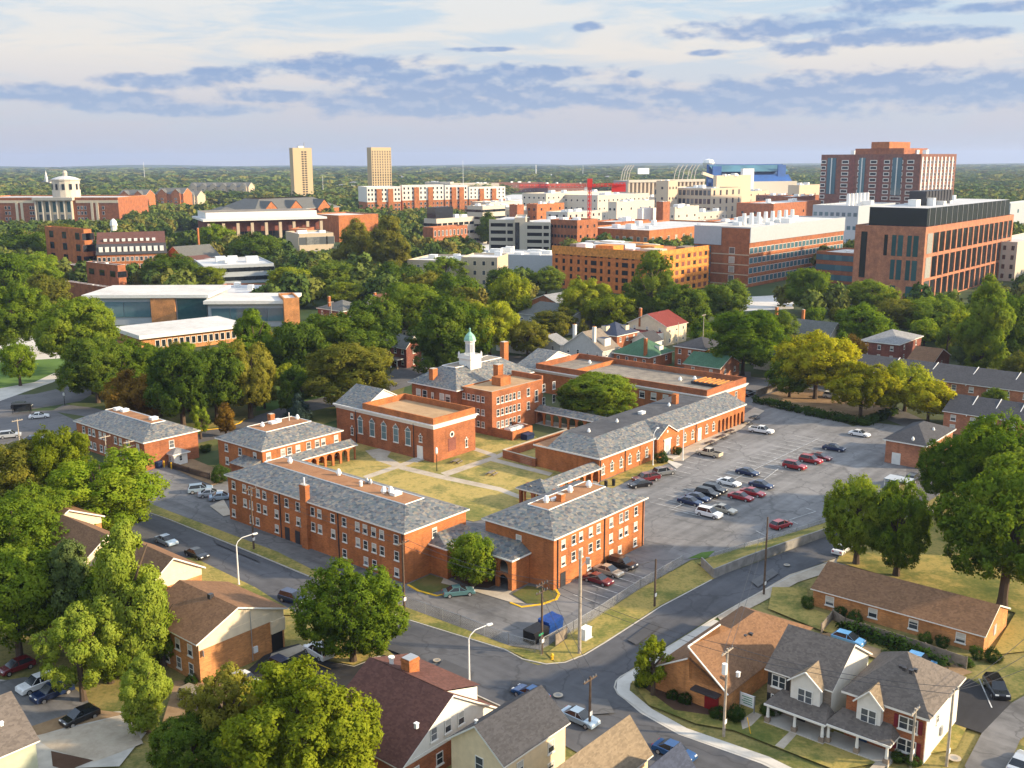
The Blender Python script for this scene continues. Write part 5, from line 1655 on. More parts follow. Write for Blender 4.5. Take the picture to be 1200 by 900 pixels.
p = b.loc(P(481, 789, 7.4)); b.chimney(p[0], p[1], 1.5, 1.3, 5.5, 9.3, 'brick_orange', 'metal_grey')
p = b.loc(P(459, 781, 7.6)); mb = MB(); mb.tube((p[0], p[1], 6.8), (p[0], p[1], 8.6), .25, .25, 8, 'metal_white'); mb.tube((p[0], p[1], 8.6), (p[0], p[1], 8.8), .36, .36, 8, 'metal_white'); mb.build('flue', b.t)
p = b.loc(P(488, 850, 6)); b.unit(p[0], p[1], 5.7, .35, .35, .5)

b = from_corner('house', 'cream sided house with charcoal gable roof beside the red brown roof', 'house', (590, 894), (532, 862), (667, 847), 5.6)
b.walls('cream_siding', 'brick_red'); b.gable('x', 2.6, 'shingle_charcoal', 'cream_siding', .4, .35)
a = b.s_of_u('B', 562, 4); b.win('B', a, 3.3, 1.1, 1.7)
for (u, v) in ((639, 828), (628, 833), (618, 838), (612, 842)):
    p = b.loc(P(u, v, 6.8)); b.unit(p[0], p[1], 6.5, .4, .4, .45, 'metal_dark')
p = b.loc(P(558, 855, 7)); b.unit(p[0], p[1], 7.4, .2, .2, .6)
b.grid('A', 2, (3.2, .7), 1.0, 1.4, style='sash')
b = from_corner('house', 'cream house with tan shingle roof and a row of small roof vents', 'house', (671, 951), (621, 926), (761, 882), 5.6)
b.walls('cream_siding'); b.gable('x', 2.8, 'shingle_tan', 'cream_siding', .4, .35)
for (u, v) in ((725, 857), (713, 866), (700, 875), (687, 884), (673, 892)):
    p = b.loc(P(u, v, 7.4)); b.unit(p[0], p[1], 7.2, .4, .4, .4, 'metal_grey')
b = from_corner('house', 'house with dark navy roof cut by the bottom edge of the photo', 'house', (724, 1000), (672, 972), (818, 914), 5.2)
b.walls('cream_siding'); b.gable('x', 2.8, 'shingle_navy', 'cream_siding', .4, .35)
b = from_corner('house', 'sage green sided house with dark roof in the bottom left corner', 'house', (-80, 918), (-130, 872), (42, 867), 5.6)
b.walls('sage_siding'); b.gable('x', 3.2, 'shingle_grey', 'sage_siding', .4, .3)
p = b.loc(P(2, 852, 7)); b.unit(p[0], p[1], 7.0, .3, .3, .5)

# meeting hall at the corner
b = from_corner('meeting_hall', 'tan brick meeting hall with wide orange brown roof and red door at the street corner', 'building', (851, 811), (772, 779), (941, 733), 3.1)
b.walls('brick_tan')
mb = MB(); h_ = b.h; Lb2 = b.Lb * .52; rr_ = 2.7; o_ = .5
x_in = 5.5
mb.poly([(-.4, -o_, h_ - .1), (b.La + o_, -o_, h_ - .1), (b.La - x_in, Lb2, h_ + rr_), (-.4, Lb2, h_ + rr_)], 'shingle_brown')
mb.poly([(-.4, b.Lb + o_, h_ - .1), (b.La + o_, b.Lb + o_, h_ - .1), (b.La - x_in, Lb2, h_ + rr_), (-.4, Lb2, h_ + rr_)], 'shingle_brown')
mb.poly([(b.La + o_, -o_, h_ - .1), (b.La + o_, b.Lb + o_, h_ - .1), (b.La - x_in, Lb2, h_ + rr_)], 'shingle_brown')
r_ = mb.build('roof', b.t)
mb = MB(); mb.poly([(0, 0, h_), (0, b.Lb, h_), (0, Lb2, h_ + rr_)], 'brick_tan'); mb.build('gable', b.t)
hi = 1.5
mb = MB()
mb.poly([(-.42, -o_, h_), (-.42, Lb2, h_ + rr_ + hi), (7.0, Lb2, h_ + rr_ + hi), (9.6, Lb2, h_ + rr_ + .02), (6.0, -o_, h_)], 'shingle_brown')
mb.build('roof', b.t)
mb = MB(); mb.poly([(0, 0, h_), (0, Lb2, h_), (0, Lb2, h_ + rr_ + hi - .1)], 'brick_tan'); mb.build('front_gable', b.t); mb = MB(); mb.poly([(-.05, Lb2, h_ + 1), (7, Lb2, h_ + 1), (7, Lb2, h_ + rr_ + hi - .05), (-.05, Lb2, h_ + rr_ + hi - .05)], 'brick_tan'); mb.build('clerestory', b.t)
mb = MB()
def bar(p0, p1, w_=.1): mb.tube(p0, p1, w_, w_, 4, 'trim_white')
bar((-.5, -o_, h_), (-.5, Lb2, h_ + rr_ + hi)); bar((-.5, Lb2, h_ + rr_ + hi), (7.0, Lb2, h_ + rr_ + hi)); bar((-.5, Lb2, h_ + rr_), (-.5, b.Lb + o_, h_ - .1)); 
mb.build('fascia', r_)
a = b.s_of_u('B', 834, 1.2); b.slab('door', 'B', a - .9, a + .9, .1, 2.3, .08, 'door_red')
b.slab('canopy', 'B', a - 1.2, a + 2.2, 2.45, 2.65, 1.2, 'metal_dark')
mb = MB(); mb.box(-1.5, -.01, a - 1.2, a + 1.2, -.2, .2, 'concrete'); mb.build('steps', b.t)
for (u, v) in ((880, 746), (873, 748), (865, 792)):
    p = b.loc(P(u, v, 4.6)); b.unit(p[0], p[1], 4.5, .35, .35, .5, 'metal_dark' if u > 870 else 'metal_white')
a_ = b.s_of_u('A', 905, 1.2); b.win('A', a_, .9, 1.0, 1.2)

# the two townhouses
def townhouse(label, C, L, Rr, h, wallB, shut, door, ub, ubay, uporch, hip=False):
    b = from_corner('townhouse', label, 'house', C, L, Rr, h, group='townhouses with white gabled bays')
    b.walls('white_siding')
    b.slab('front_wall', 'B', -.01, b.Lb + .01, -.2, h - .01, .12, wallB)
    if hip:
        b.hip(20, 4.0, 'shingle_grey', None, .5)
    else:
        b.gable('y', 3.1, 'shingle_grey', 'white_siding', .5, .3)
    for (u, ww) in ub:
        a = b.s_of_u('B', u, h - 1.2)
        for z in (h - 2.1, .9):
            b.win('B', a, z, ww, 1.5, 'double', off=.13)
            for s_ in (-1, 1): b.slab('shutter', 'B', a + s_ * (ww / 2 + .28) - .2, a + s_ * (ww / 2 + .28) + .2, z, z + 1.5, .2, shut, .125)
    y0, y1 = sorted((b.s_of_u('B', ubay[0], h - 1), b.s_of_u('B', ubay[1], h - 1)))
    mb = MB(); mb.box(-.9, -.13, y0, y1, h - 2.9, h - .05, 'white_siding'); mb.build('bay', b.t)
    ym = (y0 + y1) / 2
    mb = MB(); mb.poly([(-.9, y0, h - .05), (-.9, y1, h - .05), (-.9, ym, h + 1.25)], 'white_siding'); mb.build('bay_gable', b.t)
    mb = MB()
    for yy in (y0 - .35, y1 + .35):
        mb.poly([(-1.2, yy, h - .2), (1.0, yy, h - .2), (3.0, ym, h + 1.5), (-1.2, ym, h + 1.5)], 'shingle_tan')
    rb = mb.build('bay_roof', b.t)
    mb = MB()
    for yy in (y0 - .35, y1 + .35): mb.tube((-1.22, yy, h - .25), (-1.22, ym, h + 1.42), .09, .09, 4, 'trim_white')
    mb.build('bay_trim', rb)
    b.win('B', ym, h - 2.35, 1.75, 1.6, 'double', off=.91)
    py0, py1 = sorted((b.s_of_u('B', uporch[0], 2.6), b.s_of_u('B', uporch[1], 2.6)))
    mb = MB(); mb.poly([(-2.9, py0 - .3, 2.55), (-2.9, py1 + .3, 2.55), (-.13, py1 - .6, 3.5), (-.13, py0 + .6, 3.5)], 'shingle_grey')
    mb.poly([(-2.9, py0 - .3, 2.55), (-.13, py0 + .6, 3.5), (-.13, py0 - .3, 2.55)], 'shingle_grey'); mb.poly([(-2.9, py1 + .3, 2.55), (-.13, py1 - .6, 3.5), (-.13, py1 + .3, 2.55)], 'shingle_grey')
    pr = mb.build('porch_roof', b.t)
    mb = MB(); mb.box(-2.95, -2.85, py0 - .3, py1 + .3, 2.32, 2.56, 'trim_white'); mb.box(-2.84, -.13, py0 - .3, py0 - .2, 2.32, 2.54, 'trim_white'); mb.build('fascia', pr)
    mb = MB(); mb.box(-2.9, -.13, py0 - .2, py1 + .2, -.1, .35, 'concrete'); mb.build('porch_floor', b.t)
    for yy in (py0 + .1, (py0 + py1) / 2, py1 - .1): porch_post(b, -2.6, yy, 2.35)
    yd_ = py0 + (py1 - py0) * .55
    b.slab('door', 'B', yd_ - .5, yd_ + .5, .36, 2.4, .2, door, .125)
    b.win('B', py0 + (py1 - py0) * .2, 1.0, 1.0, 1.3, off=.13)
    return b
b = townhouse('grey roofed townhouse with white gable side and stone front, beside the meeting hall', (975, 806), (900, 782), (1022, 767), 5.5, 'stone_brick', 'shutter_black', 'shutter_black', [(913.5, 1.7)], (931, 965), (912, 977))
b = townhouse('hip roofed townhouse with red brick front and maroon shutters, beside the side drive', (1086, 841), (992, 811), (1132, 797), 5.5, 'brick_red', 'shutter_maroon', 'door_blue', [(1065, 2.0)], (1008, 1036), (982, 1052), hip=True)
b.win('A', b.La * .35, 3.2, .7, 1.1); b.slab('meter_box', 'A', b.La * .45, b.La * .45 + .6, 1.2, 2.2, .2, 'metal_grey')
for (u, v) in ((1056, 781), (1060, 783), (1068, 786), (1073, 785)):
    p = b.loc(P(u, v, 8.4)); b.unit(p[0], p[1], 8.0, .35, .35, .45, 'metal_dark')
# long low brick building
b = from_corner('bungalow_block', 'long low tan brick block with brown roof and four white framed windows', 'building', (1154, 744), (950, 691), (1186, 714), 2.7)
b.walls('brick_tan'); b.gable('y', 2.2, 'shingle_brown', 'brick_tan', .45, .25)
b.wins_u('B', [972.5, 1023, 1070.5, 1126], 1.6, (.75,), 1.25, 1.35)
for i in range(3): b.slab('trim', 'A', .3 + i * .01, .36, .2, .3, .01, 'trim_white') if False else None
a = b.La * .45; b.slab('louvre', 'A', a - .5, a + .5, 1.0, 2.4, .06, 'grey_panel')

# ------------------------------------------------------------------ houses behind the campus
def house(label, C, L, Rr, h, wall, roof, kind, rise, nA=2, nB=3, rows=None, name='house', glass='glass', chim=(), ang=CAMP, deck=None, inset=20):
    b = from_corner(name, label, 'house', C, L, Rr, h, ang)
    b.walls(wall)
    if kind == 'hip': b.hip(inset, rise, roof, deck, .5)
    else: b.gable(kind, rise, roof, wall, .5, .35)
    rows = rows or ([h - 2.1] if h < 4.5 else [h - 2.1, .9])
    if nA: b.grid('A', nA, rows, 1.0, 1.4, style='plainsash', glass=glass)
    if nB: b.grid('B', nB, rows, 1.0, 1.4, style='plainsash', glass=glass)
    for (u, v, zt) in chim:
        p = b.loc(P(u, v, h + rise * .6)); b.chimney(min(max(p[0], .4), b.La - .4), min(max(p[1], .4), b.Lb - .4), .9, .8, h - 1, zt)
    return b
b = house('brick bungalow with green hipped roof and tall brick chimney', (760, 419), (719, 413.5), (786, 411.5), 3.8, 'brick_red', 'shingle_green', 'hip', 4.6, 2, 4, chim=[(747, 410, 9.5)])
b.boxpart('dormer', b.La * .55, b.La * .55 + 2.2, .8, 3.2, 4.6, 6.2, 'white_siding', 'shingle_green')
house('brick house with dark roof behind the green roofed garage', (826, 410), (791, 405.5), (846, 402), 6.2, 'brick_red', 'shingle_charcoal', 'hip', 2.6, 2, 3)
house('brick garage house with green gable roof beside the car park road', (844, 431.5), (802, 425.5), (867, 424.5), 4.4, 'brick_salmon', 'shingle_green', 'y', 2.6, 2, 2)
b = house('cream house with bright red roof', (781, 383), (738, 377.5), (800, 377), 6.6, 'cream', 'shingle_red', 'x', 3.6, 3, 3, chim=[(750, 372, 12)])
b.boxpart('side_wing', -5, -.02, 1, b.Lb - 1, 0, 4.6, 'white_siding', 'shingle_red')
b = house('pale grey house with wide gable, dormer and two white chimneys', (706, 411), (661, 404.5), (722, 406), 5.0, 'grey_siding', 'shingle_taupe', 'x', 5.0, 2, 4, chim=[])
b.boxpart('dormer', b.La * .3, b.La * .3 + 3.2, 1.0, 4.0, 5.4, 8.2, 'white_siding', 'shingle_navy')
for (u, v) in ((673, 395), (691.7, 399)):
    p = b.loc(P(u, v, 8)); b.chimney(max(.5, min(p[0], b.La - .5)), max(.5, min(p[1], b.Lb - .5)), .9, .9, 5, 12, 'white_paint', 'plywood')
b = house('brick house with navy hipped roof and pale dormers', (723, 394), (700, 389), (746, 388.5), 6.2, 'brick_red', 'shingle_navy', 'hip', 3.6, 3, 2)
b.boxpart('dormer', b.La * .55, b.La * .55 + 2, 1.0, 3, 7, 8.8, 'cream', 'shingle_navy'); b.boxpart('dormer', 1.0, 3, b.Lb * .5, b.Lb * .5 + 2, 7, 8.8, 'cream', 'shingle_navy')
house('small grey gabled house half hidden by an orange bush', (656, 404), (631, 398), (664, 401), 4.2, 'grey_siding', 'shingle_lightgrey', 'x', 2.4, 1, 2)
house('small dark gabled house with white trim behind the green roof', (762, 401), (746, 397), (771, 397), 4.0, 'white_siding', 'shingle_charcoal', 'x', 2.6, 1, 1)
house('brick house with grey gable roof among yellow green trees', (656, 357), (626, 352), (668, 351), 5.2, 'brick_red', 'shingle_lightgrey', 'x', 3.2, 1, 2)
house('long apartment house with taupe roof and dark porches', (664, 374), (614, 366), (704, 363), 6.0, 'stucco_grey', 'shingle_slategrey', 'y', 3.0, 3, 6)
house('dark slate roofed brick house behind the big round tree', (402, 365), (372, 361), (418, 359), 6.2, 'brick_dark', 'shingle_slategrey', 'hip', 3.2, 2, 3, chim=[(386, 356, 11)])
house('tall cream gabled house with steep dark roof and brick chimney', (452, 363), (431, 359), (460, 359), 7.0, 'cream', 'shingle_darkbrown', 'x', 5.2, 2, 2, chim=[(437, 352, 13)])
house('cream cottage with dark brown hipped roof', (468, 388), (449, 384), (484, 383.5), 4.4, 'cream', 'shingle_redbrown', 'hip', 3.0, 2, 2, chim=[(478, 379, 9)])
b = house('dark brick house with blue grey roof and white front porch', (476, 407.5), (450, 403.5), (486, 403), 6.4, 'brick_dark', 'shingle_slategrey', 'y', 3.0, 1, 3)
b.boxpart('porch_roof', -3, -.02, 1, b.Lb - 1, 2.7, 3.0, 'white_paint', 'shingle_grey')
for y_ in (1.4, b.Lb / 2, b.Lb - 1.4): porch_post(b, -2.7, y_, 2.7)
house('long cream house with blue grey roof and two brick chimneys among trees', (972, 393), (902, 379), (988, 388), 6.0, 'beige_light', 'shingle_slategrey', 'y', 3.4, 2, 6, chim=[(914, 372, 12), (942, 376, 12)])
b = house('dark red brick house with pale grey hipped roof', (1053, 404), (1018, 396), (1086, 394.5), 6.0, 'brick_dark', 'shingle_lightgrey', 'hip', 3.0, 2, 3)
house('low brick cottage with brown roof and white gable trim', (1094, 424), (1068, 419), (1124, 417), 3.4, 'brick_dark', 'shingle_brown', 'y', 2.8, 1, 2)
house('cottage with rusty brown roof beneath the large brick office', (1028, 360), (1000, 355), (1042, 356), 3.6, 'brick_red', 'shingle_redbrown', 'hip', 2.8, 1, 2)
house('white house with dark roof behind the yellow green tree', (612, 399), (590, 393), (626, 393), 4.6, 'white_siding', 'shingle_slategrey', 'x', 2.6, 2, 2)
house('small white house with charcoal roof at the edge of the car park road', (905, 418), (888, 414), (916, 413), 4.4, 'white_siding', 'shingle_charcoal', 'x', 2.4, 1, 1)
TG = 'brick townhouse rows with charcoal roofs'
for (lab, C, L, Rr) in (('long brick terrace with charcoal roof, the row farther from the car park', (1236, 463), (1004, 428.5), (1256, 448), ), ('long brick terrace with charcoal roof, the row nearer the car park', (1250, 502), (1108, 480), (1272, 488))):
    b = from_corner('terrace', lab, 'building', C, L, Rr, 5.2, group=TG)
    b.walls('brick_salmon'); b.gable('y', 2.6, 'shingle_charcoal', 'brick_salmon', .6, .3)
    n_ = int(b.Lb / 4.2)
    b.grid('B', n_, (3.1, .8), 1.2, 1.4, style='plainsash', glass='glass_pale')
    for i in range(1, 5):
        y_ = b.Lb * i / 5
        mb = MB(); mb.tube((-.7, y_, 5.25 - .5), (b.La / 2, y_, 5.2 + 2.6 + .3), .12, .12, 4, 'trim_white'); mb.build('party_ridge', b.t)

# ------------------------------------------------------------------ far buildings
def roofstuff(b, z, n, k='metal_white', seed=1, s=3.0):
    g = random.Random(seed)
    for i in range(n):
        b.unit(b.La * g.uniform(.12, .88), b.Lb * g.uniform(.15, .85), z, s * g.uniform(.6, 1.6), s * g.uniform(.6, 1.4), s * g.uniform(.3, .9), k)

def block(kind, label, spec, wall, roof='deck_white', par=.9, nA=8, nB=5, floors=4, ww=1.6, wh=1.9, frame='trim_white', glass='glass', name='office_building', units=3, cat='building', group=None, ang=CAMP, cap=None):
    if kind == 'c': b = far2(name, label, cat, *spec, ang=ang, group=group)
    else: b = front(name, label, cat, *spec, group=group)
    b.walls(wall)
    b.flat(par, .5, roof, wall, cap)
    fh = b.h / max(1, floors)
    zs = [fh * (i + .28) for i in range(floors)]
    if nA: b.grid('A', nA, zs, ww, min(wh, fh * .62), frame=frame, glass=glass)
    if nB: b.grid('B', nB, zs, ww, min(wh, fh * .62), frame=frame, glass=glass)
    if units: roofstuff(b, b.h, units, seed=int(b.O.x) & 255, s=min(4.0, b.La * .1 + .5))
    b.done()
    return b

# library with rotunda
b = front('library', 'large brick library with white columned portico and domed white rotunda', 'library', -30, 268, 141, 268, 233, 70)
b.walls('brick_red'); b.flat(1.2, .6, 'deck_lightgrey', 'brick_orange', 'white_paint')
x0, x1 = b.s_of_u('A', 45, 10), b.s_of_u('A', 87, 10)
zp = b.h
b.boxpart('portico_wall', x0, x1, -1.0, -.02, 0, zp - 1, 'cream')
for z_, gl in ((1.5, 'glass_pale'), (zp * .48, 'glass_teal')):
    for i in range(5):
        a = x0 + (x1 - x0) * (i + .5) / 5; b.win('A', a, z_ + 2, (x1 - x0) / 5 - 3, zp * .36, 'far', 'white_paint', gl, off=1.0)
for i in range(6):
    a = x0 + (x1 - x0) * i / 5
    mb = MB(); mb.tube((a, -3.5, 0), (a, -3.5, zp - 1.5), 1.0, .9, 8, 'beige_light'); mb.build('column', b.t)
b.boxpart('entablature', x0 - 2, x1 + 2, -5, .5, zp - 1.5, zp + 1.2, 'beige_light')
cx = (x0 + x1) / 2; cy = 25
rr = (b.s_of_u('A', 85, zp) - b.s_of_u('A', 56, zp)) / 2 * 1.06
def zz(v): return height_at(66, 268, v)
mb = MB(); mb.lathe([(rr, zp), (rr, zz(212)), (rr * 1.06, zz(212)), (rr * 1.06, zz(210.5)), (rr * .98, zz(210.5))], 16, 'beige_light', cx, cy); rt = mb.build('rotunda', b.t)
mb = MB(); mb.lathe([(rr * 1.02, zz(210.5)), (rr * .75, zz(208.5)), (rr * .35, zz(207)), (0, zz(206.5))], 16, 'deck_lightgrey', cx, cy); mb.build('dome', rt)
mb = MB(); mb.lathe([(rr * .17, zz(208)), (rr * .17, zz(203)), (rr * .2, zz(203)), (rr * .12, zz(200.5)), (0, zz(200))], 10, 'beige_light', cx, cy); mb.build('lantern', rt)
for i in range(12):
    a_ = i * math.pi / 6 + .26
    mb = MB(); o_ = linked('window', winmesh(2.6, zz(215) - zz(222), 'dark_panel', 'trim_white', 'glass_dark')[0], rt, (cx + math.sin(a_) * (rr + .1), cy - math.cos(a_) * (rr + .1), zz(223)), a_)
for u in (8, 12, 37, 40, 93, 97, 101, 122):
    a = b.s_of_u('A', u, 10)
    for z in (2, 7.5, 13, 18):
        if z < b.h - 4: b.win('A', a, z, 2.2, 3.2, 'far')
for u in (21, 27, 109, 115):
    a = b.s_of_u('A', u, 10); b.slab('pilaster', 'A', a - 1.2, a + 1.2, 0, b.h - 3, .5, 'cream')
b.slab('band', 'A', 0, x0 - 3, b.h - 4, b.h - 1.5, .3, 'cream'); b.slab('band', 'A', x1 + 3, b.La, b.h - 4, b.h - 1.5, .3, 'cream')

# rows of gabled halls behind
for i, (lab, uL, uR, v, vt, wall) in enumerate((('brick hall with steep gables, left one of the row behind the library', 140, 172, 246, 229, 'brick_orange'), ('brick hall with pointed gables, middle one of the row behind the library', 184, 216, 247, 227, 'brick_orange'), ('tan stone hall with a long gabled roof far beyond the road', 222, 292, 233, 219, 'beige'), ('cream end pavilion beside the brick gabled halls', 217, 232, 244, 230, 'beige'))):
    b = front('residence_hall', lab, 'building', uL, v, uR, v, vt, 30, 'gabled residence halls')
    b.walls(wall); b.gable('x', 7, 'shingle_slategrey', wall, .6, .4)
    ng = max(1, int((uR - uL) / 11))
    for k in range(ng):
        a = b.La * (k + .5) / ng; wd = b.La / ng * .3
        mb = MB(); mb.box(a - wd, a + wd, -2.5, 0, 0, b.h + 1, wall); mb.poly([(a - wd, -2.5, b.h + 1), (a + wd, -2.5, b.h + 1), (a, -2.5, b.h + 6)], wall)
        for s_ in (-1, 1): mb.poly([(a + s_ * wd, -2.6, b.h + 1), (a, -2.6, b.h + 6), (a, 10, b.h + 6), (a + s_ * wd, 10, b.h + 1)], 'shingle_slategrey')
        mb.build('gable_bay', b.t)
        for z in (2, 6, 10, 14):
            if z < b.h: b.win('A', a, z, 3, 2.2, 'far', off=2.5)
    b.grid('A', max(3, int((uR - uL) / 4)), [z for z in (2, 6.5, 11) if z + 2 < b.h], 1.8, 2.2)
# brick block and its wings
b = block('c', 'square brick tower block with small dark windows among the trees', (103, 326, 272, 57.5, 112), 'brick_orange', 'deck_tan', 1.5, 2, 3, 4, 5.0, 4.0, 'brick_dark', 'glass_dark', units=0)
block('c', 'low brick annexe with white roof before the brick tower block', (98, 337, 313, 50, 108), 'brick_orange', 'deck_white', .5, 1, 3, 1, 4, 5, 'brick_dark', 'glass_dark', cap='deck_white')
block('c', 'flat brick annexe with white roof and dark strip windows beside the side street', (141, 350, 312, 104, 150), 'brick_red', 'deck_white', .5, 1, 3, 2, 5, 3, 'brick_dark', 'glass_dark', cap='deck_white')
block('c', 'low white roofed annexe under the brick tower block', (128, 362, 338, 78, 134), 'brick_red', 'deck_lightgrey', .5, 0, 0, 1, cap='deck_white')
# long hall with white dormers
b = front('residence_hall', 'long brick hall with dark mansard roof and two rows of white dormers', 'building', 116, 327, 197, 324, 299, 34)
b.walls('brick_orange'); b.grid('A', 15, (1.2, 5.2, 9.2), 1.8, 2.4)
mb = MB(); h_ = b.h
mb.poly([(-.6, -.6, h_), (b.La + .6, -.6, h_), (b.La, 4, h_ + 5.5), (0, 4, h_ + 5.5)], 'shingle_charcoal'); mb.poly([(0, 4, h_ + 5.5), (b.La, 4, h_ + 5.5), (b.La, 17, h_ + 11), (0, 17, h_ + 11)], 'shingle_redbrown')
for x_ in (0, b.La): mb.poly([(x_, -.6, h_), (x_, 4, h_ + 5.5), (x_, 17, h_ + 11), (x_, 30, h_ + 5.5), (x_, 34.6, h_)], 'brick_orange')
mb.poly([(0, 30, h_ + 5.5), (b.La, 30, h_ + 5.5), (b.La, 17, h_ + 11), (0, 17, h_ + 11)], 'shingle_redbrown')
r_ = mb.build('roof', b.t)
for k in range(11):
    a = b.La * (k + .7) / 11.4
    mb = MB(); mb.box(a - 1.0, a + 1.0, .6, 3.5, h_ + 1.4, h_ + 4.0, 'white_paint'); mb.build('dormer', b.t)
    if k < 9:
        mb = MB(); mb.box(a + 1.5, a + 3.2, 6, 8.5, h_ + 6.6, h_ + 8.0, 'white_paint'); mb.build('dormer', b.t)
for (u, v, lab) in ((107, 322, 'white belfry on a small brick gable beside the mansard roofed hall'), (136, 297, 'white domed belfry rising from the trees in front of the library')):
    g = P(u, v); t = thing('belfry', lab, 'tower', g)
    hh = height_at(u, v, 274 if u == 107 else 256)
    mb = MB(); mb.box(-2.6, 2.6, -2.6, 2.6, 0, hh * .62, 'brick_orange' if u == 107 else 'white_paint'); mb.build('base', t)
    mb = MB(); mb.lathe([(2.2, hh * .62), (2.2, hh * .8), (2.8, hh * .8), (2.2, hh * .92), (.9, hh * .98), (0, hh)], 8, 'white_paint'); mb.build('lantern', t)
house('brick gabled cottage with tall chimney and green copper dormers', (216, 303), (199, 300), (232, 297), 9.0, 'brick_orange', 'shingle_slategrey', 'x', 6, 2, 2, chim=[(211, 285, 24)])
house('small brick gabled house with white trim beside the tall chimney cottage', (232, 311), (211, 307), (240, 307), 7.0, 'brick_orange', 'shingle_redbrown', 'x', 4, 1, 1)

# modern building with white roofs and blue glass
b = from_corner('arts_centre', 'modern low building with white flat roofs, brick pier and blue glass walls', 'building', (165, 397), (132, 388), (285, 383), 5.0, ang=heading(165, 400, 285, 386))
mb = MB(); mb.box(0, b.La, 0, b.Lb, 0, 5.0, 'brick_tan'); mb.build('wall', b.t)
b.boxpart('roof', -1, b.La + 1, -1.5, b.Lb + 1, 5.0, 6.3, 'white_paint', 'deck_white')
n_ = 14
for i in range(n_):
    b.win('A', b.La * (.15 + .8 * i / n_), 1.4, b.La / n_ * .62, 2.6, 'far', 'white_paint', 'glass_dark')
def modern(label, uL, uR, vb, vt, dep, wall, slabs, roofk='deck_white'):
    b = front('arts_centre', label, 'building', uL, vb, uR, vb - .5, vt, dep)
    b.walls(wall); b.boxpart('roof', -1.2, b.La + 1.2, -1.5, b.Lb + 1, b.h, b.h + 1.2, 'white_paint', roofk)
    for (ua, ub_, z0, z1, k) in slabs:
        a0, a1 = b.s_of_u('A', ua, b.h * .5), b.s_of_u('A', ub_, b.h * .5)
        nn_ = max(1, int((a1 - a0) / 7)) if k.startswith('glass') else 1
        for q_ in range(nn_):
            c0_, c1_ = a0 + (a1 - a0) * q_ / nn_, a0 + (a1 - a0) * (q_ + 1) / nn_
            b.slab('window' if k.startswith('glass') else 'pier', 'A', c0_ + .12, c1_ - .12, z0 * b.h, z1 * b.h, .35 if k.startswith('glass') else 1.2, k)
    return b
b = modern('upper storey of the arts centre with teal glass and a brick pier under white roofs', 104, 244, 381, 349, 30, 'grey_panel', [(114, 177, .3, .85, 'glass_blue'), (178, 207, 0.02, .98, 'brick_tan'), (208, 243, .1, .95, 'glass_teal')])
b = modern('long white roofed wing of the arts centre with a blue glass band', 245, 338, 383, 356, 22, 'grey_panel', [(248, 336, .25, .8, 'glass_blue')])
block('f', 'brick service building with pale roof behind the blue glass band', (238, 366, 293, 366, 345, 34), 'brick_red', 'deck_lightgrey', .6, 4, 0, 1, 3.5, 2.2)
block('f', 'brick end block with white roof between trees and the blue glass wing', (334, 384, 352, 383, 352, 16), 'brick_tan', 'deck_white', .8, 0, 0, 1, units=0)
block('f', 'low grey office with strip windows and white roof units behind the dark round tree', (240, 334, 322, 330, 313, 45), 'grey_panel', 'deck_lightgrey', .5, 14, 0, 2, 3.0, 2.4, 'grey_panel', 'glass_dark', units=6)

# law school
b = front('college_building', 'long low building with grey roof, white fascia and cream columns', 'building', 246, 296, 376, 291, 262, 50)
b.walls('brick_dark')
b.boxpart('roof', -4, b.La + 4, -6, b.Lb, b.h + 1.6, b.h + 3, 'white_paint', 'deck_lightgrey'); b.boxpart('frieze', 0, b.La, .5, b.Lb - 1, b.h, b.h + 1.59, 'brick_dark')
b.boxpart('roof', 0, b.La, 8, b.Lb - 2, b.h + 3, b.h + 7, 'white_paint', 'deck_grey')
for i in range(9):
    a = b.La * i / 8; b.boxpart('column', a - 1, a + 1, -4.5, -2.5, 0, b.h, 'beige')
b.grid('A', 16, (2,), 5, b.h * .6, frame='brick_dark', glass='glass_dark')
b = front('college_building', 'grey roofed college hall with small brick gables', 'building', 300, 268, 398, 262, 247, 60)
b.walls('brick_orange'); b.hip(18, 10, 'shingle_slategrey', None, 1)
for u in (316, 345, 378):
    a = b.s_of_u('A', u, b.h)
    mb = MB(); mb.box(a - 8, a + 8, -3, 0, 0, b.h, 'brick_orange'); mb.poly([(a - 8, -3, b.h), (a + 8, -3, b.h), (a, -3, b.h + 8)], 'brick_orange')
    for s_ in (-1, 1): mb.poly([(a + s_ * 8.5, -3.4, b.h), (a, -3.4, b.h + 8.5), (a, 14, b.h + 8.5), (a + s_ * 8.5, 14, b.h)], 'shingle_slategrey')
    mb.build('gable_bay', b.t)
b.grid('A', 16, (3, 8), 2.4, 3)
b = front('college_building', 'grey hip roofed brick hall at the far side of the road', 'building', 244, 270, 302, 268, 256, 60); b.walls('brick_orange'); b.hip(22, 9, 'shingle_slategrey', None, 1); b.grid('A', 12, (3, 8), 2.4, 3)
block('f', 'red brick box with white roof edge beside the tall olive trees', (398, 284, 444, 281, 254, 45), 'brick_orange', 'deck_white', 1, 0, 0, 2, cap='white_paint', units=0)
block('f', 'beige concrete building with square window bays behind the trees', (352, 308, 392, 306, 276, 30), 'beige', 'deck_lightgrey', 1, 5, 0, 2, 5.5, 5, 'beige_light', 'glass_pale', units=3)
block('f', 'dark red brick stair block beside the beige concrete building', (341, 303, 360, 303, 270, 24), 'brick_red', 'deck_tan', .8, 0, 0, 2, units=0)

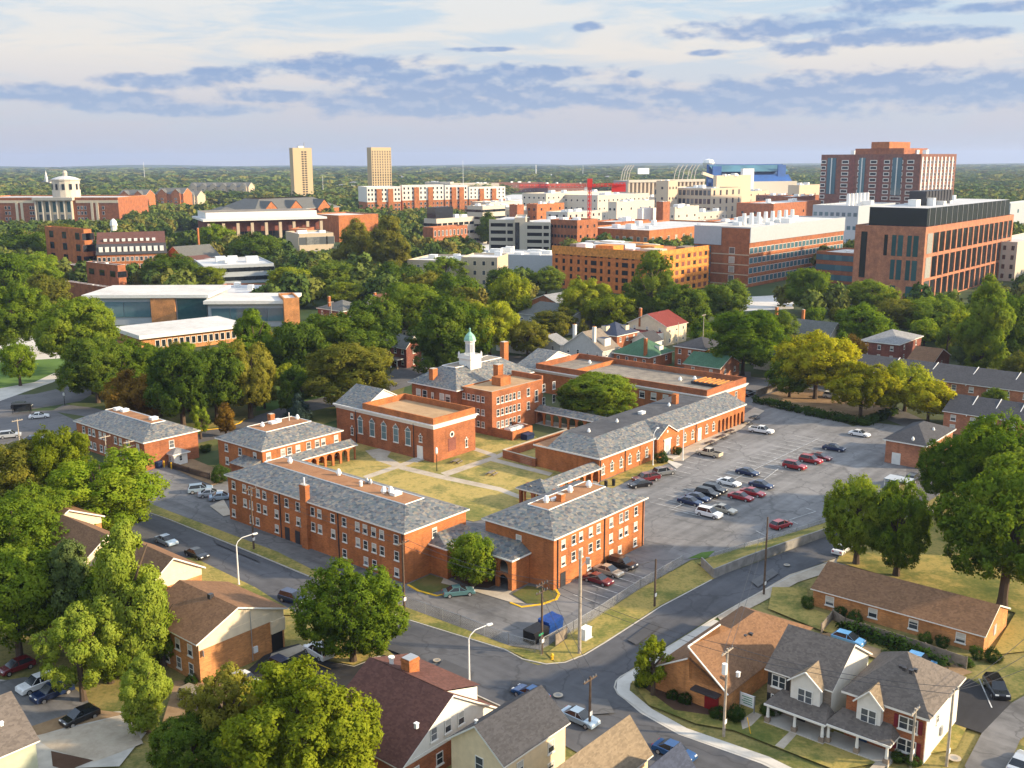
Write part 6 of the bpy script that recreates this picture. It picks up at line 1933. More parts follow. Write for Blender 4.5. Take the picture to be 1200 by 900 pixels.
# two towers
TW = 'tall slab towers'
b = far2('tower', 'plain tan high rise tower with two dark window strips', 'tower', 346, 240, 174.5, 342, 368, ang=R(36), group=TW)
b.walls('tan_tower'); b.flat(1.5, 1, 'deck_tan', 'tan_tower')
for u in (355.5, 359):
    a = b.s_of_u('A', u, 40)
    for k in range(22): b.win('A', a, 4 + k * (b.h - 6) / 22, 3.4, (b.h - 6) / 22 * .6, 'dark_panel', 'beige', 'opening_dark')
b.unit(b.La * .5, b.Lb * .5, b.h, 8, 5, 4); mb = MB(); mb.tube((b.La * .7, b.Lb * .5, b.h), (b.La * .7, b.Lb * .5, b.h + 9), .8, .5, 6, 'metal_grey'); mb.build('mast', b.t)
b = far2('tower', 'tan high rise tower with a full grid of dark windows', 'tower', 437, 242, 174, 432, 460, ang=R(36), group=TW)
b.walls('tan_tower'); b.flat(1.5, 1, 'deck_tan', 'tan_tower', 'cream')
b.grid('A', 8, [3 + k * (b.h - 5) / 21 for k in range(21)], b.La / 8 * .5, (b.h - 5) / 21 * .7, frame='beige', glass='opening_dark', style='dark_panel')
b.done()

# white and red residence blocks
WR = 'white topped brick residence blocks'
def wr(label, uc, vb, vt, uL, uR, n, ang=R(24)):
    b = far2('residence_hall', label, 'building', uc, vb, vt, uL, uR, ang=ang, group=WR)
    b.walls('brick_orange'); b.flat(1, .6, 'deck_white', 'white_paint')
    for f_, L_ in (('A', b.La), ('B', b.Lb)): b.slab('upper_storeys', f_, -.1, L_ + .1, b.h * .5, b.h + 1.02, .25, 'white_siding')
    zs = [b.h * t for t in (.06, .2, .34, .55, .72, .87)]
    b.grid('A', n, zs, 2.2, b.h * .09, frame='trim_white', glass='glass_dark', off=.26); b.done()
    for t in (.28, .62):
        b.slab('bay', 'A', b.La * t, b.La * t + 6, 0, b.h * .95, 1.6, 'brick_orange')
    return b
wr('white topped brick residence block, the end one below the gridded tower', 431, 254, 220, 421, 470, 10)
wr('white topped brick residence block in the middle of its row', 472, 252, 218, 469.5, 520, 10)
wr('white topped brick residence block with orange pier beside the radio mast', 522, 250, 218, 519, 548, 6)
wr('white topped brick residence block at the far right of its row', 550, 247, 220, 547, 592, 9)
block('f', 'pale flat roofed block behind the white topped residences', (498, 227, 528, 227, 214, 40), 'beige_light', 'deck_white', 1, 5, 0, 2)
block('f', 'long cream low building beyond the radio mast', (528, 228, 585, 227, 216, 60), 'beige_light', 'deck_white', 1, 9, 0, 2)
block('f', 'distant row of red brick flats left of the crane jib', (575, 226, 640, 225, 215, 40), 'brick_brown', 'deck_white', 1, 12, 0, 2)
block('f', 'distant row of red brick flats under the crane jib', (642, 226, 690, 225, 216, 40), 'brick_brown', 'deck_white', 1, 9, 0, 2)
# middle distance offices
b = block('c', 'stepped concrete building with dark glass top and cream bands', (512, 290, 258, 497.5, 556), 'beige_light', 'deck_lightgrey', 1, 7, 4, 3, 5, 2.4, 'beige_light', 'glass_dark')
b.boxpart('penthouse', b.La * .05, b.La * .5, b.Lb * .2, b.Lb * .9, b.h, b.h + 9, 'glass_dark', 'deck_dark')
b = block('c', 'brick hall with white pediment and rows of tall windows', (508, 294, 268, 496, 548), 'brick_red', 'deck_lightgrey', .8, 9, 0, 2, 1.8, 4, units=0)
block('c', 'flat office with dark bands behind the big conifer', (566, 285, 243, 548, 592), 'beige_light', 'deck_white', 1, 4, 3, 5, 8, 2.2, 'beige_light', 'glass_dark', units=5)
block('f', 'low beige house of flats with pediment among trees', (541, 336, 583, 337, 303, 24), 'beige', 'deck_lightgrey', .8, 4, 0, 3, 1.8, 2.4, 'cream', units=1)
block('f', 'low flat roofed beige hall left of the pedimented flats', (478, 331, 538, 333, 306, 34), 'beige', 'deck_lightgrey', .8, 7, 0, 2, 1.8, 2.4, 'cream', units=3)
block('f', 'long white roofed building with many roof units in front of the parking garage', (560, 318, 650, 320, 299, 34), 'grey_panel', 'deck_white', .6, 0, 0, 1, units=12)
def garage_deck(label, uL, vL, uR, vR, vt, n):
    b = front('parking_garage', label, 'building', uL, vL, uR, vR, vt, 50, 'decks of the concrete parking garage')
    b.boxpart('wall', 0, b.La, 1.0, b.Lb, 0, b.h, 'opening_dark', 'deck_lightgrey')  # solid core; the shade of the open decks is put into its colour
    for k in range(n + 1):
        z = b.h * k / n
        b.boxpart('deck_band', 0, b.La, 0, .98, max(0, z - b.h / n * .28), z + b.h / n * .22, 'beige_light')
    for a in (0, b.La * .66, b.La - 1): b.boxpart('column', a, a + 1, -.2, -.01, 0, b.h, 'beige_light')
    return b
garage_deck('concrete parking garage with dark open decks, part left of its stair tower', 573.5, 301, 603, 301.5, 259, 5)
garage_deck('concrete parking garage with dark open decks, part right of its stair tower', 616, 303, 645, 303.5, 262, 5)
b = front('stair_tower', 'cream stair tower with dark glass strip between the parking garage decks', 'tower', 603, 303, 616, 303, 257, 40); b.walls('beige_light'); b.flat(1, .4, 'deck_white', 'beige_light'); b.slab('window', 'A', .4, b.La * .45, 3, b.h - 2, .3, 'glass_dark')
b = block('c', 'plain brick building with tiny square windows right of the parking garage', (676, 305, 260, 645, 700), 'brick_red', 'deck_lightgrey', 1, 3, 8, 4, 2.0, 2.0, 'brick_dark', 'glass_dark', units=6)
block('c', 'long orange brick wing with small windows behind the construction site', (760, 305, 272, 680, 860), 'brick_orange', 'deck_lightgrey', 1, 12, 10, 2, 2.6, 3, 'cream', 'glass_pale', units=6)
block('f', 'low white building with dark openings behind the unfinished timber frame', (742, 310, 815, 309, 293, 20), 'white_paint', 'deck_white', .6, 5, 0, 1, 6, 4, 'white_paint', 'glass_dark')
fills = [
    ('pale low office with dark band left of the crane mast', (600, 262, 244, 575, 625), 'beige_light', 5, 3, 2),
    ('white flat hall just left of the crane jib end', (588, 246, 236, 560, 620), 'white_paint', 6, 4, 1),
    ('grey block with white roof behind the parking garage', (640, 285, 262, 610, 690), 'grey_panel', 6, 3, 3),
    ('brick block with pale roof behind the plain brick building', (720, 290, 262, 690, 760), 'brick_red', 5, 3, 3),
    ('white block with strip windows left of the white service block', (735, 262, 240, 715, 775), 'white_paint', 6, 2, 3),
    ('cream block at the foot of the old hospital', (800, 270, 252, 770, 850), 'beige_light', 7, 3, 2),
    ('red brick low block before the arched brick front hall', (850, 284, 262, 820, 900), 'brick_red', 6, 3, 2),
    ('pale long roof behind the laboratory stacks', (900, 262, 246, 870, 955), 'grey_panel', 8, 3, 2),
    ('beige mid rise before the stadium ramp', (858, 246, 226, 838, 900), 'beige', 5, 3, 3),
    ('brick mid rise right of the stadium', (905, 248, 230, 885, 950), 'brick_brown', 5, 3, 3),
    ('white low hall before the stadium stand', (775, 244, 232, 742, 815), 'beige_light', 8, 3, 1),
    ('brick and white block behind the cream stepped hospital', (690, 246, 232, 668, 735), 'brick_red', 6, 3, 2),
    ('long cream block just right of the white residences', (575, 250, 238, 552, 610), 'beige_light', 6, 3, 2),
    ('grey slab with dark glass before the pale hospital wing', (665, 272, 250, 640, 705), 'concrete', 6, 3, 3),
    ('small brick cube before the cream stepped hospital', (712, 284, 268, 700, 735), 'brick_orange', 3, 2, 2),
    ('white clad cube right of the dark brick shaft', (806, 290, 266, 792, 832), 'white_paint', 3, 2, 2),
    ('orange brick cube building left of the crane mast', (629, 268, 240.5, 617, 661), 'brick_orange', 3, 2, 3),
    ('low cream building with dark band between brick cubes', (612, 268, 248, 592, 640), 'beige', 5, 3, 2),
    ('red brick stair block beside the low cream building', (606, 269, 241, 597, 614), 'brick_red', 0, 0, 3),
    ('long pale hospital wing with rows of red framed windows', (640, 258, 228, 612, 716), 'beige_light', 14, 5, 4),
    ('wide white topped hospital wing behind the crane mast', (700, 258, 230, 660, 760), 'beige_light', 12, 6, 3),
    ('cream stepped hospital block with black strip windows', (722, 276, 238, 712, 766), 'beige_light', 4, 2, 3),
    ('white service block with blank walls', (752, 282, 246, 746, 768), 'white_paint', 0, 0, 2),
    ('dark red brick shaft beside the white service block', (776, 282, 238, 768, 784), 'brick_red', 0, 0, 3),
    ('cream low block with one dark strip right of the brick shaft', (790, 276, 244, 784, 818), 'beige_light', 3, 1, 2),
    ('tan concrete hospital with tall dark red window bays', (832, 262, 222, 766, 868), 'beige', 5, 14, 4),
    ('tan windowless concrete tower of the old hospital', (838, 258, 207, 834, 878), 'beige', 0, 0, 4),
    ('small tan concrete turret left of the old hospital', (782, 262, 213, 768, 793), 'beige', 3, 1, 4),
    ('grey metal roofed hall with arched red brick front', (905, 272, 240, 862, 960), 'brick_red', 4, 3, 2),
    ('low reddish building with long roof beside the stadium', (758, 237, 217, 735, 800), 'brick_dark', 3, 3, 1),
    ('pale round ended hall right of the old hospital', (935, 250, 218, 922, 960), 'beige', 2, 1, 2),
    ('brown low building left of the brick high rise', (925, 262, 232, 900, 962), 'brick_red', 4, 3, 2),
]
for lab, spec, wall, nA, nB, fl in fills:
    block('c', lab, spec, wall, 'deck_white' if 'red' not in lab else 'deck_lightgrey', 1, nA, nB, fl, 2.4 if 'bays' not in lab else 3.4, 2.4 if 'bays' not in lab else 5, 'trim_white' if wall == 'beige_light' else 'brick_dark', 'glass_dark' if wall != 'beige' else 'glass', units=4)
# timber framed building under construction
b = far2('unfinished_building', 'unfinished timber framed building clad in orange boards, sunlit side glowing gold', 'building', 766, 348, 299, 647, 829)
UF = b
b.walls('sheathing')
b.slab('stud_wall', 'A', -.05, b.La + .05, 0.05, b.h + 1.5, .3, 'plywood'); b.slab('stud_wall', 'B', -.05, b.Lb + .05, b.h - 2.5, b.h + 1.5, .3, 'plywood')
nB = 13
for i in range(nB):
    for k in range(5):
        wide = i in (3, 7)
        b.win('B', b.Lb * (i + .6) / (nB + .2), 1.6 + k * b.h / 5.3, 3.4 if wide else 1.5, 2.2, 'dark_panel', 'plywood', 'opening_dark')
for i in range(9):
    for k in range(5):
        b.win('A', b.La * (i + .6) / 9.2, 1.0 + k * b.h / 5.1, b.La / 9 * .5, 2.0, 'dark_panel', 'plywood', 'brick_dark' if (i + k) % 3 else 'opening_dark', off=.3)
for k in range(1, 6): b.slab('floor_edge', 'A', 0, b.La, k * b.h / 5.1 - .5, k * b.h / 5.1, .6, 'plywood')
b.boxpart('roof', .5, b.La - .5, .5, b.Lb - .5, b.h - .5, b.h - .2, 'plywood')
g = random.Random(5)
for i in range(26):
    x_ = g.uniform(.1, .8) * b.La; y_ = g.uniform(.05, .92) * b.Lb
    b.boxpart('board_stack', x_, x_ + g.uniform(3, 9), y_, y_ + g.uniform(4, 14), b.h - .2, b.h + g.uniform(.6, 2.6), g.choice(['plywood', 'beige_light', 'metal_white', 'deck_lightgrey', 'wood_grey']))
# tower crane
g0 = P(690, 300); hC = height_at(690, 300, 214)
t = thing('tower_crane', 'red tower crane with long level jib over the timber framed building', 'crane', g0, R(3))
mb = MB()
def lattice(p0, p1, w_, n, k='crane_red', r=.2):
    p0, p1 = Vector(p0), Vector(p1); d = (p1 - p0); a = d.normalized().orthogonal().normalized(); c = d.normalized().cross(a)
    cs = [(a + c) * w_, (a - c) * w_, (-a - c) * w_, (-a + c) * w_]
    for q_ in cs: mb.tube(p0 + q_, p1 + q_, r, r, 4, k)
    for i in range(n):
        for j in range(4):
            mb.tube(p0 + d * (i / n) + cs[j], p0 + d * ((i + 1) / n) + cs[(j + 1) % 4], r * .7, r * .7, 3, k, cap=False)
lattice((0, 0, 0), (0, 0, hC), .8, 18); mb.build('mast', t)
mb = MB(); mb.box(-2.2, 2.2, -2.2, 2.2, -.2, 1.2, 'concrete'); mb.build('base', t)
mb = MB(); mpp = pxm(690, 300)
jl = 82 * mpp
lattice((-2, 0, hC - 2), (-jl, 0, hC - 2), .8, 13, r=.15); mb.build('jib', t)
mb = MB(); lattice((2, 0, hC - 2), (42 * mpp, 0, hC - 1), .7, 9, r=.2); mb.build('counter_jib', t)
mb = MB(); mb.prism([(26 * mpp, 0), (26 * mpp, 2.4), (42 * mpp, 2.4), (42 * mpp, 0)], hC - 6, hC - 1, 'crane_red'); mb.build('counterweight', t)
mb = MB(); mb.box(-1.6, 1.6, -1.6, 1.6, hC - 3, hC + 2.5, 'crane_red'); mb.build('slewing_unit', t)
mb = MB(); mb.box(-3.4, -1.7, -1.2, 1.2, hC - 5.5, hC - 3, 'white_paint'); mb.build('cab', t)
# laboratory
b = far2('laboratory', 'brick laboratory with long rows of pale windows and white metal top storey', 'building', 876, 337, 268, 812, 986)
b.walls('brick_red'); b.flat(.6, .5, 'deck_white', 'grey_panel', 'white_paint')
b.slab('metal_storey', 'A', -.05, b.La + .1, b.h * .76, b.h + .62, .4, 'grey_panel'); yq = b.s_of_u('B', 846, b.h)
b.slab('metal_storey', 'B', yq, b.Lb, b.h * .70, b.h + .63, .4, 'grey_panel')
for k in range(4): b.grid('A', 25, (b.h * (.06 + .17 * k),), b.La / 25 * .86, b.h * .105, frame='trim_white', glass='glass_blue')
yq2 = b.s_of_u('B', 834, b.h)
for k in range(4):
    b.win('B', (b.s_of_u('B', 857, 10)), b.h * (.08 + .16 * k), 3.2, 3.2, 'far', 'trim_white', 'glass_pale')
for k in range(5): b.slab('window', 'B', yq2, b.Lb - .3, b.h * (.04 + .13 * k), b.h * (.15 + .13 * k), .35, 'glass_blue')
for k in range(4):
    b.slab('band', 'B', 0, yq2 - .5, b.h * (.0 + .17 * k) + .9, b.h * (.0 + .17 * k) + 1.4, .12, 'beige'); b.slab('band', 'A', 0, b.La, b.h * (.0 + .17 * k) + .7, b.h * (.0 + .17 * k) + 1.2, .12, 'brick_orange')
b.done(); roofstuff(b, b.h, 10, seed=4, s=4)
for k in range(8):
    mb = MB(); x_ = b.La * (.2 + .07 * k); mb.tube((x_, b.Lb * .5, b.h), (x_, b.Lb * .5, b.h + 6), 1.3, 1.0, 8, 'metal_white'); mb.build('exhaust_stack', b.t)
b = block('c', 'white metal clad building with grey louvres behind the laboratory', (1003, 290, 243, 950, 1046), 'grey_panel', 'deck_white', 1, 0, 8, 3, 3, 3, 'grey_panel', 'glass_blue', units=5)
for k in range(6):
    mb = MB(); mb.tube((b.La * (.2 + .1 * k), b.Lb * .4, b.h), (b.La * (.2 + .1 * k), b.Lb * .4, b.h + 9), 1.6, 1.3, 8, 'metal_white'); mb.build('exhaust_stack', b.t)
block('f', 'brick link with teal windows under the white metal clad building', (955, 330, 1000, 334, 296, 30), 'brick_red', 'deck_white', .8, 6, 0, 3, 4, 3.4, 'brick_dark', 'glass_blue')
block('c', 'white metal clad building at the right edge behind the large brick office', (1180, 285, 240, 1166, 1260), 'grey_panel', 'deck_white', 1, 5, 2, 3, 4, 3, 'grey_panel', 'glass_blue', units=4)
block('c', 'cream office with paired tall windows at the right edge', (1188, 330, 286, 1150, 1260), 'beige_light', 'deck_white', 1, 3, 4, 4, 1.8, 2.6, 'beige_light', 'glass_dark', units=0)
# large brick office
b = far2('office_building', 'large orange brick office with slim vertical fins and dark glass roof storey', 'building', 1078, 356, 268, 997, 1181)
b.walls('brick_salmon'); b.flat(.6, .5, 'deck_lightgrey', 'brick_salmon')
H_ = b.h
for k, (z0, z1) in enumerate(((.02, .29), (.33, .61), (.66, .93))):
    for i in range(15):
        a0 = b.La * (.08 + .91 * i / 15); wd = b.La * .91 / 15
        b.slab('window', 'A', a0 + .1, a0 + wd * .62, H_ * z0, H_ * z1, .1, 'glass_dark'); b.slab('fin', 'A', a0 + wd * .66, a0 + wd * .84, H_ * z0, H_ * z1, .5, 'brick_salmon')
    b.slab('window', 'A', b.La * .02, b.La * .07, H_ * z0, H_ * z1, .15, 'glass_pale')
for u0, u1, z0, z1 in ((1035, 1039, .62, .9), (1044, 1049, .62, .9), (1051, 1057, .62, .9), (1062, 1067, .62, .9), (1069, 1075, .62, .9), (1042, 1047, .3, .57), (1049, 1055, .3, .57), (1060, 1065, .3, .57), (1067, 1073, .3, .57), (1006, 1013, .3, .93), (998, 1004, .05, .2), (1006, 1010, .05, .2), (1042, 1048, .04, .22), (1060, 1072, .04, .22)):
    a0, a1 = sorted((b.s_of_u('B', u0, H_ * z0), b.s_of_u('B', u1, H_ * z0))); b.slab('window', 'B', a0, a1, H_ * z0, H_ * z1, .1, 'glass_teal' if u0 > 1040 else 'glass_dark')
b.boxpart('roof_storey', b.La * .03, b.La * .96, b.Lb * .04, b.Lb * .86, H_ + .03, H_ + H_ * .26, 'glass_dark', 'deck_lightgrey')
for i in range(16):
    a0 = b.La * (.05 + .9 * i / 16); b.boxpart('panel_joint', a0, a0 + .25, b.Lb * .04 - .15, b.Lb * .04 - .01, H_ + .05, H_ * 1.26, 'metal_grey')
roofstuff(b, H_ * 1.26, 8, seed=9, s=4)
for k in range(9):
    mb = MB(); x_ = b.La * .22 + k * 4.2; mb.box(x_, x_ + 3.0, b.Lb * .35, b.Lb * .6, H_ * 1.26, H_ * 1.26 + 6.5, 'metal_dark'); mb.build('cooling_unit', b.t)
# brick high rise
b = far2('high_rise', 'tall brick hospital high rise with white window bands and stepped roof', 'tower', 1073, 268, 182, 958, 1114, ang=R(42))
b.walls('brick_brown'); b.flat(1.2, 1, 'deck_lightgrey', 'brick_brown', 'white_paint')
for i in range(9): b.slab('pier', 'A', b.La * (i + .2) / 9.4, b.La * (i + .2) / 9.4 + 2.2, b.h * .42, b.h * .98, .5, 'white_paint')
H_ = b.h; nf = 11
for k in range(nf):
    z = 3 + k * (H_ - 5) / nf; fh = (H_ - 5) / nf
    for (u0, u1, n_) in ((961, 966, 1), (985, 992, 1), (1004, 1011, 1), (1018, 1025, 1), (1034, 1040, 1), (1044, 1055, 1), (1061, 1068, 1)):
        a0, a1 = sorted((b.s_of_u('B', u0, H_ * .5), b.s_of_u('B', u1, H_ * .5)))
        b.win('B', (a0 + a1) / 2, z, (a1 - a0) * 1.15, fh * .62, 'farw', 'trim_white', 'glass_dark')
    for i in range(9): 
        if b.nw < 100: b.win('A', b.La * (i + .7) / 9.4, z, b.La / 9 * .55, fh * .55, 'far', 'trim_white', 'glass')
        else: b.extra('A', b.La * (i + .7) / 9.4, z, b.La / 9 * .55, fh * .55, 'trim_white', 'glass')
b.done()
for (u0, u1) in ((969, 979), (1006, 1013), (1045, 1056)):
    a0, a1 = sorted((b.s_of_u('B', u0, H_ * .7), b.s_of_u('B', u1, H_ * .7)))
    b.slab('window_bay', 'B', a0, a1, H_ * .45, H_ * .97, .5, 'glass_blue'); b.slab('mullion', 'B', (a0 + a1) / 2 - .5, (a0 + a1) / 2 + .5, H_ * .45, H_ * .97, .8, 'white_paint', .51)
for (u0, u1) in ((994, 1000), (1027, 1033)):
    a0, a1 = sorted((b.s_of_u('B', u0, H_ * .5), b.s_of_u('B', u1, H_ * .5))); b.slab('recess', 'B', a0, a1, 0, H_, .3, 'brick_dark')
a0, a1 = sorted((b.s_of_u('B', 1000, H_), b.s_of_u('B', 1057, H_)))
b.boxpart('roof_storey', 3, b.La * .7, a0, a1, H_, H_ * 1.1, 'brick_red', 'deck_lightgrey')
a0, a1 = sorted((b.s_of_u('B', 1019, H_), b.s_of_u('B', 1040, H_)))
b.boxpart('roof_storey', 2, b.La * .6, a0, a1, H_ * 1.1, H_ * 1.19, 'brick_orange', 'deck_lightgrey')
for k in range(9): b.unit(b.La * .4, b.Lb * (.1 + .09 * k), H_ * (1.1 if 2 < k < 6 else 1), 4, 4, 5, 'metal_white')
# stadium
b = front('stadium', 'football stadium with grey columned stand and bright blue seating', 'stadium', 742, 240, 920, 236, 215, 180)
x0, x1 = 0, b.s_of_u('A', 832, 10)
def sz(v, u=830): return height_at(u, 238, v)
b.boxpart('wall', x0, x1, 20, 60, 0, sz(211), 'concrete_dark', 'concrete')
for i in range(20):
    a = x1 * i / 19.5; b.boxpart('column', a, a + 3, 15, 19.9, 0, sz(212), 'beige')
b.boxpart('deck_band', x0, x1, 14, 20, sz(213), sz(210), 'beige_light')
def su(u, y):
    lo, hi = -400.0, 900.0
    for _ in range(40):
        m = (lo + hi) / 2
        if proj(b.W(m, y, 10))[0] < u: lo = m
        else: hi = m
    return lo
x2, x3 = su(834, 50), su(921, 50)
mb = MB(); mb.poly([(x2, 30, sz(220)), (x3, 30, sz(220)), (x3, 46, sz(206)), (x2, 46, sz(206))], 'stadium_blue'); mb.poly([(x2, 47, sz(202)), (x3, 47, sz(202)), (x3, 60, sz(194)), (x2, 60, sz(194))], 'stadium_teal'); mb.build('seating', b.t)
b.boxpart('upper_stand', x2, x3, 61, 66, 0, sz(193), 'stadium_blue'); b.boxpart('lower_stand', x2, x3, 24, 29.9, 0, sz(214), 'beige_light')
b.boxpart('seating_end', su(834, 45), su(844, 45), 44, 46.5, 0, sz(195), 'stadium_blue'); b.boxpart('seating_end', su(910, 44), su(919, 44), 43, 45, 0, sz(194), 'stadium_blue')
xa, xb = b.s_of_u('A', 878, 10), b.s_of_u('A', 891, 10)
b.boxpart('press_box', xa, xb, 18, 23.9, 0, sz(198), 'white_paint'); b.slab('scoreboard', 'A', b.s_of_u('A', 838, 10), b.s_of_u('A', 852, 10), sz(223), sz(217), .5, 'stadium_blue')
for u in (743, 746, 749, 752, 806, 811, 816, 822, 826, 830):
    a = b.s_of_u('A', u, 10); mb = MB(); mb.path([(a, 40, sz(212)), (a + 3, 40, sz(200)), (a + 9, 40, sz(193))], .6, 4, 'concrete'); mb.build('light_pylon', b.t)
b.boxpart('sign_board', b.s_of_u('A', 772, 10), b.s_of_u('A', 785, 10), 60, 63, sz(204), sz(197), 'metal_white')
mb = MB(); mb.path([(x1, 22, sz(203)), (x1 + 60, 22, sz(218))], 3, 4, 'cream'); mb.build('ramp', b.t)
g0 = P(829, 222); t = thing('water_tower', 'white globe water tower beside the stadium', 'tower', g0); hh = height_at(829, 222, 186)
mb = MB(); mb.lathe([(3, 0), (3, hh * .68), (9, hh * .75), (13, hh * .86), (10, hh * .96), (0, hh)], 12, 'metal_white'); mb.build('tank', t, smooth=True)
# masts and far spires
for (u, v, vt, lab) in ((543, 230, 188, 'tall thin radio mast beyond the white topped residences'), (628, 210, 193, 'slim white monument far off above the woods'), (683, 210, 193.5, 'thin white spire far off above the woods'), (170, 215, 190, 'faint lattice mast above the far woods on the left'), (379, 232, 206, 'thin grey light mast near the plain tan tower')):
    t = thing('mast', lab, 'mast', P(u, v)); hh = height_at(u, v, vt); r_ = pxm(u, v) * (.9 if u == 628 else .35)
    mb = MB(); mb.tube((0, 0, 0), (0, 0, hh), r_, r_ * .5, 6, 'metal_white'); mb.build('pole', t)
b = front('chapel', 'tiny white steepled church above the far woods', 'church', 49, 222, 59, 222, 214, 30); b.walls('cream'); b.gable('x', 6, 'shingle_slategrey', 'cream', .5, .3)
mb = MB(); mb.box(b.La * .4, b.La * .6, 2, 8, 0, b.h + 9, 'white_paint'); mb.lathe([(4, b.h + 9), (0, b.h + 28)], 6, 'white_paint', b.La * .5, 5); mb.build('steeple', b.t)
# scattered far roofs
g = random.Random(11)
far_l = ['tiny pale roofed building among the far woods left of the plain tan tower', 'tiny white shed in the woods between the two tan towers', 'tiny cream building under the gridded tower', 'tiny pale block right of the brick high rise', 'tiny white flat block in the woods at the far right', 'small pale shed right of the brick high rise beside the road', 'tiny white hall far off above the crane jib', 'tiny pale hall far off left of the stadium', 'small white house right of the gridded tower', 'tiny tan block in the woods beyond the gabled halls']
for lab, (u, v, wd, vt) in zip(far_l, ((318, 214, 10, 209), (402, 226, 22, 218), (413, 222, 14, 215), (1138, 240, 14, 233), (1165, 232, 18, 227), (1150, 250, 26, 240), (645, 212, 12, 206), (712, 214, 16, 208), (470, 214, 8, 208), (205, 214, 8, 209))):
    b = front('far_building', lab, 'building', u - wd / 2, v, u + wd / 2, v, vt, 20); b.walls('beige_light'); b.hip(50, b.h * .35, 'deck_white' if g.random() < .5 else 'shingle_lightgrey', None, 1)

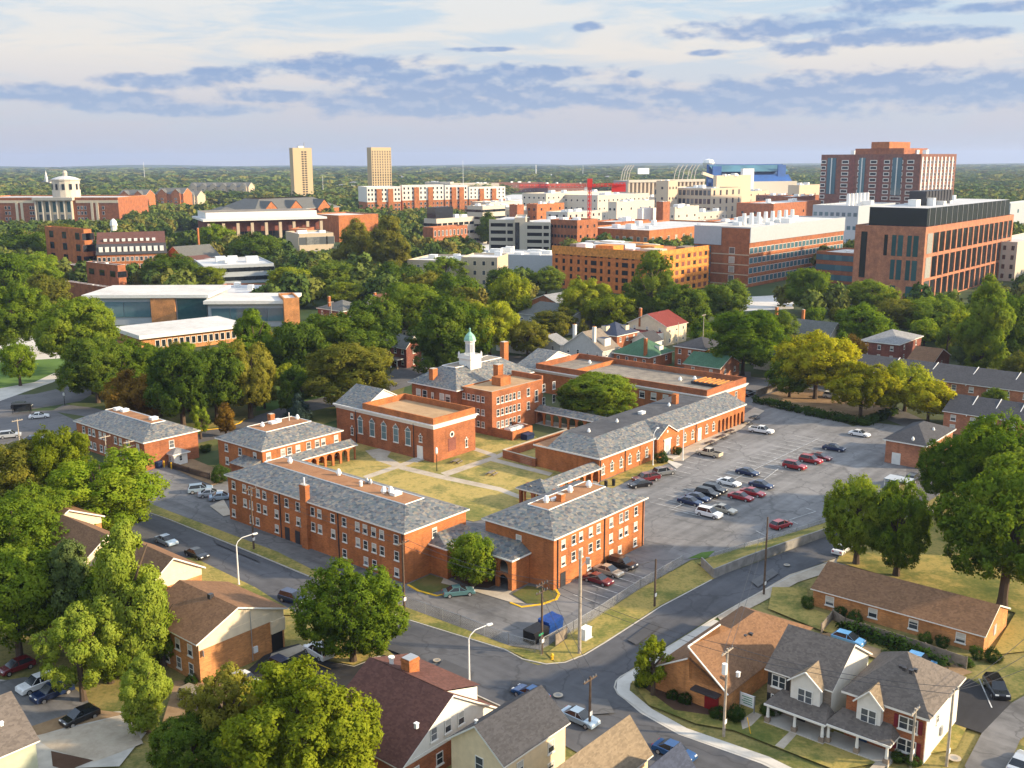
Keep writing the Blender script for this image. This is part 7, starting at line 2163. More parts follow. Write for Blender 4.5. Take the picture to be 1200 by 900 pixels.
# ------------------------------------------------------------------ trees one can point to
# (u, base v, top v, width px, leaf, shape, label)
T_ = [
 (124, 630, 527, 130, 'leaf_bright', 'round', 'broad bright green tree overhanging the street, above the apartment roofs'),
 (75, 598, 497, 78, 'leaf_yellowgreen', 'round', 'yellow green tree just behind the broad bright tree on the left'),
 (18, 606, 518, 92, 'leaf_olive', 'round', 'olive tree at the left edge beneath the small car park'),
 (24, 694, 580, 112, 'leaf_green', 'round', 'dark leafy tree at the left edge above the grey green tree'),
 (24, 776, 645, 124, 'leaf_green', 'wide', 'big green tree over the dirt car park at the left edge'),
 (92, 772, 628, 92, 'leaf_sage', 'tall', 'grey green slender tree between the left edge and the tall poplar'),
 (158, 792, 602, 116, 'leaf_light', 'tall', 'tall yellow green poplar shape in front of the apartment roofs'),
 (48, 668, 566, 84, 'leaf_green', 'round', 'green tree filling the gap between the left edge and the apartment roofs'),
 (132, 770, 660, 74, 'leaf_green', 'round', 'green tree just left of the tall yellow green poplar shape'),
 (62, 745, 640, 92, 'leaf_light', 'round', 'bright tree between the grey green slender tree and the left edge'),
 (130, 800, 705, 76, 'leaf_light', 'tall', 'yellow green tree below the tall poplar shape'),
 (192, 780, 690, 56, 'leaf_green', 'tall', 'green tree tight against the wall of the nearest apartment block'),
 (98, 822, 708, 92, 'leaf_light', 'open', 'pale leafed loose tree above the white and navy parked cars'),
 (172, 858, 764, 70, 'leaf_light', 'tall', 'young yellow green tree at the top of the concrete parking pad'),
 (355, 945, 782, 158, 'leaf_yellowgreen', 'wide', 'large yellow tinged tree at the bottom, left of the red brown roof'),
 (268, 900, 780, 96, 'leaf_olive', 'open', 'loose olive tree at the bottom, half hiding the tan minivan'),
 (228, 920, 842, 96, 'leaf_dark', 'wide', 'dark green thicket tree at the bottom left beside the parking pad'),
 (305, 880, 800, 60, 'leaf_green', 'round', 'green tree between the olive thicket and the large yellow tinged tree'),
 (414, 776, 659, 112, 'leaf_green', 'round', 'full bright green street tree beside the white sport utility car'),
 (555, 688, 624, 54, 'leaf_green', 'round', 'round green tree inside the arched link of the two dormitories'),
 (765, 816, 746, 50, 'leaf_yellowgreen', 'open', 'thin young tree on the corner lawn of the meeting hall'),
 (1003, 662, 553, 74, 'leaf_green', 'round', 'clipped round green tree at the bend of the side street, left of its pair'),
 (1050, 676, 561, 70, 'leaf_green', 'round', 'clipped round green tree at the bend of the side street, right of its pair'),
 (1174, 712, 540, 148, 'leaf_green', 'wide', 'huge green tree filling the right edge above the long brown roof'),
 (1110, 596, 508, 66, 'leaf_bright', 'round', 'bright green tree right beside the brick outbuilding'),
 (1166, 612, 484, 104, 'leaf_bright', 'round', 'bright yellow green tree at the right edge behind the huge tree'),
 (1205, 640, 520, 100, 'leaf_green', 'round', 'green tree cut by the right edge beyond the huge tree'),
 (955, 468, 388, 90, 'leaf_yellow', 'wide', 'golden yellow tree behind the hedge, broadest of the yellow trees'),
 (925, 466, 414, 52, 'leaf_green', 'round', 'plain green tree in front of the golden yellow tree'),
 (1008, 490, 424, 74, 'leaf_yellow', 'wide', 'golden tree standing right at the bend of the clipped hedge'),
 (1060, 482, 422, 56, 'leaf_yellowgreen', 'round', 'yellow green tree between the two golden trees by the terrace'),
 (1087, 496, 446, 58, 'leaf_yellow', 'wide', 'small golden tree in front of the nearer terrace'),
 (870, 440, 362, 88, 'leaf_bright', 'round', 'large lime green tree behind the green roofed garage'),
 (905, 412, 362, 50, 'leaf_dark', 'round', 'dark tree in front of the long cream house'),
 (1004, 410, 355, 60, 'leaf_bright', 'round', 'lime green tree between the long cream house and the dark brick house'),
 (1050, 395, 350, 56, 'leaf_olive', 'round', 'olive tree behind the dark red brick house'),
 (1092, 398, 348, 62, 'leaf_green', 'round', 'green tree behind the low cottage with white gable'),
 (1150, 440, 322, 78, 'leaf_green', 'tall', 'tallest green tree at the right, before the cream office'),
 (1180, 430, 345, 62, 'leaf_green', 'round', 'green tree at the right edge beside the tallest tree'),
 (1140, 436, 396, 42, 'leaf_sage', 'round', 'pale grey green tree behind the farther terrace'),
 (1195, 460, 412, 46, 'leaf_olive', 'round', 'olive tree above the end of the nearer terrace at the edge'),
 (945, 368, 313, 50, 'leaf_green', 'round', 'green tree in front of the laboratory and the brick office'),
 (1020, 368, 326, 52, 'leaf_green', 'round', 'green tree at the foot of the large brick office'),
 (800, 392, 332, 60, 'leaf_dark', 'round', 'dark tree right of the tall ragged pine'),
 (762, 384, 290, 70, 'leaf_dark', 'open', 'tall ragged pine before the timber framed building'),
 (848, 380, 327, 54, 'leaf_dark', 'round', 'dark green tree below the corner of the laboratory'),
 (688, 386, 324, 64, 'leaf_yellowgreen', 'round', 'yellow green tree before the left part of the timber framed building'),
 (716, 392, 345, 56, 'leaf_yellowgreen', 'round', 'yellow green tree between the taupe apartments and the pine'),
 (650, 392, 360, 50, 'leaf_olive', 'round', 'olive bushy tree in front of the taupe roofed apartments'),
 (600, 382, 318, 50, 'leaf_yellowgreen', 'round', 'lime tree left of the timber framed building'),
 (574, 420, 352, 66, 'leaf_yellowgreen', 'wide', 'yellow green tree right behind the white cupola'),
 (518, 440, 342, 88, 'leaf_dark', 'tall', 'tall dark tree mass just left of the white cupola'),
 (548, 424, 352, 62, 'leaf_green', 'round', 'green tree directly behind the white cupola'),
 (618, 420, 376, 48, 'leaf_olive', 'round', 'olive tree left of the small grey gabled house'),
 (640, 408, 392, 26, 'leaf_rust', 'bush', 'small orange leafed tree beside the small grey gabled house'),
 (420, 326, 256, 64, 'leaf_olive', 'tall', 'tall olive tree pair by the beige concrete building, left tree'),
 (458, 330, 250, 66, 'leaf_olive', 'tall', 'tall olive tree pair by the beige concrete building, right tree'),
 (522, 338, 298, 52, 'leaf_green', 'open', 'loose green tree between the two low beige halls'),
 (572, 286, 248, 34, 'leaf_dark', 'tall', 'dark conifer left of the concrete parking garage'),
 (339, 356, 312, 50, 'leaf_yellowgreen', 'round', 'lime yellow tree behind the end of the arts centre'),
 (302, 452, 358, 74, 'leaf_bright', 'tall', 'tall bright green tree at the end of the arts centre roof'),
 (255, 494, 399, 80, 'leaf_dark', 'round', 'dark tree in the grove before the arts centre, middle'),
 (215, 502, 403, 76, 'leaf_dark', 'round', 'dark tree in the grove before the arts centre, left of the middle one'),
 (294, 490, 396, 66, 'leaf_olive', 'round', 'olive tree at the right end of the grove before the arts centre'),
 (148, 466, 396, 84, 'leaf_green', 'round', 'dark green tree left of the grove, above the rusty tree'),
 (115, 472, 394, 78, 'leaf_dark', 'round', 'dark green tree beside the curving road on the left'),
 (162, 500, 434, 62, 'leaf_rust', 'round', 'rusty orange tree behind the brick hall on the left'),
 (96, 438, 348, 88, 'leaf_green', 'wide', 'broad green tree left of the arts centre'),
 (24, 452, 402, 38, 'leaf_bright', 'round', 'small round tree alone on the bright lawn'),
 (18, 416, 328, 78, 'leaf_green', 'round', 'large green tree at the left edge above the bright lawn'),
 (58, 380, 320, 60, 'leaf_olive', 'round', 'olive tree left of the white roofed annexes'),
 (412, 482, 401, 104, 'leaf_olive', 'round', 'big round tree left of the chapel, its top touched by sun'),
 (402, 442, 362, 112, 'leaf_dark', 'wide', 'wide dark tree behind the big round tree'),
 (440, 410, 346, 62, 'leaf_dark', 'round', 'dark tree left of the cream steep gabled house'),
 (352, 452, 376, 60, 'leaf_dark', 'round', 'dark tree between the bright tall tree and the big round tree'),
 (350, 494, 462, 32, 'leaf_blue', 'cone', 'small blue spruce behind the two storey west dormitory'),
 (202, 344, 296, 68, 'leaf_dark', 'round', 'dark round tree beside the parked cars of the small side street'),
 (246, 342, 312, 40, 'leaf_yellowgreen', 'round', 'small yellow green tree right of the dark round tree'),
 (300, 318, 272, 56, 'leaf_dark', 'round', 'dark tree in front of the cream columned college building'),
 (252, 302, 262, 42, 'leaf_bright', 'round', 'bright green tree left of the cream columned college building'),
 (706, 494, 438, 84, 'leaf_green', 'round', 'leafy green tree filling the inner yard, right crown'),
 (682, 490, 446, 54, 'leaf_green', 'round', 'leafy green tree filling the inner yard, left crown'),
 (636, 440, 428, 26, 'leaf_yellowgreen', 'bush', 'small lime green treetop beside the white gable of the flat wing'),
 (482, 398, 330, 70, 'leaf_green', 'round', 'green tree right of the cream steep gabled house'),
 (470, 352, 306, 62, 'leaf_dark', 'round', 'dark tree in front of the olive tree pair'),
 (390, 348, 304, 60, 'leaf_dark', 'round', 'dark tree below the beige concrete building'),
 (405, 360, 330, 46, 'leaf_yellowgreen', 'round', 'lime tree behind the slate roofed brick house'),
 (536, 370, 318, 58, 'leaf_green', 'round', 'green tree before the low beige flats'),
 (500, 364, 318, 58, 'leaf_olive', 'round', 'olive tree before the low beige hall'),
 (760, 352, 330, 34, 'leaf_green', 'round', 'small green tree at the foot of the timber framed building'),
 (640, 346, 312, 40, 'leaf_dark', 'round', 'dark tree at the left corner of the timber framed building'),
 (588, 350, 312, 38, 'leaf_dark', 'round', 'dark tree right of the pedimented beige flats'),
 (75, 308, 262, 46, 'leaf_olive', 'round', 'olive tree left of the brick tower block'),
 (30, 318, 268, 60, 'leaf_dark', 'round', 'dark tree before the left wing of the library'),
 (40, 346, 294, 66, 'leaf_bright', 'round', 'bright green tree at the left, below the library'),
 (8, 372, 296, 62, 'leaf_green', 'round', 'green tree at the left edge, below the library'),
]
for (u, vb, vt, wpx, leaf, shape, lab) in T_:
    tree(u, vb, vt, wpx, leaf, shape, lab, cut=0.08 if shape == 'tall' else 0.12 if wpx > 60 else 0.14)

# ---- the rest of the near wood, one by one
CLEAR = [(108, 370, 290, 398), (120, 272, 200, 316), (55, 268, 114, 306), (48, 304, 150, 344), (84, 342, 352, 380), (-5, 198, 142, 272), (244, 240, 446, 282), (350, 274, 394, 296), (494, 240, 600, 286),
         (572, 254, 650, 300), (646, 280, 832, 334), (810, 255, 988, 330), (995, 235, 1185, 332), (152, 306, 180, 356), (208, 244, 242, 276), (236, 308, 324, 332), (538, 300, 586, 330), (476, 304, 542, 320),
         (558, 298, 652, 318), (716, 392, 790, 424), (788, 396, 870, 436), (732, 362, 802, 400), (658, 386, 724, 414), (698, 376, 748, 396), (428, 338, 464, 372), (370, 350, 416, 368), (446, 372, 486, 398),
         (448, 388, 482, 426), (900, 358, 984, 388), (1014, 386, 1090, 414), (1066, 404, 1126, 428), (612, 352, 706, 374), (1000, 405, 1210, 448), (1105, 450, 1210, 492), (588, 388, 668, 412), (622, 338, 670, 362), (835, 344, 935, 368), (1148, 284, 1210, 325),
         (600, 226, 900, 282), (196, 272, 240, 306), (415, 214, 600, 252), (338, 172, 372, 228), (430, 172, 462, 226), (936, 240, 1060, 290), (955, 160, 1118, 240), (738, 185, 925, 232), (130, 210, 300, 246), (995, 345, 1045, 362)]
EXCL = [[(466, 448), (545, 398), (880, 428), (1110, 500), (1100, 600), (700, 700), (300, 700), (140, 560), (300, 500), (420, 472)],
        [(-80, 405), (60, 370), (85, 430), (110, 440), (100, 490), (-80, 560)], [(200, 560), (-20, 560), (-20, 470), (150, 470)],
        [(560, 232), (600, 226), (800, 224), (925, 230), (965, 246), (1000, 270), (1000, 292), (830, 300), (650, 302), (560, 300)]]
def inpoly(px, pt):
    x, y = pt; c = False; n = len(px)
    for i in range(n):
        x1, y1 = px[i]; x2, y2 = px[(i + 1) % n]
        if (y1 > y) != (y2 > y) and x < (x2 - x1) * (y - y1) / (y2 - y1) + x1: c = not c
    return c
def infoot(p, m):
    for (O, ax, ay, La, Lb) in FOOT:
        d = p - O; a, b_ = d.dot(ax), d.dot(ay)
        if -m < a < La + m and -m < b_ < Lb + m: return True
    return False
def blocked(p, h, rx):
    if infoot(p, rx * .6 + 1): return True
    u, v, z = proj(p)
    if any(inpoly(q_, (u, v)) for q_ in EXCL): return True
    s = FPX / z
    vt = proj(p + Vector((0, 0, h)))[1]
    u0, u1 = u - rx * s, u + rx * s
    for (a, b_, c, d) in CLEAR:
        if u1 > a + 1 and u0 < c - 1 and vt < b_ + (d - b_) * (.8 if d < 330 else 1.0) and v > d - 5: return True
    return False
LEAFW = [('leaf_green', 34), ('leaf_dark', 20), ('leaf_olive', 18), ('leaf_yellowgreen', 12), ('leaf_bright', 14), ('leaf_rust', 2)]
def pick_leaf(g):
    return g.choices([a for a, _ in LEAFW], [b_ for _, b_ in LEAFW])[0]
g = random.Random(21)
cands = []
for _ in range(9000):
    y = g.uniform(225, 640); x = y * g.uniform(-.53, .53)
    cands.append((y, x))
cands.sort()
AUTO = []
ntot = len(TREES)
for (y, x) in cands:
    if len(AUTO) + ntot >= 292: break
    p = Vector((x, y, 0)); h = g.uniform(6.5, 11) if g.random() < .5 else g.uniform(10, 16); rx = h * g.uniform(.34, .52)
    if any((p - q_).length < (rx + r_) * .8 for q_, r_ in TREES): continue
    if blocked(p, h, rx): continue
    lf = pick_leaf(g)
    NTREE += 1
    t = tree_at(p, h, rx, lf, g.choice(['round', 'round', 'tall', 'wide', 'open']), None, 'tree', .16, None, 'trees of the near wood', 'mid' if y < 330 else 'far')
    AUTO.append((t, p, h, lf))
LAST_Y = AUTO[-1][1].y if AUTO else 500.0
# labels: look of the tree, the landmark it stands by, and its place among its likes
LM = [('the library', 66, 268), ('the mansard roofed hall', 156, 322), ('the arts centre', 200, 392), ('the columned college building', 310, 292), ('the beige concrete building', 372, 305),
      ('the stepped concrete building', 512, 290), ('the parking garage', 610, 302), ('the timber framed building', 740, 345), ('the laboratory', 876, 337), ('the large brick office', 1078, 356), ('the cream office', 1190, 330),
      ('the green roofed bungalow', 755, 425), ('the red roofed house', 770, 392), ('the taupe apartments', 660, 372), ('the steep gabled cream house', 445, 370), ('the blue grey roofed house', 470, 410), ('the slate roofed brick house', 395, 368),
      ('the long cream house', 940, 390), ('the dark brick house', 1055, 405), ('the farther terrace', 1120, 445), ('the chapel', 450, 500), ('the brick tower block', 85, 320), ('the low beige hall', 510, 332), ('the bright lawn', 30, 450),
      ('the white roofed annexes', 100, 345), ('the grey low office', 280, 330)]
LMP = [(n_, P(u, v)) for n_, u, v in LM]
LOOK = {'leaf_green': 'green', 'leaf_dark': 'dark green', 'leaf_olive': 'olive', 'leaf_yellowgreen': 'lime yellow', 'leaf_bright': 'bright green', 'leaf_rust': 'rusty'}
byk = {}
for (t, p, h, lf) in AUTO:
    n_, q_ = min(LMP, key=lambda a: (a[1] - p).length)
    du = proj(p)[0] - proj(q_)[0]; dd = p.y - q_.y
    rel = ('behind' if dd > 12 else 'in front of' if dd < -12 else ('right of' if du > 0 else 'left of'))
    sz_ = 'tall' if h > 11.5 else 'small' if h < 9 else 'mid sized'
    byk.setdefault(f"{sz_} {LOOK[lf]} tree {rel} {n_}", []).append((proj(p)[0], t))
ORD = ['leftmost', 'second from left', 'third from left', 'fourth from left', 'fifth from left', 'sixth from left', 'seventh from left', 'eighth from left', 'ninth from left', 'tenth from left', 'eleventh from left', 'twelfth from left']
for key, lst in byk.items():
    lst.sort(key=lambda a: a[0])
    for i, (_, t) in enumerate(lst):
        t['label'] = key if len(lst) == 1 else f"{key}, {ORD[min(i, 11)]}"

# ---- the far wood, one mass
def forest():
    g = np.random.default_rng(5); rg = random.Random(9)
    protos = {}
    for lod, (n, lf) in {'a': (1000, .135), 'b': (280, .26), 'c': (80, .48)}.items():
        for var in range(3):
            C, Rl = crown_lobes('round', 300 + var)
            me = leaf_mesh('tmp', C, Rl, n, lf, 50 + var, keep=.5, aspect=.75, tuft=5)
            co = np.empty(len(me.vertices) * 3, np.float32); me.vertices.foreach_get('co', co)
            no = np.empty(len(me.loops) * 3, np.float32); me.corner_normals.foreach_get('vector', no)
            protos[(lod, var)] = (co.reshape(-1, 3), no.reshape(-1, 3))
            bpy.data.meshes.remove(me)
    Vs, Ns, Cs = [], [], []
    y = LAST_Y - 40
    while y < 8200:
        sp = max(10.5, y * .0125 if y < 2500 else y * .0145)
        n = int(2 * y * .66 / sp)
        for i in range(n):
            x = -y * .66 + (i + rg.random()) * sp; yy = y + rg.uniform(-.5, .5) * sp
            h = rg.uniform(9, 17) * (1.0 if y < 2500 else 1.1); rx = max(h * rg.uniform(.38, .55), sp * .5)
            p = Vector((x, yy, 0))
            if yy < 700 and any((p - q_).length < (rx + r_) * .7 for q_, r_ in TREES): continue
            if blocked(p, h, rx): continue
            lod = 'a' if y < 1000 else 'b' if y < 2300 else 'c'
            co, no = protos[(lod, rg.randrange(3))]
            a = rg.uniform(0, 6.28); ca, sa = math.cos(a), math.sin(a)
            rot = np.array([[ca, sa, 0], [-sa, ca, 0], [0, 0, 1]])
            rz = h * .48
            Vs.append((co @ rot) * np.array([rx, rx, rz]) + np.array([x, yy, h * .52])); Ns.append(no @ rot)
            c = rg.random()
            Cs.append(np.full(len(co), c, np.float32))
        y += sp * .9
    V = np.concatenate(Vs).astype(np.float32); N = np.concatenate(Ns).astype(np.float32); Cc = np.concatenate(Cs)
    n = len(V) // 4
    me = bpy.data.meshes.new('forest')
    me.vertices.add(4 * n); me.loops.add(4 * n); me.polygons.add(n)
    me.vertices.foreach_set('co', V.reshape(-1)); me.loops.foreach_set('vertex_index', np.arange(4 * n, dtype=np.int32))
    me.polygons.foreach_set('loop_start', np.arange(0, 4 * n, 4, dtype=np.int32))
    me.update(calc_edges=True)
    me.polygons.foreach_set('use_smooth', np.ones(n, bool))
    at = me.attributes.new('kind_of_tree', 'FLOAT', 'POINT'); at.data.foreach_set('value', Cc)
    me.normals_split_custom_set_from_vertices(N)
    m, t, b = newmat('leaf_forest'); t.n.remove(b); o = t.n['Material Output']
    an = t.add('ShaderNodeAttribute'); an.attribute_name = 'kind_of_tree'
    geo = t.add('ShaderNodeNewGeometry')
    n1 = t.noise(geo.outputs['Position'], .004, 3.0)
    n2 = t.noise(geo.outputs['Position'], .35, 2.0)
    f = t.math('ADD', t.math('MULTIPLY', an.outputs['Fac'], .72), t.math('MULTIPLY', n1, .28))
    c = t.ramp(f, [(0.0, (.045, .08, .022)), (.25, (.075, .118, .026)), (.5, (.105, .145, .030)), (.68, (.155, .175, .036)), (.8, (.165, .16, .034)), (.9, (.20, .17, .036)), (1.0, (.18, .12, .036))])
    c = t.mix(1.0, c, t.mix(n2, (.6, .6, .6), (1.4, 1.4, 1.4)), 'MULTIPLY')
    d = t.add('ShaderNodeBsdfDiffuse'); t.put(d.inputs[0], c)
    tr = t.add('ShaderNodeBsdfTranslucent'); t.put(tr.inputs[0], c)
    mx = t.add('ShaderNodeMixShader'); mx.inputs[0].default_value = .22
    t.l.new(d.outputs[0], mx.inputs[1]); t.l.new(tr.outputs[0], mx.inputs[2]); t.l.new(mx.outputs[0], o.inputs[0])
    me.materials.append(m)
    ob = linked('forest', me)
    tag(ob, 'far wood of mixed green and autumn trees reaching to the horizon', 'forest', kind='stuff')
    return n
NF = forest()

# ------------------------------------------------------------------ hedges and bushes
def hedge(name, label, px, wd, h_):
    pts = pts_px(px)
    C, Rl = [], []
    for a, b_ in zip(pts[:-1], pts[1:]):
        n = max(1, int((b_ - a).length / (wd * .45)))
        for i in range(n):
            p = a.lerp(b_, i / n); C.append((p.x, p.y, h_ * .5)); Rl.append(max(wd, h_) * .52)
    o0 = Vector(C[0])
    me = leaf_mesh('hedge', [(Vector(c) - o0) for c in C], Rl, int(len(C) * 170), .22, 3, keep=.5)
    me.materials.append(MATS['leaf_bush'])
    return tag(linked(name, me, None, o0), label, 'hedge')
hedge('hedge', 'clipped dark green hedge bounding the golden trees at the car park edge', [(886, 472), (920, 480), (960, 489), (1013, 499), (1050, 484)], 1.6, 1.7)
hedge('hedge', 'rough green hedge along the back fence of the small townhouse yard', [(985, 742), (1010, 746), (1040, 758), (1075, 772), (1110, 786)], 1.6, 1.1)
BG = 'round clipped bushes'
for (u, v, w_, h_, lab) in (
    (775, 543, 18, 15, 'big round dark bush left of the white gabled doorway steps'), (793, 534, 13, 11, 'round dark bush right of the white gabled doorway steps'),
    (946, 714, 16, 17, 'round bush at the left end of the long low brick block'), (984, 724, 17, 16, 'round bush between first and second window of the long low block, left of two'), (1001, 730, 19, 16, 'round bush between first and second window of the long low block, right of two'),
    (1084, 755, 18, 15, 'round bush between third and fourth window of the long low block, left of two'), (1104, 760, 18, 16, 'round bush between third and fourth window of the long low block, right of two'),
    (1144, 772, 18, 16, 'round bush near the right corner of the long low block'), (1163, 776, 22, 18, 'round bush past the right corner of the long low block'),
    (752, 806, 20, 24, 'tall dark bush beside the thin young tree'), (788, 820, 15, 15, 'round bush under the tan hall front, left of two'), (803, 825, 18, 17, 'round bush under the tan hall front, right of two'),
    (842, 842, 22, 18, 'bush right of the hall steps, nearer the red door'), (862, 846, 24, 20, 'brownish bush before the white notice board'), (902, 838, 26, 14, 'dark low bush at the stone townhouse front'),
    (1052, 893, 18, 14, 'dark bush at the red brick townhouse corner, left of two'), (1070, 897, 20, 14, 'dark bush at the red brick townhouse corner, right of two'),
    (224, 803, 16, 14, 'small bush at the corner of the nearest apartment block'), (258, 566, 22, 22, 'ragged green bush at the west end of the street dormitory'),
    (240, 530, 16, 10, 'low dark bush beside the two storey west dormitory'), (1165, 800, 16, 12, 'small bush beside the black parked car'), (383, 770, 24, 22, 'dark bush under the bright street tree'), (428, 764, 20, 12, 'dry bush at the edge of the fresh asphalt'),
    (1130, 780, 22, 9, 'low sprawling shrub by the wooden back fence'), (1042, 770, 20, 8, 'low sprawling shrub behind the hip roofed townhouse'), (340, 500, 14, 8, 'small shrub below the blue spruce')):
    bush(u, v, w_, h_, lab, group=BG)

# ------------------------------------------------------------------ vehicles
CG = 'cars parked on the campus'
SG = 'cars parked along the street'
YG = 'cars parked by the houses'
CARS = [
 (750, 570.5, 'sedan', 'black', HA + 2.7, 'black sedan at the lawn edge, nearest the square roofed dormitory', CG), (757, 564, 'pickup', 'darkred', HA + 2.7, 'dark red pickup beside the black sedan at the lawn edge', CG), (778, 556.5, 'suv', 'grey', HA + 2.75 + math.pi, 'grey sport utility car at the lawn edge before the gabled doorway', CG),
 (831, 534.5, 'pickup', 'cream', HBr, 'old cream and dark pickup near the end arcade', CG), (892, 507.5, 'pickup', 'white', HB + .12, 'white pickup truck at the far side of the car park', CG),
 (876, 556.5, 'sedan', 'navy', HB, 'dark blue sedan alone in the middle row, behind the white sedan', CG), (854, 568.5, 'sedan', 'white', HB, 'white sedan in the middle row of the car park', CG), (892, 571.5, 'sedan', 'navy', HB, 'dark blue sedan at the right side of the middle row, beside two red cars', CG),
 (837, 577.5, 'suv', 'black', HB, 'black car farthest along the dark row of four', CG), (829, 582, 'suv', 'black', HB, 'black car third along the dark row of four', CG), (818, 586.5, 'sedan', 'navy', HB, 'near black blue car second along the dark row of four', CG), (809, 591, 'sedan', 'navy', HB, 'navy sedan at the near end of the dark row of four', CG),
 (831, 605.5, 'suv', 'white', HB, 'white sport utility car at the near end of the double row', CG), (848, 600.5, 'sedan', 'beige', HB, 'silver beige sedan beside the white sport utility car', CG), (868, 585.5, 'sedan', 'red', HB, 'red sedan facing the dark row, nearer of two', CG), (882, 580.5, 'sedan', 'red', HB, 'red car facing the dark row, farther of two', CG),
 (915, 618.5, 'hatch', 'red', HA - .25, 'lone red car by the retaining wall', CG), (931, 549.5, 'suv', 'red', HB, 'red sport utility car in the far group, nearest of three', CG), (950, 542.5, 'suv', 'red', HB, 'red car in the far group, middle of three', CG), (961, 538.5, 'sedan', 'darkred', HB, 'dark red car in the far group, farthest of three', CG),
 (977, 528, 'sedan', 'navy', HB + .1, 'navy sports car alone in the far row', CG), (1007, 511, 'sedan', 'white', HB, 'white sedan driving past the hedge corner', CG),
 (701, 683, 'sedan', 'darkred', HB, 'dark red car against the sunlit dormitory wall, nearest of three', CG), (713, 673, 'sedan', 'beige', HB, 'silver beige car against the sunlit dormitory wall, middle of three', CG), (729.5, 665, 'suv', 'black', HB, 'black car against the sunlit dormitory wall, farthest of three', CG),
 (537.5, 697.5, 'sedan', 'teal', heading(519, 700, 557, 696), 'teal sedan parked in front of the arched walkway', CG),
 (235, 577, 'suv', 'silverblue', HA - .55, 'silver blue car at the west end of the street dormitory, leftmost of three', CG), (247, 581.5, 'sedan', 'silver', HA - .55, 'silver car at the west end of the street dormitory, middle of three', CG), (260, 585.5, 'sedan', 'silverblue', HA - .55, 'silver blue car at the west end of the street dormitory, rightmost of three', CG),
 (195, 637, 'sedan', 'silverblue', HB, 'silver blue sedan parked on the street below the poplar', SG), (231, 653, 'sedan', 'black', HB, 'black sedan parked on the street ahead of the silver blue one', SG), (344.5, 706, 'suv', 'navy', HB + .12, 'dark navy sport utility car on the street near the bright street tree', SG),
 (46, 490, 'sedan', 'white', HA - .5, 'white sedan in the small car park at the far left', CG), (12, 513, 'suv', 'silver', HA - .5, 'silver sport utility car in the small car park at the far left', CG), (40, 517.5, 'sedan', 'navy', HA - .5, 'dark blue car in the small car park at the far left', CG), (26, 479, 'van', 'black', HA - .7, 'dark van stopped beside the curving road at the left', SG),
 (45, 807, 'suv', 'white', HAr, 'white sport utility car on the dirt lot under the big tree', YG), (62, 817, 'suv', 'navy', HAr, 'deep blue car beside the white one on the dirt lot', YG), (94, 845, 'hatch', 'black', HAr, 'black hatchback on the pale concrete pad', YG), (20, 786, 'hatch', 'darkred', HAr, 'dark red car in deep shade at the left edge', YG),
 (231, 825, 'van', 'tan', HB + .1, 'tan minivan behind the nearest apartment block', YG), (333, 788, 'suv', 'navy', HB, 'dark blue car by the entry of the apartment block', YG), (373.5, 768.5, 'suv', 'white', HBr - .1, 'white sport utility car on the fresh asphalt', YG), (288, 802, 'sedan', 'white', HB, 'white car half hidden by the yellow tinged tree', YG),
 (679, 846, 'sedan', 'silverblue', HB, 'pale blue sedan on the street behind the cream house', SG), (622, 818, 'sedan', 'blue', HBr, 'blue car just showing above the charcoal roof', SG), (790, 886, 'sedan', 'blue', HB, 'blue car just showing above the navy roof', SG),
 (994, 754, 'hatch', 'skyblue', HB, 'sky blue car behind the stone fronted townhouse', YG), (1079, 780, 'hatch', 'skyblue', HB, 'sky blue car just showing over the hip roofed townhouse', YG), (1167, 812, 'suv', 'black', heading(1160, 800, 1176, 826), 'black car on the asphalt beside the hip roofed townhouse', YG), (1196, 900, 'sedan', 'silver', HA, 'silver car cut by the right edge of the photo', YG),
 (987, 647, 'sedan', 'white', HA, 'white car half hidden behind the clipped round trees', SG), (1070, 564, 'suv', 'black', HA, 'black vehicle under the pale blue canopy', CG), (1052, 568, 'pickup', 'black', HA, 'dark pickup in front of the pale blue canopy', CG), (877, 463.5, 'sedan', 'black', HA, 'black car at the far corner of the flat roofed wing', CG),
 (912, 421, 'sedan', 'white', HB, 'white car behind the golden yellow tree', YG), (976, 467, 'van', 'white', HB, 'white van half hidden behind the golden tree at the hedge bend', YG), (888, 428, 'suv', 'grey', HB, 'grey car on the lane behind the lime green tree', YG),
 (158, 328, 'suv', 'black', R(90), 'dark car driving down the small side street', SG), (158, 319, 'van', 'white', R(90), 'white van on the small side street', SG), (166, 318, 'sedan', 'white', R(90), 'white car beside the white van on the small side street', SG), (171, 322, 'sedan', 'silver', R(90), 'silver car at the kerb of the small side street', SG),
 (218, 258, 'sedan', 'white', R(100), 'white car on the far road, farthest of three', SG), (224, 264, 'sedan', 'navy', R(100), 'dark car on the far road, middle of three', SG), (231, 270, 'sedan', 'silver', R(100), 'silver car on the far road, nearest of three', SG),
 (545, 298, 'sedan', 'blue', 0.2, 'blue car in the lot before the brick pedimented hall, right one', YG), (480, 296, 'sedan', 'blue', 0.2, 'blue car in the lot left of the brick pedimented hall', YG), (566, 296, 'van', 'white', 0.2, 'white van in the lot by the parking garage', YG),
]
for (u, v, kd, colr, ang, lab, gp) in CARS: car(u, v, kd, colr, ang, lab, gp)

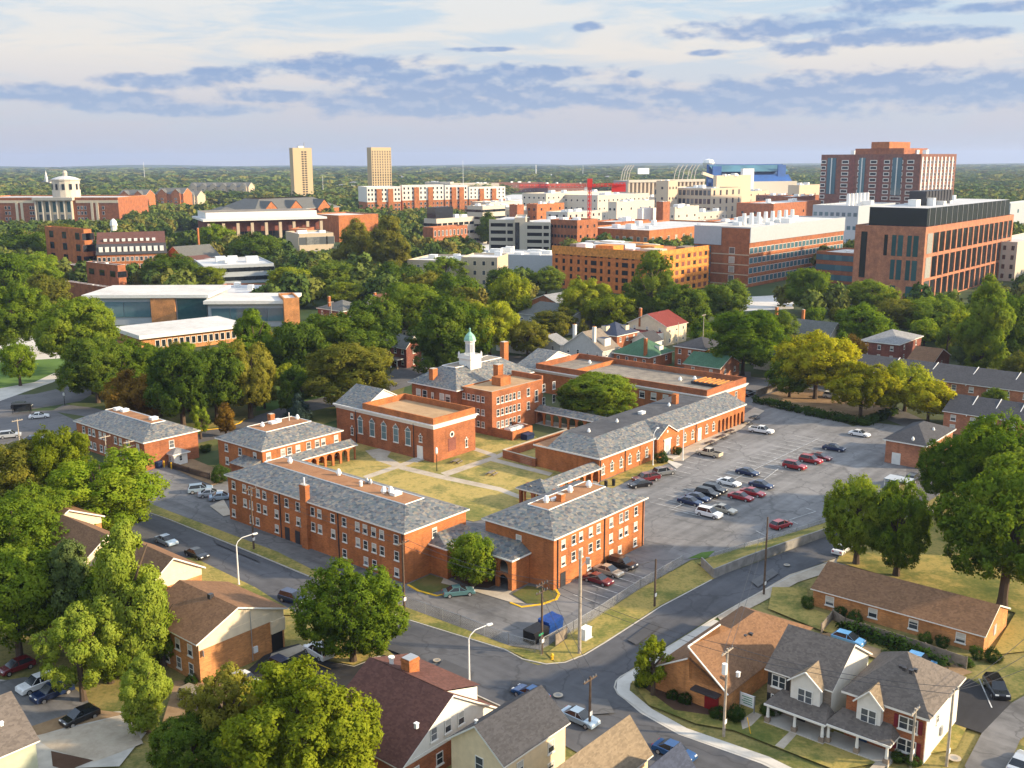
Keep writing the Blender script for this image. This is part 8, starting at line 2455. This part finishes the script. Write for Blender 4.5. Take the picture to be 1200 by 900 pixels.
# ------------------------------------------------------------------ poles, lamps, wires
def utility_pole(u, vb, vt, label, k='wood_pole', arms=1, arm_ang=CAMP, r=.15, xf=False):
    g_ = P(u, vb); hh = height_at(u, vb, vt)
    t = thing('utility_pole', label, 'utility pole', g_, arm_ang, 'wooden utility poles')
    mb = MB(); mb.tube((0, 0, -.2), (0, 0, hh), r * 1.15, r * .8, 8, k); mb.build('pole', t)
    for i in range(arms):
        z = hh - .35 - 1.0 * i
        mb = MB(); mb.box(-1.2, 1.2, -.07, .07, z - .07, z + .07, k if k == 'wood_pole' else 'wood_pole_pale'); a_ = mb.build('crossarm', t)
        for x_ in (-1.05, -.5, .5, 1.05):
            mb = MB(); mb.tube((x_, 0, z + .07), (x_, 0, z + .3), .05, .03, 6, 'metal_grey'); mb.build('insulator', a_)
    if xf:
        mb = MB(); mb.tube((-.45, 0, hh - 2.8), (-.45, 0, hh - 1.6), .3, .3, 10, 'metal_white'); mb.build('transformer', t)
    mb = MB(); mb.box(-.22, .22, -r - .05, -r + .0, 1.6, 2.1, 'metal_white'); mb.build('notice', t)
    return g_, hh
def top(u, vb, vt): return P(u, vb) + Vector((0, 0, height_at(u, vb, vt) - .1))
POLES = [(297.5, 644, 571, 'dark utility pole on the verge before the street dormitory, left of two', 'wood_pole', 1), (474, 716, 634, 'dark utility pole at the corner of the street dormitory, right of two', 'wood_pole', 1),
 (635, 766, 682, 'utility pole with double crossarms beside the dumpsters', 'wood_pole', 2), (767, 711, 655, 'short bare dark pole on the verge of the side street', 'wood_pole', 0), (895, 697, 606, 'slim dark pole on the far pavement of the side street', 'wood_pole', 0),
 (691, 853, 793, 'weathered pole among the roofs at the bottom, near the junction', 'wood_pole', 1), (848, 863, 760, 'pole with white transformer before the meeting hall', 'wood_pole_pale', 1), (1109, 898, 808, 'utility pole by the side drive of the hip roofed townhouse', 'wood_pole_pale', 1), (1067, 899, 830, 'utility pole in front of the red brick townhouse', 'wood_pole_pale', 1),
 (24, 528, 491, 'pale utility pole in the small car park at the far left', 'wood_pole_pale', 1), (126, 545, 510, 'pale utility pole before the brick hall on the left, left of two', 'wood_pole_pale', 1), (154, 552, 516, 'pale utility pole before the brick hall on the left, right of two', 'wood_pole_pale', 2),
 (389.5, 392, 353, 'pale pole in front of the slate roofed brick house', 'wood_pole_pale', 1), (794, 416, 378, 'pole beside the cream house with bright red roof', 'wood_pole_pale', 0), (823, 420, 368, 'pole between the pine and the lime green tree', 'wood_pole_pale', 1), (1045, 422, 397, 'pole in front of the dark red brick house', 'wood_pole_pale', 0), (1190, 442, 410, 'pole behind the farther terrace at the right', 'wood_pole', 0), (458, 437, 399, 'pole before the blue grey roofed house', 'wood_pole', 1)]
for (u, vb, vt, lab, k, ar) in POLES: utility_pole(u, vb, vt, lab, k, ar, xf=(u == 848), r=.15 if vb > 600 else .13)
# tall pale steel pole
g_ = P(679, 766); hh = height_at(679, 766, 645)
t = thing('light_pole', 'thick pale pole with floodlight inside the fence by the dumpsters', 'utility pole', g_)
mb = MB(); mb.tube((0, 0, 0), (0, 0, hh), .24, .19, 10, 'wood_pole_pale'); mb.build('pole', t)
mb = MB(); mb.tube((0, 0, hh * .84), (.9, .4, hh * .9), .04, .04, 6, 'metal_grey'); mb.box(.7, 1.2, .2, .6, hh * .86, hh * .92, 'metal_grey'); mb.build('floodlight', t)
def street_lamp(u, vb, vt, ang, label, arm=2.6, k='metal_white'):
    g_ = P(u, vb); hh = height_at(u, vb, vt)
    t = thing('street_lamp', label, 'street lamp', g_, ang, 'white curved street lamps')
    mb = MB(); mb.tube((0, 0, 0), (0, 0, .4), .2, .16, 8, k); mb.tube((0, 0, .4), (0, 0, hh - .9), .13, .09, 8, k); mb.build('pole', t)
    mb = MB(); mb.path([(0, 0, hh - .95), (.25, 0, hh - .4), (.9, 0, hh + .1), (arm, 0, hh + .35)], .06, 6, k); a_ = mb.build('arm', t)
    mb = MB(); mb.box(arm - .1, arm + .65, -.15, .15, hh + .27, hh + .43, k); mb.box(arm, arm + .5, -.1, .1, hh + .2, hh + .27, 'lamp_clear'); mb.build('lamp_head', a_)
street_lamp(280, 686, 632, CAMP - .35, 'white curved street lamp across from the street dormitory')
street_lamp(550, 801, 741, CAMP - .35, 'white curved street lamp near the red brown roof')
street_lamp(765, 546, 505, CAMP, 'thin pale lamp post before the gabled doorway', 1.2)
street_lamp(800, 540, 498, CAMP - 1.2, 'thin pale lamp post right of the gabled doorway', 1.0)
def lamp_post(u, vb, vt, label, k='iron_black', head='lamp_clear'):
    g_ = P(u, vb); hh = height_at(u, vb, vt)
    t = thing('lamp_post', label, 'lamp post', g_, 0, 'slim lamp posts')
    mb = MB(); mb.tube((0, 0, 0), (0, 0, hh * .72), .09, .06, 8, k); mb.build('pole', t)
    mb = MB(); mb.lathe([(.12, hh * .72), (.28, hh * .78), (.25, hh * .95), (.05, hh)], 8, head); mb.build('lantern', t)
lamp_post(512, 553, 524, 'courtyard lamp post with pale lantern near the chapel corner')
lamp_post(70, 447, 432, 'dark lamp post beside the curved pavement at the left'); lamp_post(76, 475, 460, 'dark lamp post by the road bend at the left'); lamp_post(51, 392, 372, 'dark lamp post on the pale plaza at the left')
# wires
def wire(label, a, b_, sag=.6, r=.028):
    pts = []
    for i in range(13):
        f = i / 12; p = a.lerp(b_, f); p.z -= sag * 4 * f * (1 - f); pts.append(p)
    o0 = pts[0].copy(); mb = MB(); mb.path([p - o0 for p in pts], r, 4, 'metal_dark')
    tag(mb.build('power_line', None, o0), label, 'power line', 'overhead power lines')
pd = top(635, 766, 682); pc = top(474, 716, 634); pa = top(297.5, 644, 571); ph = top(848, 863, 760); pj = top(1109, 898, 808); pk = top(691, 853, 793); pn = top(1067, 899, 830); ps = top(895, 697, 606); pv = top(767, 711, 655)
for i, (a, b_, lab) in enumerate(((pa, pc, 'along the street dormitory'), (pc, pd, 'from the dormitory corner to the dumpsters'), (pd, ph, 'over the junction to the transformer pole'), (ph, pj, 'past the townhouse fronts'), (pd, pk, 'from the dumpsters to the weathered pole'), (pd, pv, 'up the verge of the side street'), (ph, ps, 'from the transformer pole up the side street'))):
    for j, off in enumerate((-.9, .9)):
        o_ = AV * off
        wire(f"thin dark overhead wire {lab}, {'upper left' if j == 0 else 'lower right'} strand", a + o_, b_ + o_ * (1 if i != 5 else .1), .5 + .3 * j)
for (q_, lab) in (((1215, 735), 'upper'), ((1225, 752), 'middle'), ((1230, 770), 'lower')):
    wire(f"wire running off the right edge from the side drive pole, {lab} one", pj, P(*q_, 9.0), .5)

# ------------------------------------------------------------------ fences
m, t_, b_ = newmat('chain_link')
tcn = t_.add('ShaderNodeTexCoord'); 
sp_ = t_.add('ShaderNodeSeparateXYZ'); t_.put(sp_.inputs[0], tcn.outputs['UV'])
b_.inputs['Base Color'].default_value = (.45, .45, .44, 1); b_.inputs['Roughness'].default_value = .5; b_.inputs['Metallic'].default_value = .4
wa = t_.math('ABSOLUTE', t_.math('SUBTRACT', t_.math('FRACT', t_.math('MULTIPLY', t_.math('ADD', sp_.outputs[0], sp_.outputs[1]), 8.0)), .5))
wb = t_.math('ABSOLUTE', t_.math('SUBTRACT', t_.math('FRACT', t_.math('MULTIPLY', t_.math('SUBTRACT', sp_.outputs[0], sp_.outputs[1]), 8.0)), .5))
al = t_.math('LESS_THAN', t_.math('MINIMUM', wa, wb), .055)
t_.put(b_.inputs['Alpha'], al)
def fence(label, px, h_, kind='chain', step=3.0, z=0.0, name='fence'):
    pts = pts_px(px); o0 = pts[0].copy()
    t = thing(name, label, 'fence', (o0.x, o0.y, z))
    q_ = [p - o0 for p in pts]
    if kind == 'chain':
        me = bpy.data.meshes.new('mesh_panel'); vs, fs, uv = [], [], []
        s0 = 0
        for a, c in zip(q_[:-1], q_[1:]):
            L = (c - a).length; n = len(vs)
            vs += [(a.x, a.y, .05), (c.x, c.y, .05), (c.x, c.y, h_), (a.x, a.y, h_)]; fs.append((n, n + 1, n + 2, n + 3)); uv += [(s0, 0), (s0 + L, 0), (s0 + L, h_), (s0, h_)]; s0 += L
        me.from_pydata(vs, [], fs); ul = me.uv_layers.new(name='uv'); ul.data.foreach_set('uv', [x for p in uv for x in p]); me.materials.append(MATS['chain_link'])
        linked('mesh_panel', me, t)
        rm = MB()
        for a, c in zip(q_[:-1], q_[1:]): rm.tube(a + Vector((0, 0, h_)), c + Vector((0, 0, h_)), .03, .03, 6, 'metal_grey')
        rm.build('top_rail', t); pk_, pw = 'metal_grey', .04
    elif kind == 'board':
        mb = MB(); strip(mb, q_, .06, .05, h_, 'wood_grey'); mb.build('board_panel', t); pk_, pw = 'wood_grey', .08
    else:
        mb = MB()
        for a, c in zip(q_[:-1], q_[1:]):
            L = (c - a).length; n = int(L / .28)
            for i in range(n):
                p = a.lerp(c, (i + .5) / n); mb.box(p.x - .06, p.x + .06, p.y - .06, p.y + .06, .05, h_, 'wood_dark')
            for zz_ in (.4, h_ - .3): mb.tube(a + Vector((0, 0, zz_)), c + Vector((0, 0, zz_)), .05, .05, 4, 'wood_dark')
        mb.build('picket_panel', t); pk_, pw = 'wood_dark', .08
    for a, c in zip(q_[:-1], q_[1:]):
        n = max(1, int((c - a).length / step))
        for i in range(n + 1):
            p = a.lerp(c, i / n); mb = MB(); mb.tube((p.x, p.y, -.1), (p.x, p.y, h_ + .1), pw, pw, 6, pk_); mb.build('post', t)
fence('chain link fence between the dormitory drive and the street', [(478, 712), (540, 734), (596, 756), (627, 765)], 1.6)
fence('chain link fence along the verge of the side street', [(632, 763), (672, 741), (702, 723), (750, 691), (800, 662)], 1.6)
fence('thin pipe railing along the top of the grass bank', [(838, 654), (905, 634), (974, 612)], 1.0)
fence('grey board fence behind the townhouses', [(975, 728), (990, 738), (1060, 760), (1132, 785)], 1.7, 'board', 2.4)
fence('short grey board fence at the end of the meeting hall yard', [(962, 744), (976, 727)], 1.6, 'board', 2.0)
fence('dark picket fence by the booth and the west dormitory', [(197, 548), (222, 556), (246, 563)], 1.5, 'picket')
fence('tan board fence beyond the hedge at the car park corner', [(886, 466), (905, 459), (925, 455)], 2.0, 'board', 2.4)
fence('weathered fence with planks beside the dumpsters', [(651, 757), (664, 748)], 1.6, 'board', 2.0)
# ------------------------------------------------------------------ small things
def dumpster(u, v, k, label, w_=3.0, d_=1.9, h_=1.7, ang=CAMP):
    t = thing('dumpster', label, 'dumpster', P(u, v), ang, 'waste dumpsters')
    mb = MB(); mb.poly([(-w_ / 2, -d_ / 2, .15), (w_ / 2, -d_ / 2, .15), (w_ / 2, -d_ / 2 - .15, h_ - .3), (-w_ / 2, -d_ / 2 - .15, h_ - .3)], k)
    mb.box(-w_ / 2, w_ / 2, -d_ / 2 + .01, d_ / 2, .15, h_, k)
    for x_ in (-w_ / 2 - .06, w_ / 2): mb.box(x_, x_ + .06, -d_ / 2 + .3, d_ / 2 - .3, h_ * .5, h_ * .62, k)
    mb.build('bin', t)
    mb = MB(); mb.poly([(-w_ / 2 - .05, -d_ / 2 - .2, h_ - .28), (w_ / 2 + .05, -d_ / 2 - .2, h_ - .28), (w_ / 2 + .05, d_ / 2, h_ + .1), (-w_ / 2 - .05, d_ / 2, h_ + .1)], 'dumpster_black' if k != 'dumpster_blue' else k); mb.build('lid', t)
dumpster(628, 750, 'dumpster_black', 'black dumpster at the fence corner'); dumpster(645, 738, 'dumpster_blue', 'bright blue dumpster beside the black one', h_=1.8)
dumpster(618, 515, 'dumpster_navy', 'dark blue dumpster outside the brick service yard', 2.6, 1.8, 1.5)
t = thing('transformer_box', 'white utility cabinet on the verge beside the tall pale pole', 'cabinet', P(686, 748), CAMP)
mb = MB(); mb.box(-.7, .7, -.5, .5, 0, 1.5, 'metal_white'); mb.build('cabinet', t); mb = MB(); mb.box(-.75, .75, -.55, .55, 1.5, 1.58, 'metal_white'); mb.build('lid', t); mb = MB(); mb.box(-.9, .9, -.7, .7, 0, .1, 'concrete'); mb.build('base', t)
t = thing('fire_hydrant', 'yellow fire hydrant on the street corner', 'hydrant', P(647, 773))
mb = MB(); mb.lathe([(.22, 0), (.22, .08), (.15, .1), (.15, .62), (.2, .64), (.2, .7), (.13, .82), (.0, .9)], 10, 'yellow_paint'); mb.build('barrel', t)
for a_ in (0, 2.1, 4.2):
    mb = MB(); mb.tube((0, 0, .5), (.26 * math.cos(a_), .26 * math.sin(a_), .5), .08, .08, 8, 'yellow_paint'); mb.build('nozzle', t)
t = thing('notice_board', 'pale green white notice board before the meeting hall', 'sign', P(875, 835), CAMP + math.pi / 2 * 1)
mb = MB(); mb.box(-.9, .9, -.05, .05, .8, 2.3, 'metal_white'); mb.build('board', t); mb = MB(); mb.box(-.95, -.85, -.06, .06, 0, 2.35, 'metal_grey'); mb.build('post', t); mb = MB(); mb.box(.85, .95, -.06, .06, 0, 2.35, 'metal_grey'); mb.build('post', t)
for sd in (-1, 1):
    for i in range(4):
        mb = MB(); mb.box(-.65, .65 - .2 * (i % 2), sd * .056 - .004, sd * .056 + .004, 1.9 - i * .27, 2.0 - i * .27, 'sign_green'); o = mb.build('lettering', t)
t = thing('street_sign', 'green street name sign on the junction corner', 'sign', P(634, 769), CAMP)
mb = MB(); mb.tube((0, 0, 0), (0, 0, 3.2), .04, .04, 6, 'metal_grey'); mb.build('post', t); mb = MB(); mb.box(-.45, .45, -.02, .02, 2.9, 3.15, 'sign_green'); mb.build('plate', t)
for (u, v, lab) in ((576, 557, 'wooden picnic table on the courtyard lawn'), (535, 543, 'wooden picnic table in the shade of the chapel')):
    t = thing('picnic_table', lab, 'table', P(u, v), CAMP + .3, 'courtyard picnic tables')
    mb = MB(); mb.box(-1.1, 1.1, -.45, .45, .7, .78, 'wood_grey'); mb.build('table_top', t)
    for y_ in (-.85, .85): mb = MB(); mb.box(-1.1, 1.1, y_ - .16, y_ + .16, .4, .46, 'wood_grey'); mb.build('bench', t)
    for x_ in (-.8, .8):
        for s_ in (-1, 1): mb = MB(); mb.tube((x_, s_ * .95, 0), (x_, s_ * .2, .7), .05, .05, 4, 'wood_dark'); mb.build('leg', t)
AU = 'weathered umbrellas by the arcade'
for i, (u, v, lab) in enumerate(((833, 521, 'dark picnic table before the end arcade, nearest the doorway'), (846, 514, 'dark picnic table before the end arcade, second from the doorway'), (856, 508, 'dark picnic table before the end arcade, third from the doorway'), (876, 497, 'dark picnic table below the arcade end, nearer'), (884, 491, 'dark picnic table below the arcade end, farther'))):
    t = thing('picnic_table', lab, 'table', P(u, v), CAMP, 'dark tables along the arcade')
    mb = MB(); mb.box(-1.1, 1.1, -.5, .5, .7, .78, 'metal_dark'); mb.build('table_top', t)
    for y_ in (-.95, .95): mb = MB(); mb.box(-1.1, 1.1, y_ - .18, y_ + .18, .4, .46, 'metal_dark'); mb.build('bench', t)
    for x_ in (-.8, .8):
        for s_ in (-1, 1): mb = MB(); mb.tube((x_, s_ * 1.0, 0), (x_, s_ * .2, .7), .05, .05, 4, 'metal_dark'); mb.build('leg', t)
for (u, v, lab) in ((192.5, 548, 'yellow bollard by the dark picket fence, left of two'), (201, 550, 'yellow bollard by the dark picket fence, right of two')):
    t = thing('bollard', lab, 'bollard', P(u, v), 0, 'yellow bollards'); mb = MB(); mb.tube((0, 0, 0), (0, 0, 1.4), .14, .14, 10, 'yellow_paint'); mb.lathe([(.14, 1.4), (.1, 1.48), (0, 1.5)], 10, 'yellow_paint'); mb.build('post', t)
for (u, v, k, lab) in ((710, 572, 'iron_black', 'dark steel bin by the corner of the arcade wing, left of two'), (719, 570, 'iron_black', 'dark steel bin by the corner of the arcade wing, right of two'), (186, 548, 'dumpster_navy', 'grey tank beside the yellow bollards')):
    t = thing('bin', lab, 'bin', P(u, v)); r_ = .35 if k == 'iron_black' else .9
    mb = MB(); mb.lathe([(r_ * .85, 0), (r_, 1.3), (r_ * 1.05, 1.3), (r_ * .9, 1.5), (0, 1.55)], 10, k); mb.build('body', t)
for (u, v, lab) in ((912, 870, 'stone ledge at the foot of the front path of the stone fronted townhouse'),):
    t = thing('step', lab, 'step', P(u, v), CAMP); mb = MB(); mb.box(-.8, .8, -.6, .6, 0, .18, 'concrete'); mb.build('tread', t)
t = thing('bus_shelter', 'dark green bus shelter at the road bend on the left', 'shelter', P(26, 484), CAMP - .6)
mb = MB(); mb.box(-2.2, 2.2, -.9, .9, 2.3, 2.5, 'iron_black'); mb.build('roof', t)
for (x_, y_) in ((-2, -.8), (2, -.8), (-2, .8), (2, .8)): mb = MB(); mb.box(x_ - .06, x_ + .06, y_ - .06, y_ + .06, 0, 2.3, 'iron_black'); mb.build('post', t)
mb = MB(); mb.box(-2.1, 2.1, .82, .86, .3, 2.2, 'glass_dark'); mb.build('pane', t)
t = thing('guy_pole', 'thin yellow marker post on the lawn before the meeting hall', 'post', P(880, 862)); mb = MB(); mb.tube((0, 0, 0), (-.5, 0, 2.2), .05, .05, 6, 'yellow_paint'); mb.build('post', t)

# ------------------------------------------------------------------ the air
def haze(density=6.4e-5, color=(.50, .64, .95)):
    m = bpy.data.materials.new('haze'); m.use_nodes = True; t = NT(m.node_tree); t.n.clear()
    o = t.add('ShaderNodeOutputMaterial'); v = t.add('ShaderNodeVolumePrincipled')
    v.inputs['Color'].default_value = (*color, 1); v.inputs['Density'].default_value = density; v.inputs['Anisotropy'].default_value = 0.2
    t.l.new(v.outputs[0], o.inputs['Volume'])
    m.cycles.homogeneous_volume = True if hasattr(m, 'cycles') and hasattr(m.cycles, 'homogeneous_volume') else None
    MATS['haze'] = m
    mb = MB(); mb.box(-12000, 12000, -400, 12000, -3, 150, 'haze')
    ob = mb.build('haze'); ob['kind'] = 'stuff'; tag(ob, 'thin bluish summer haze over the whole town', 'haze')
haze()
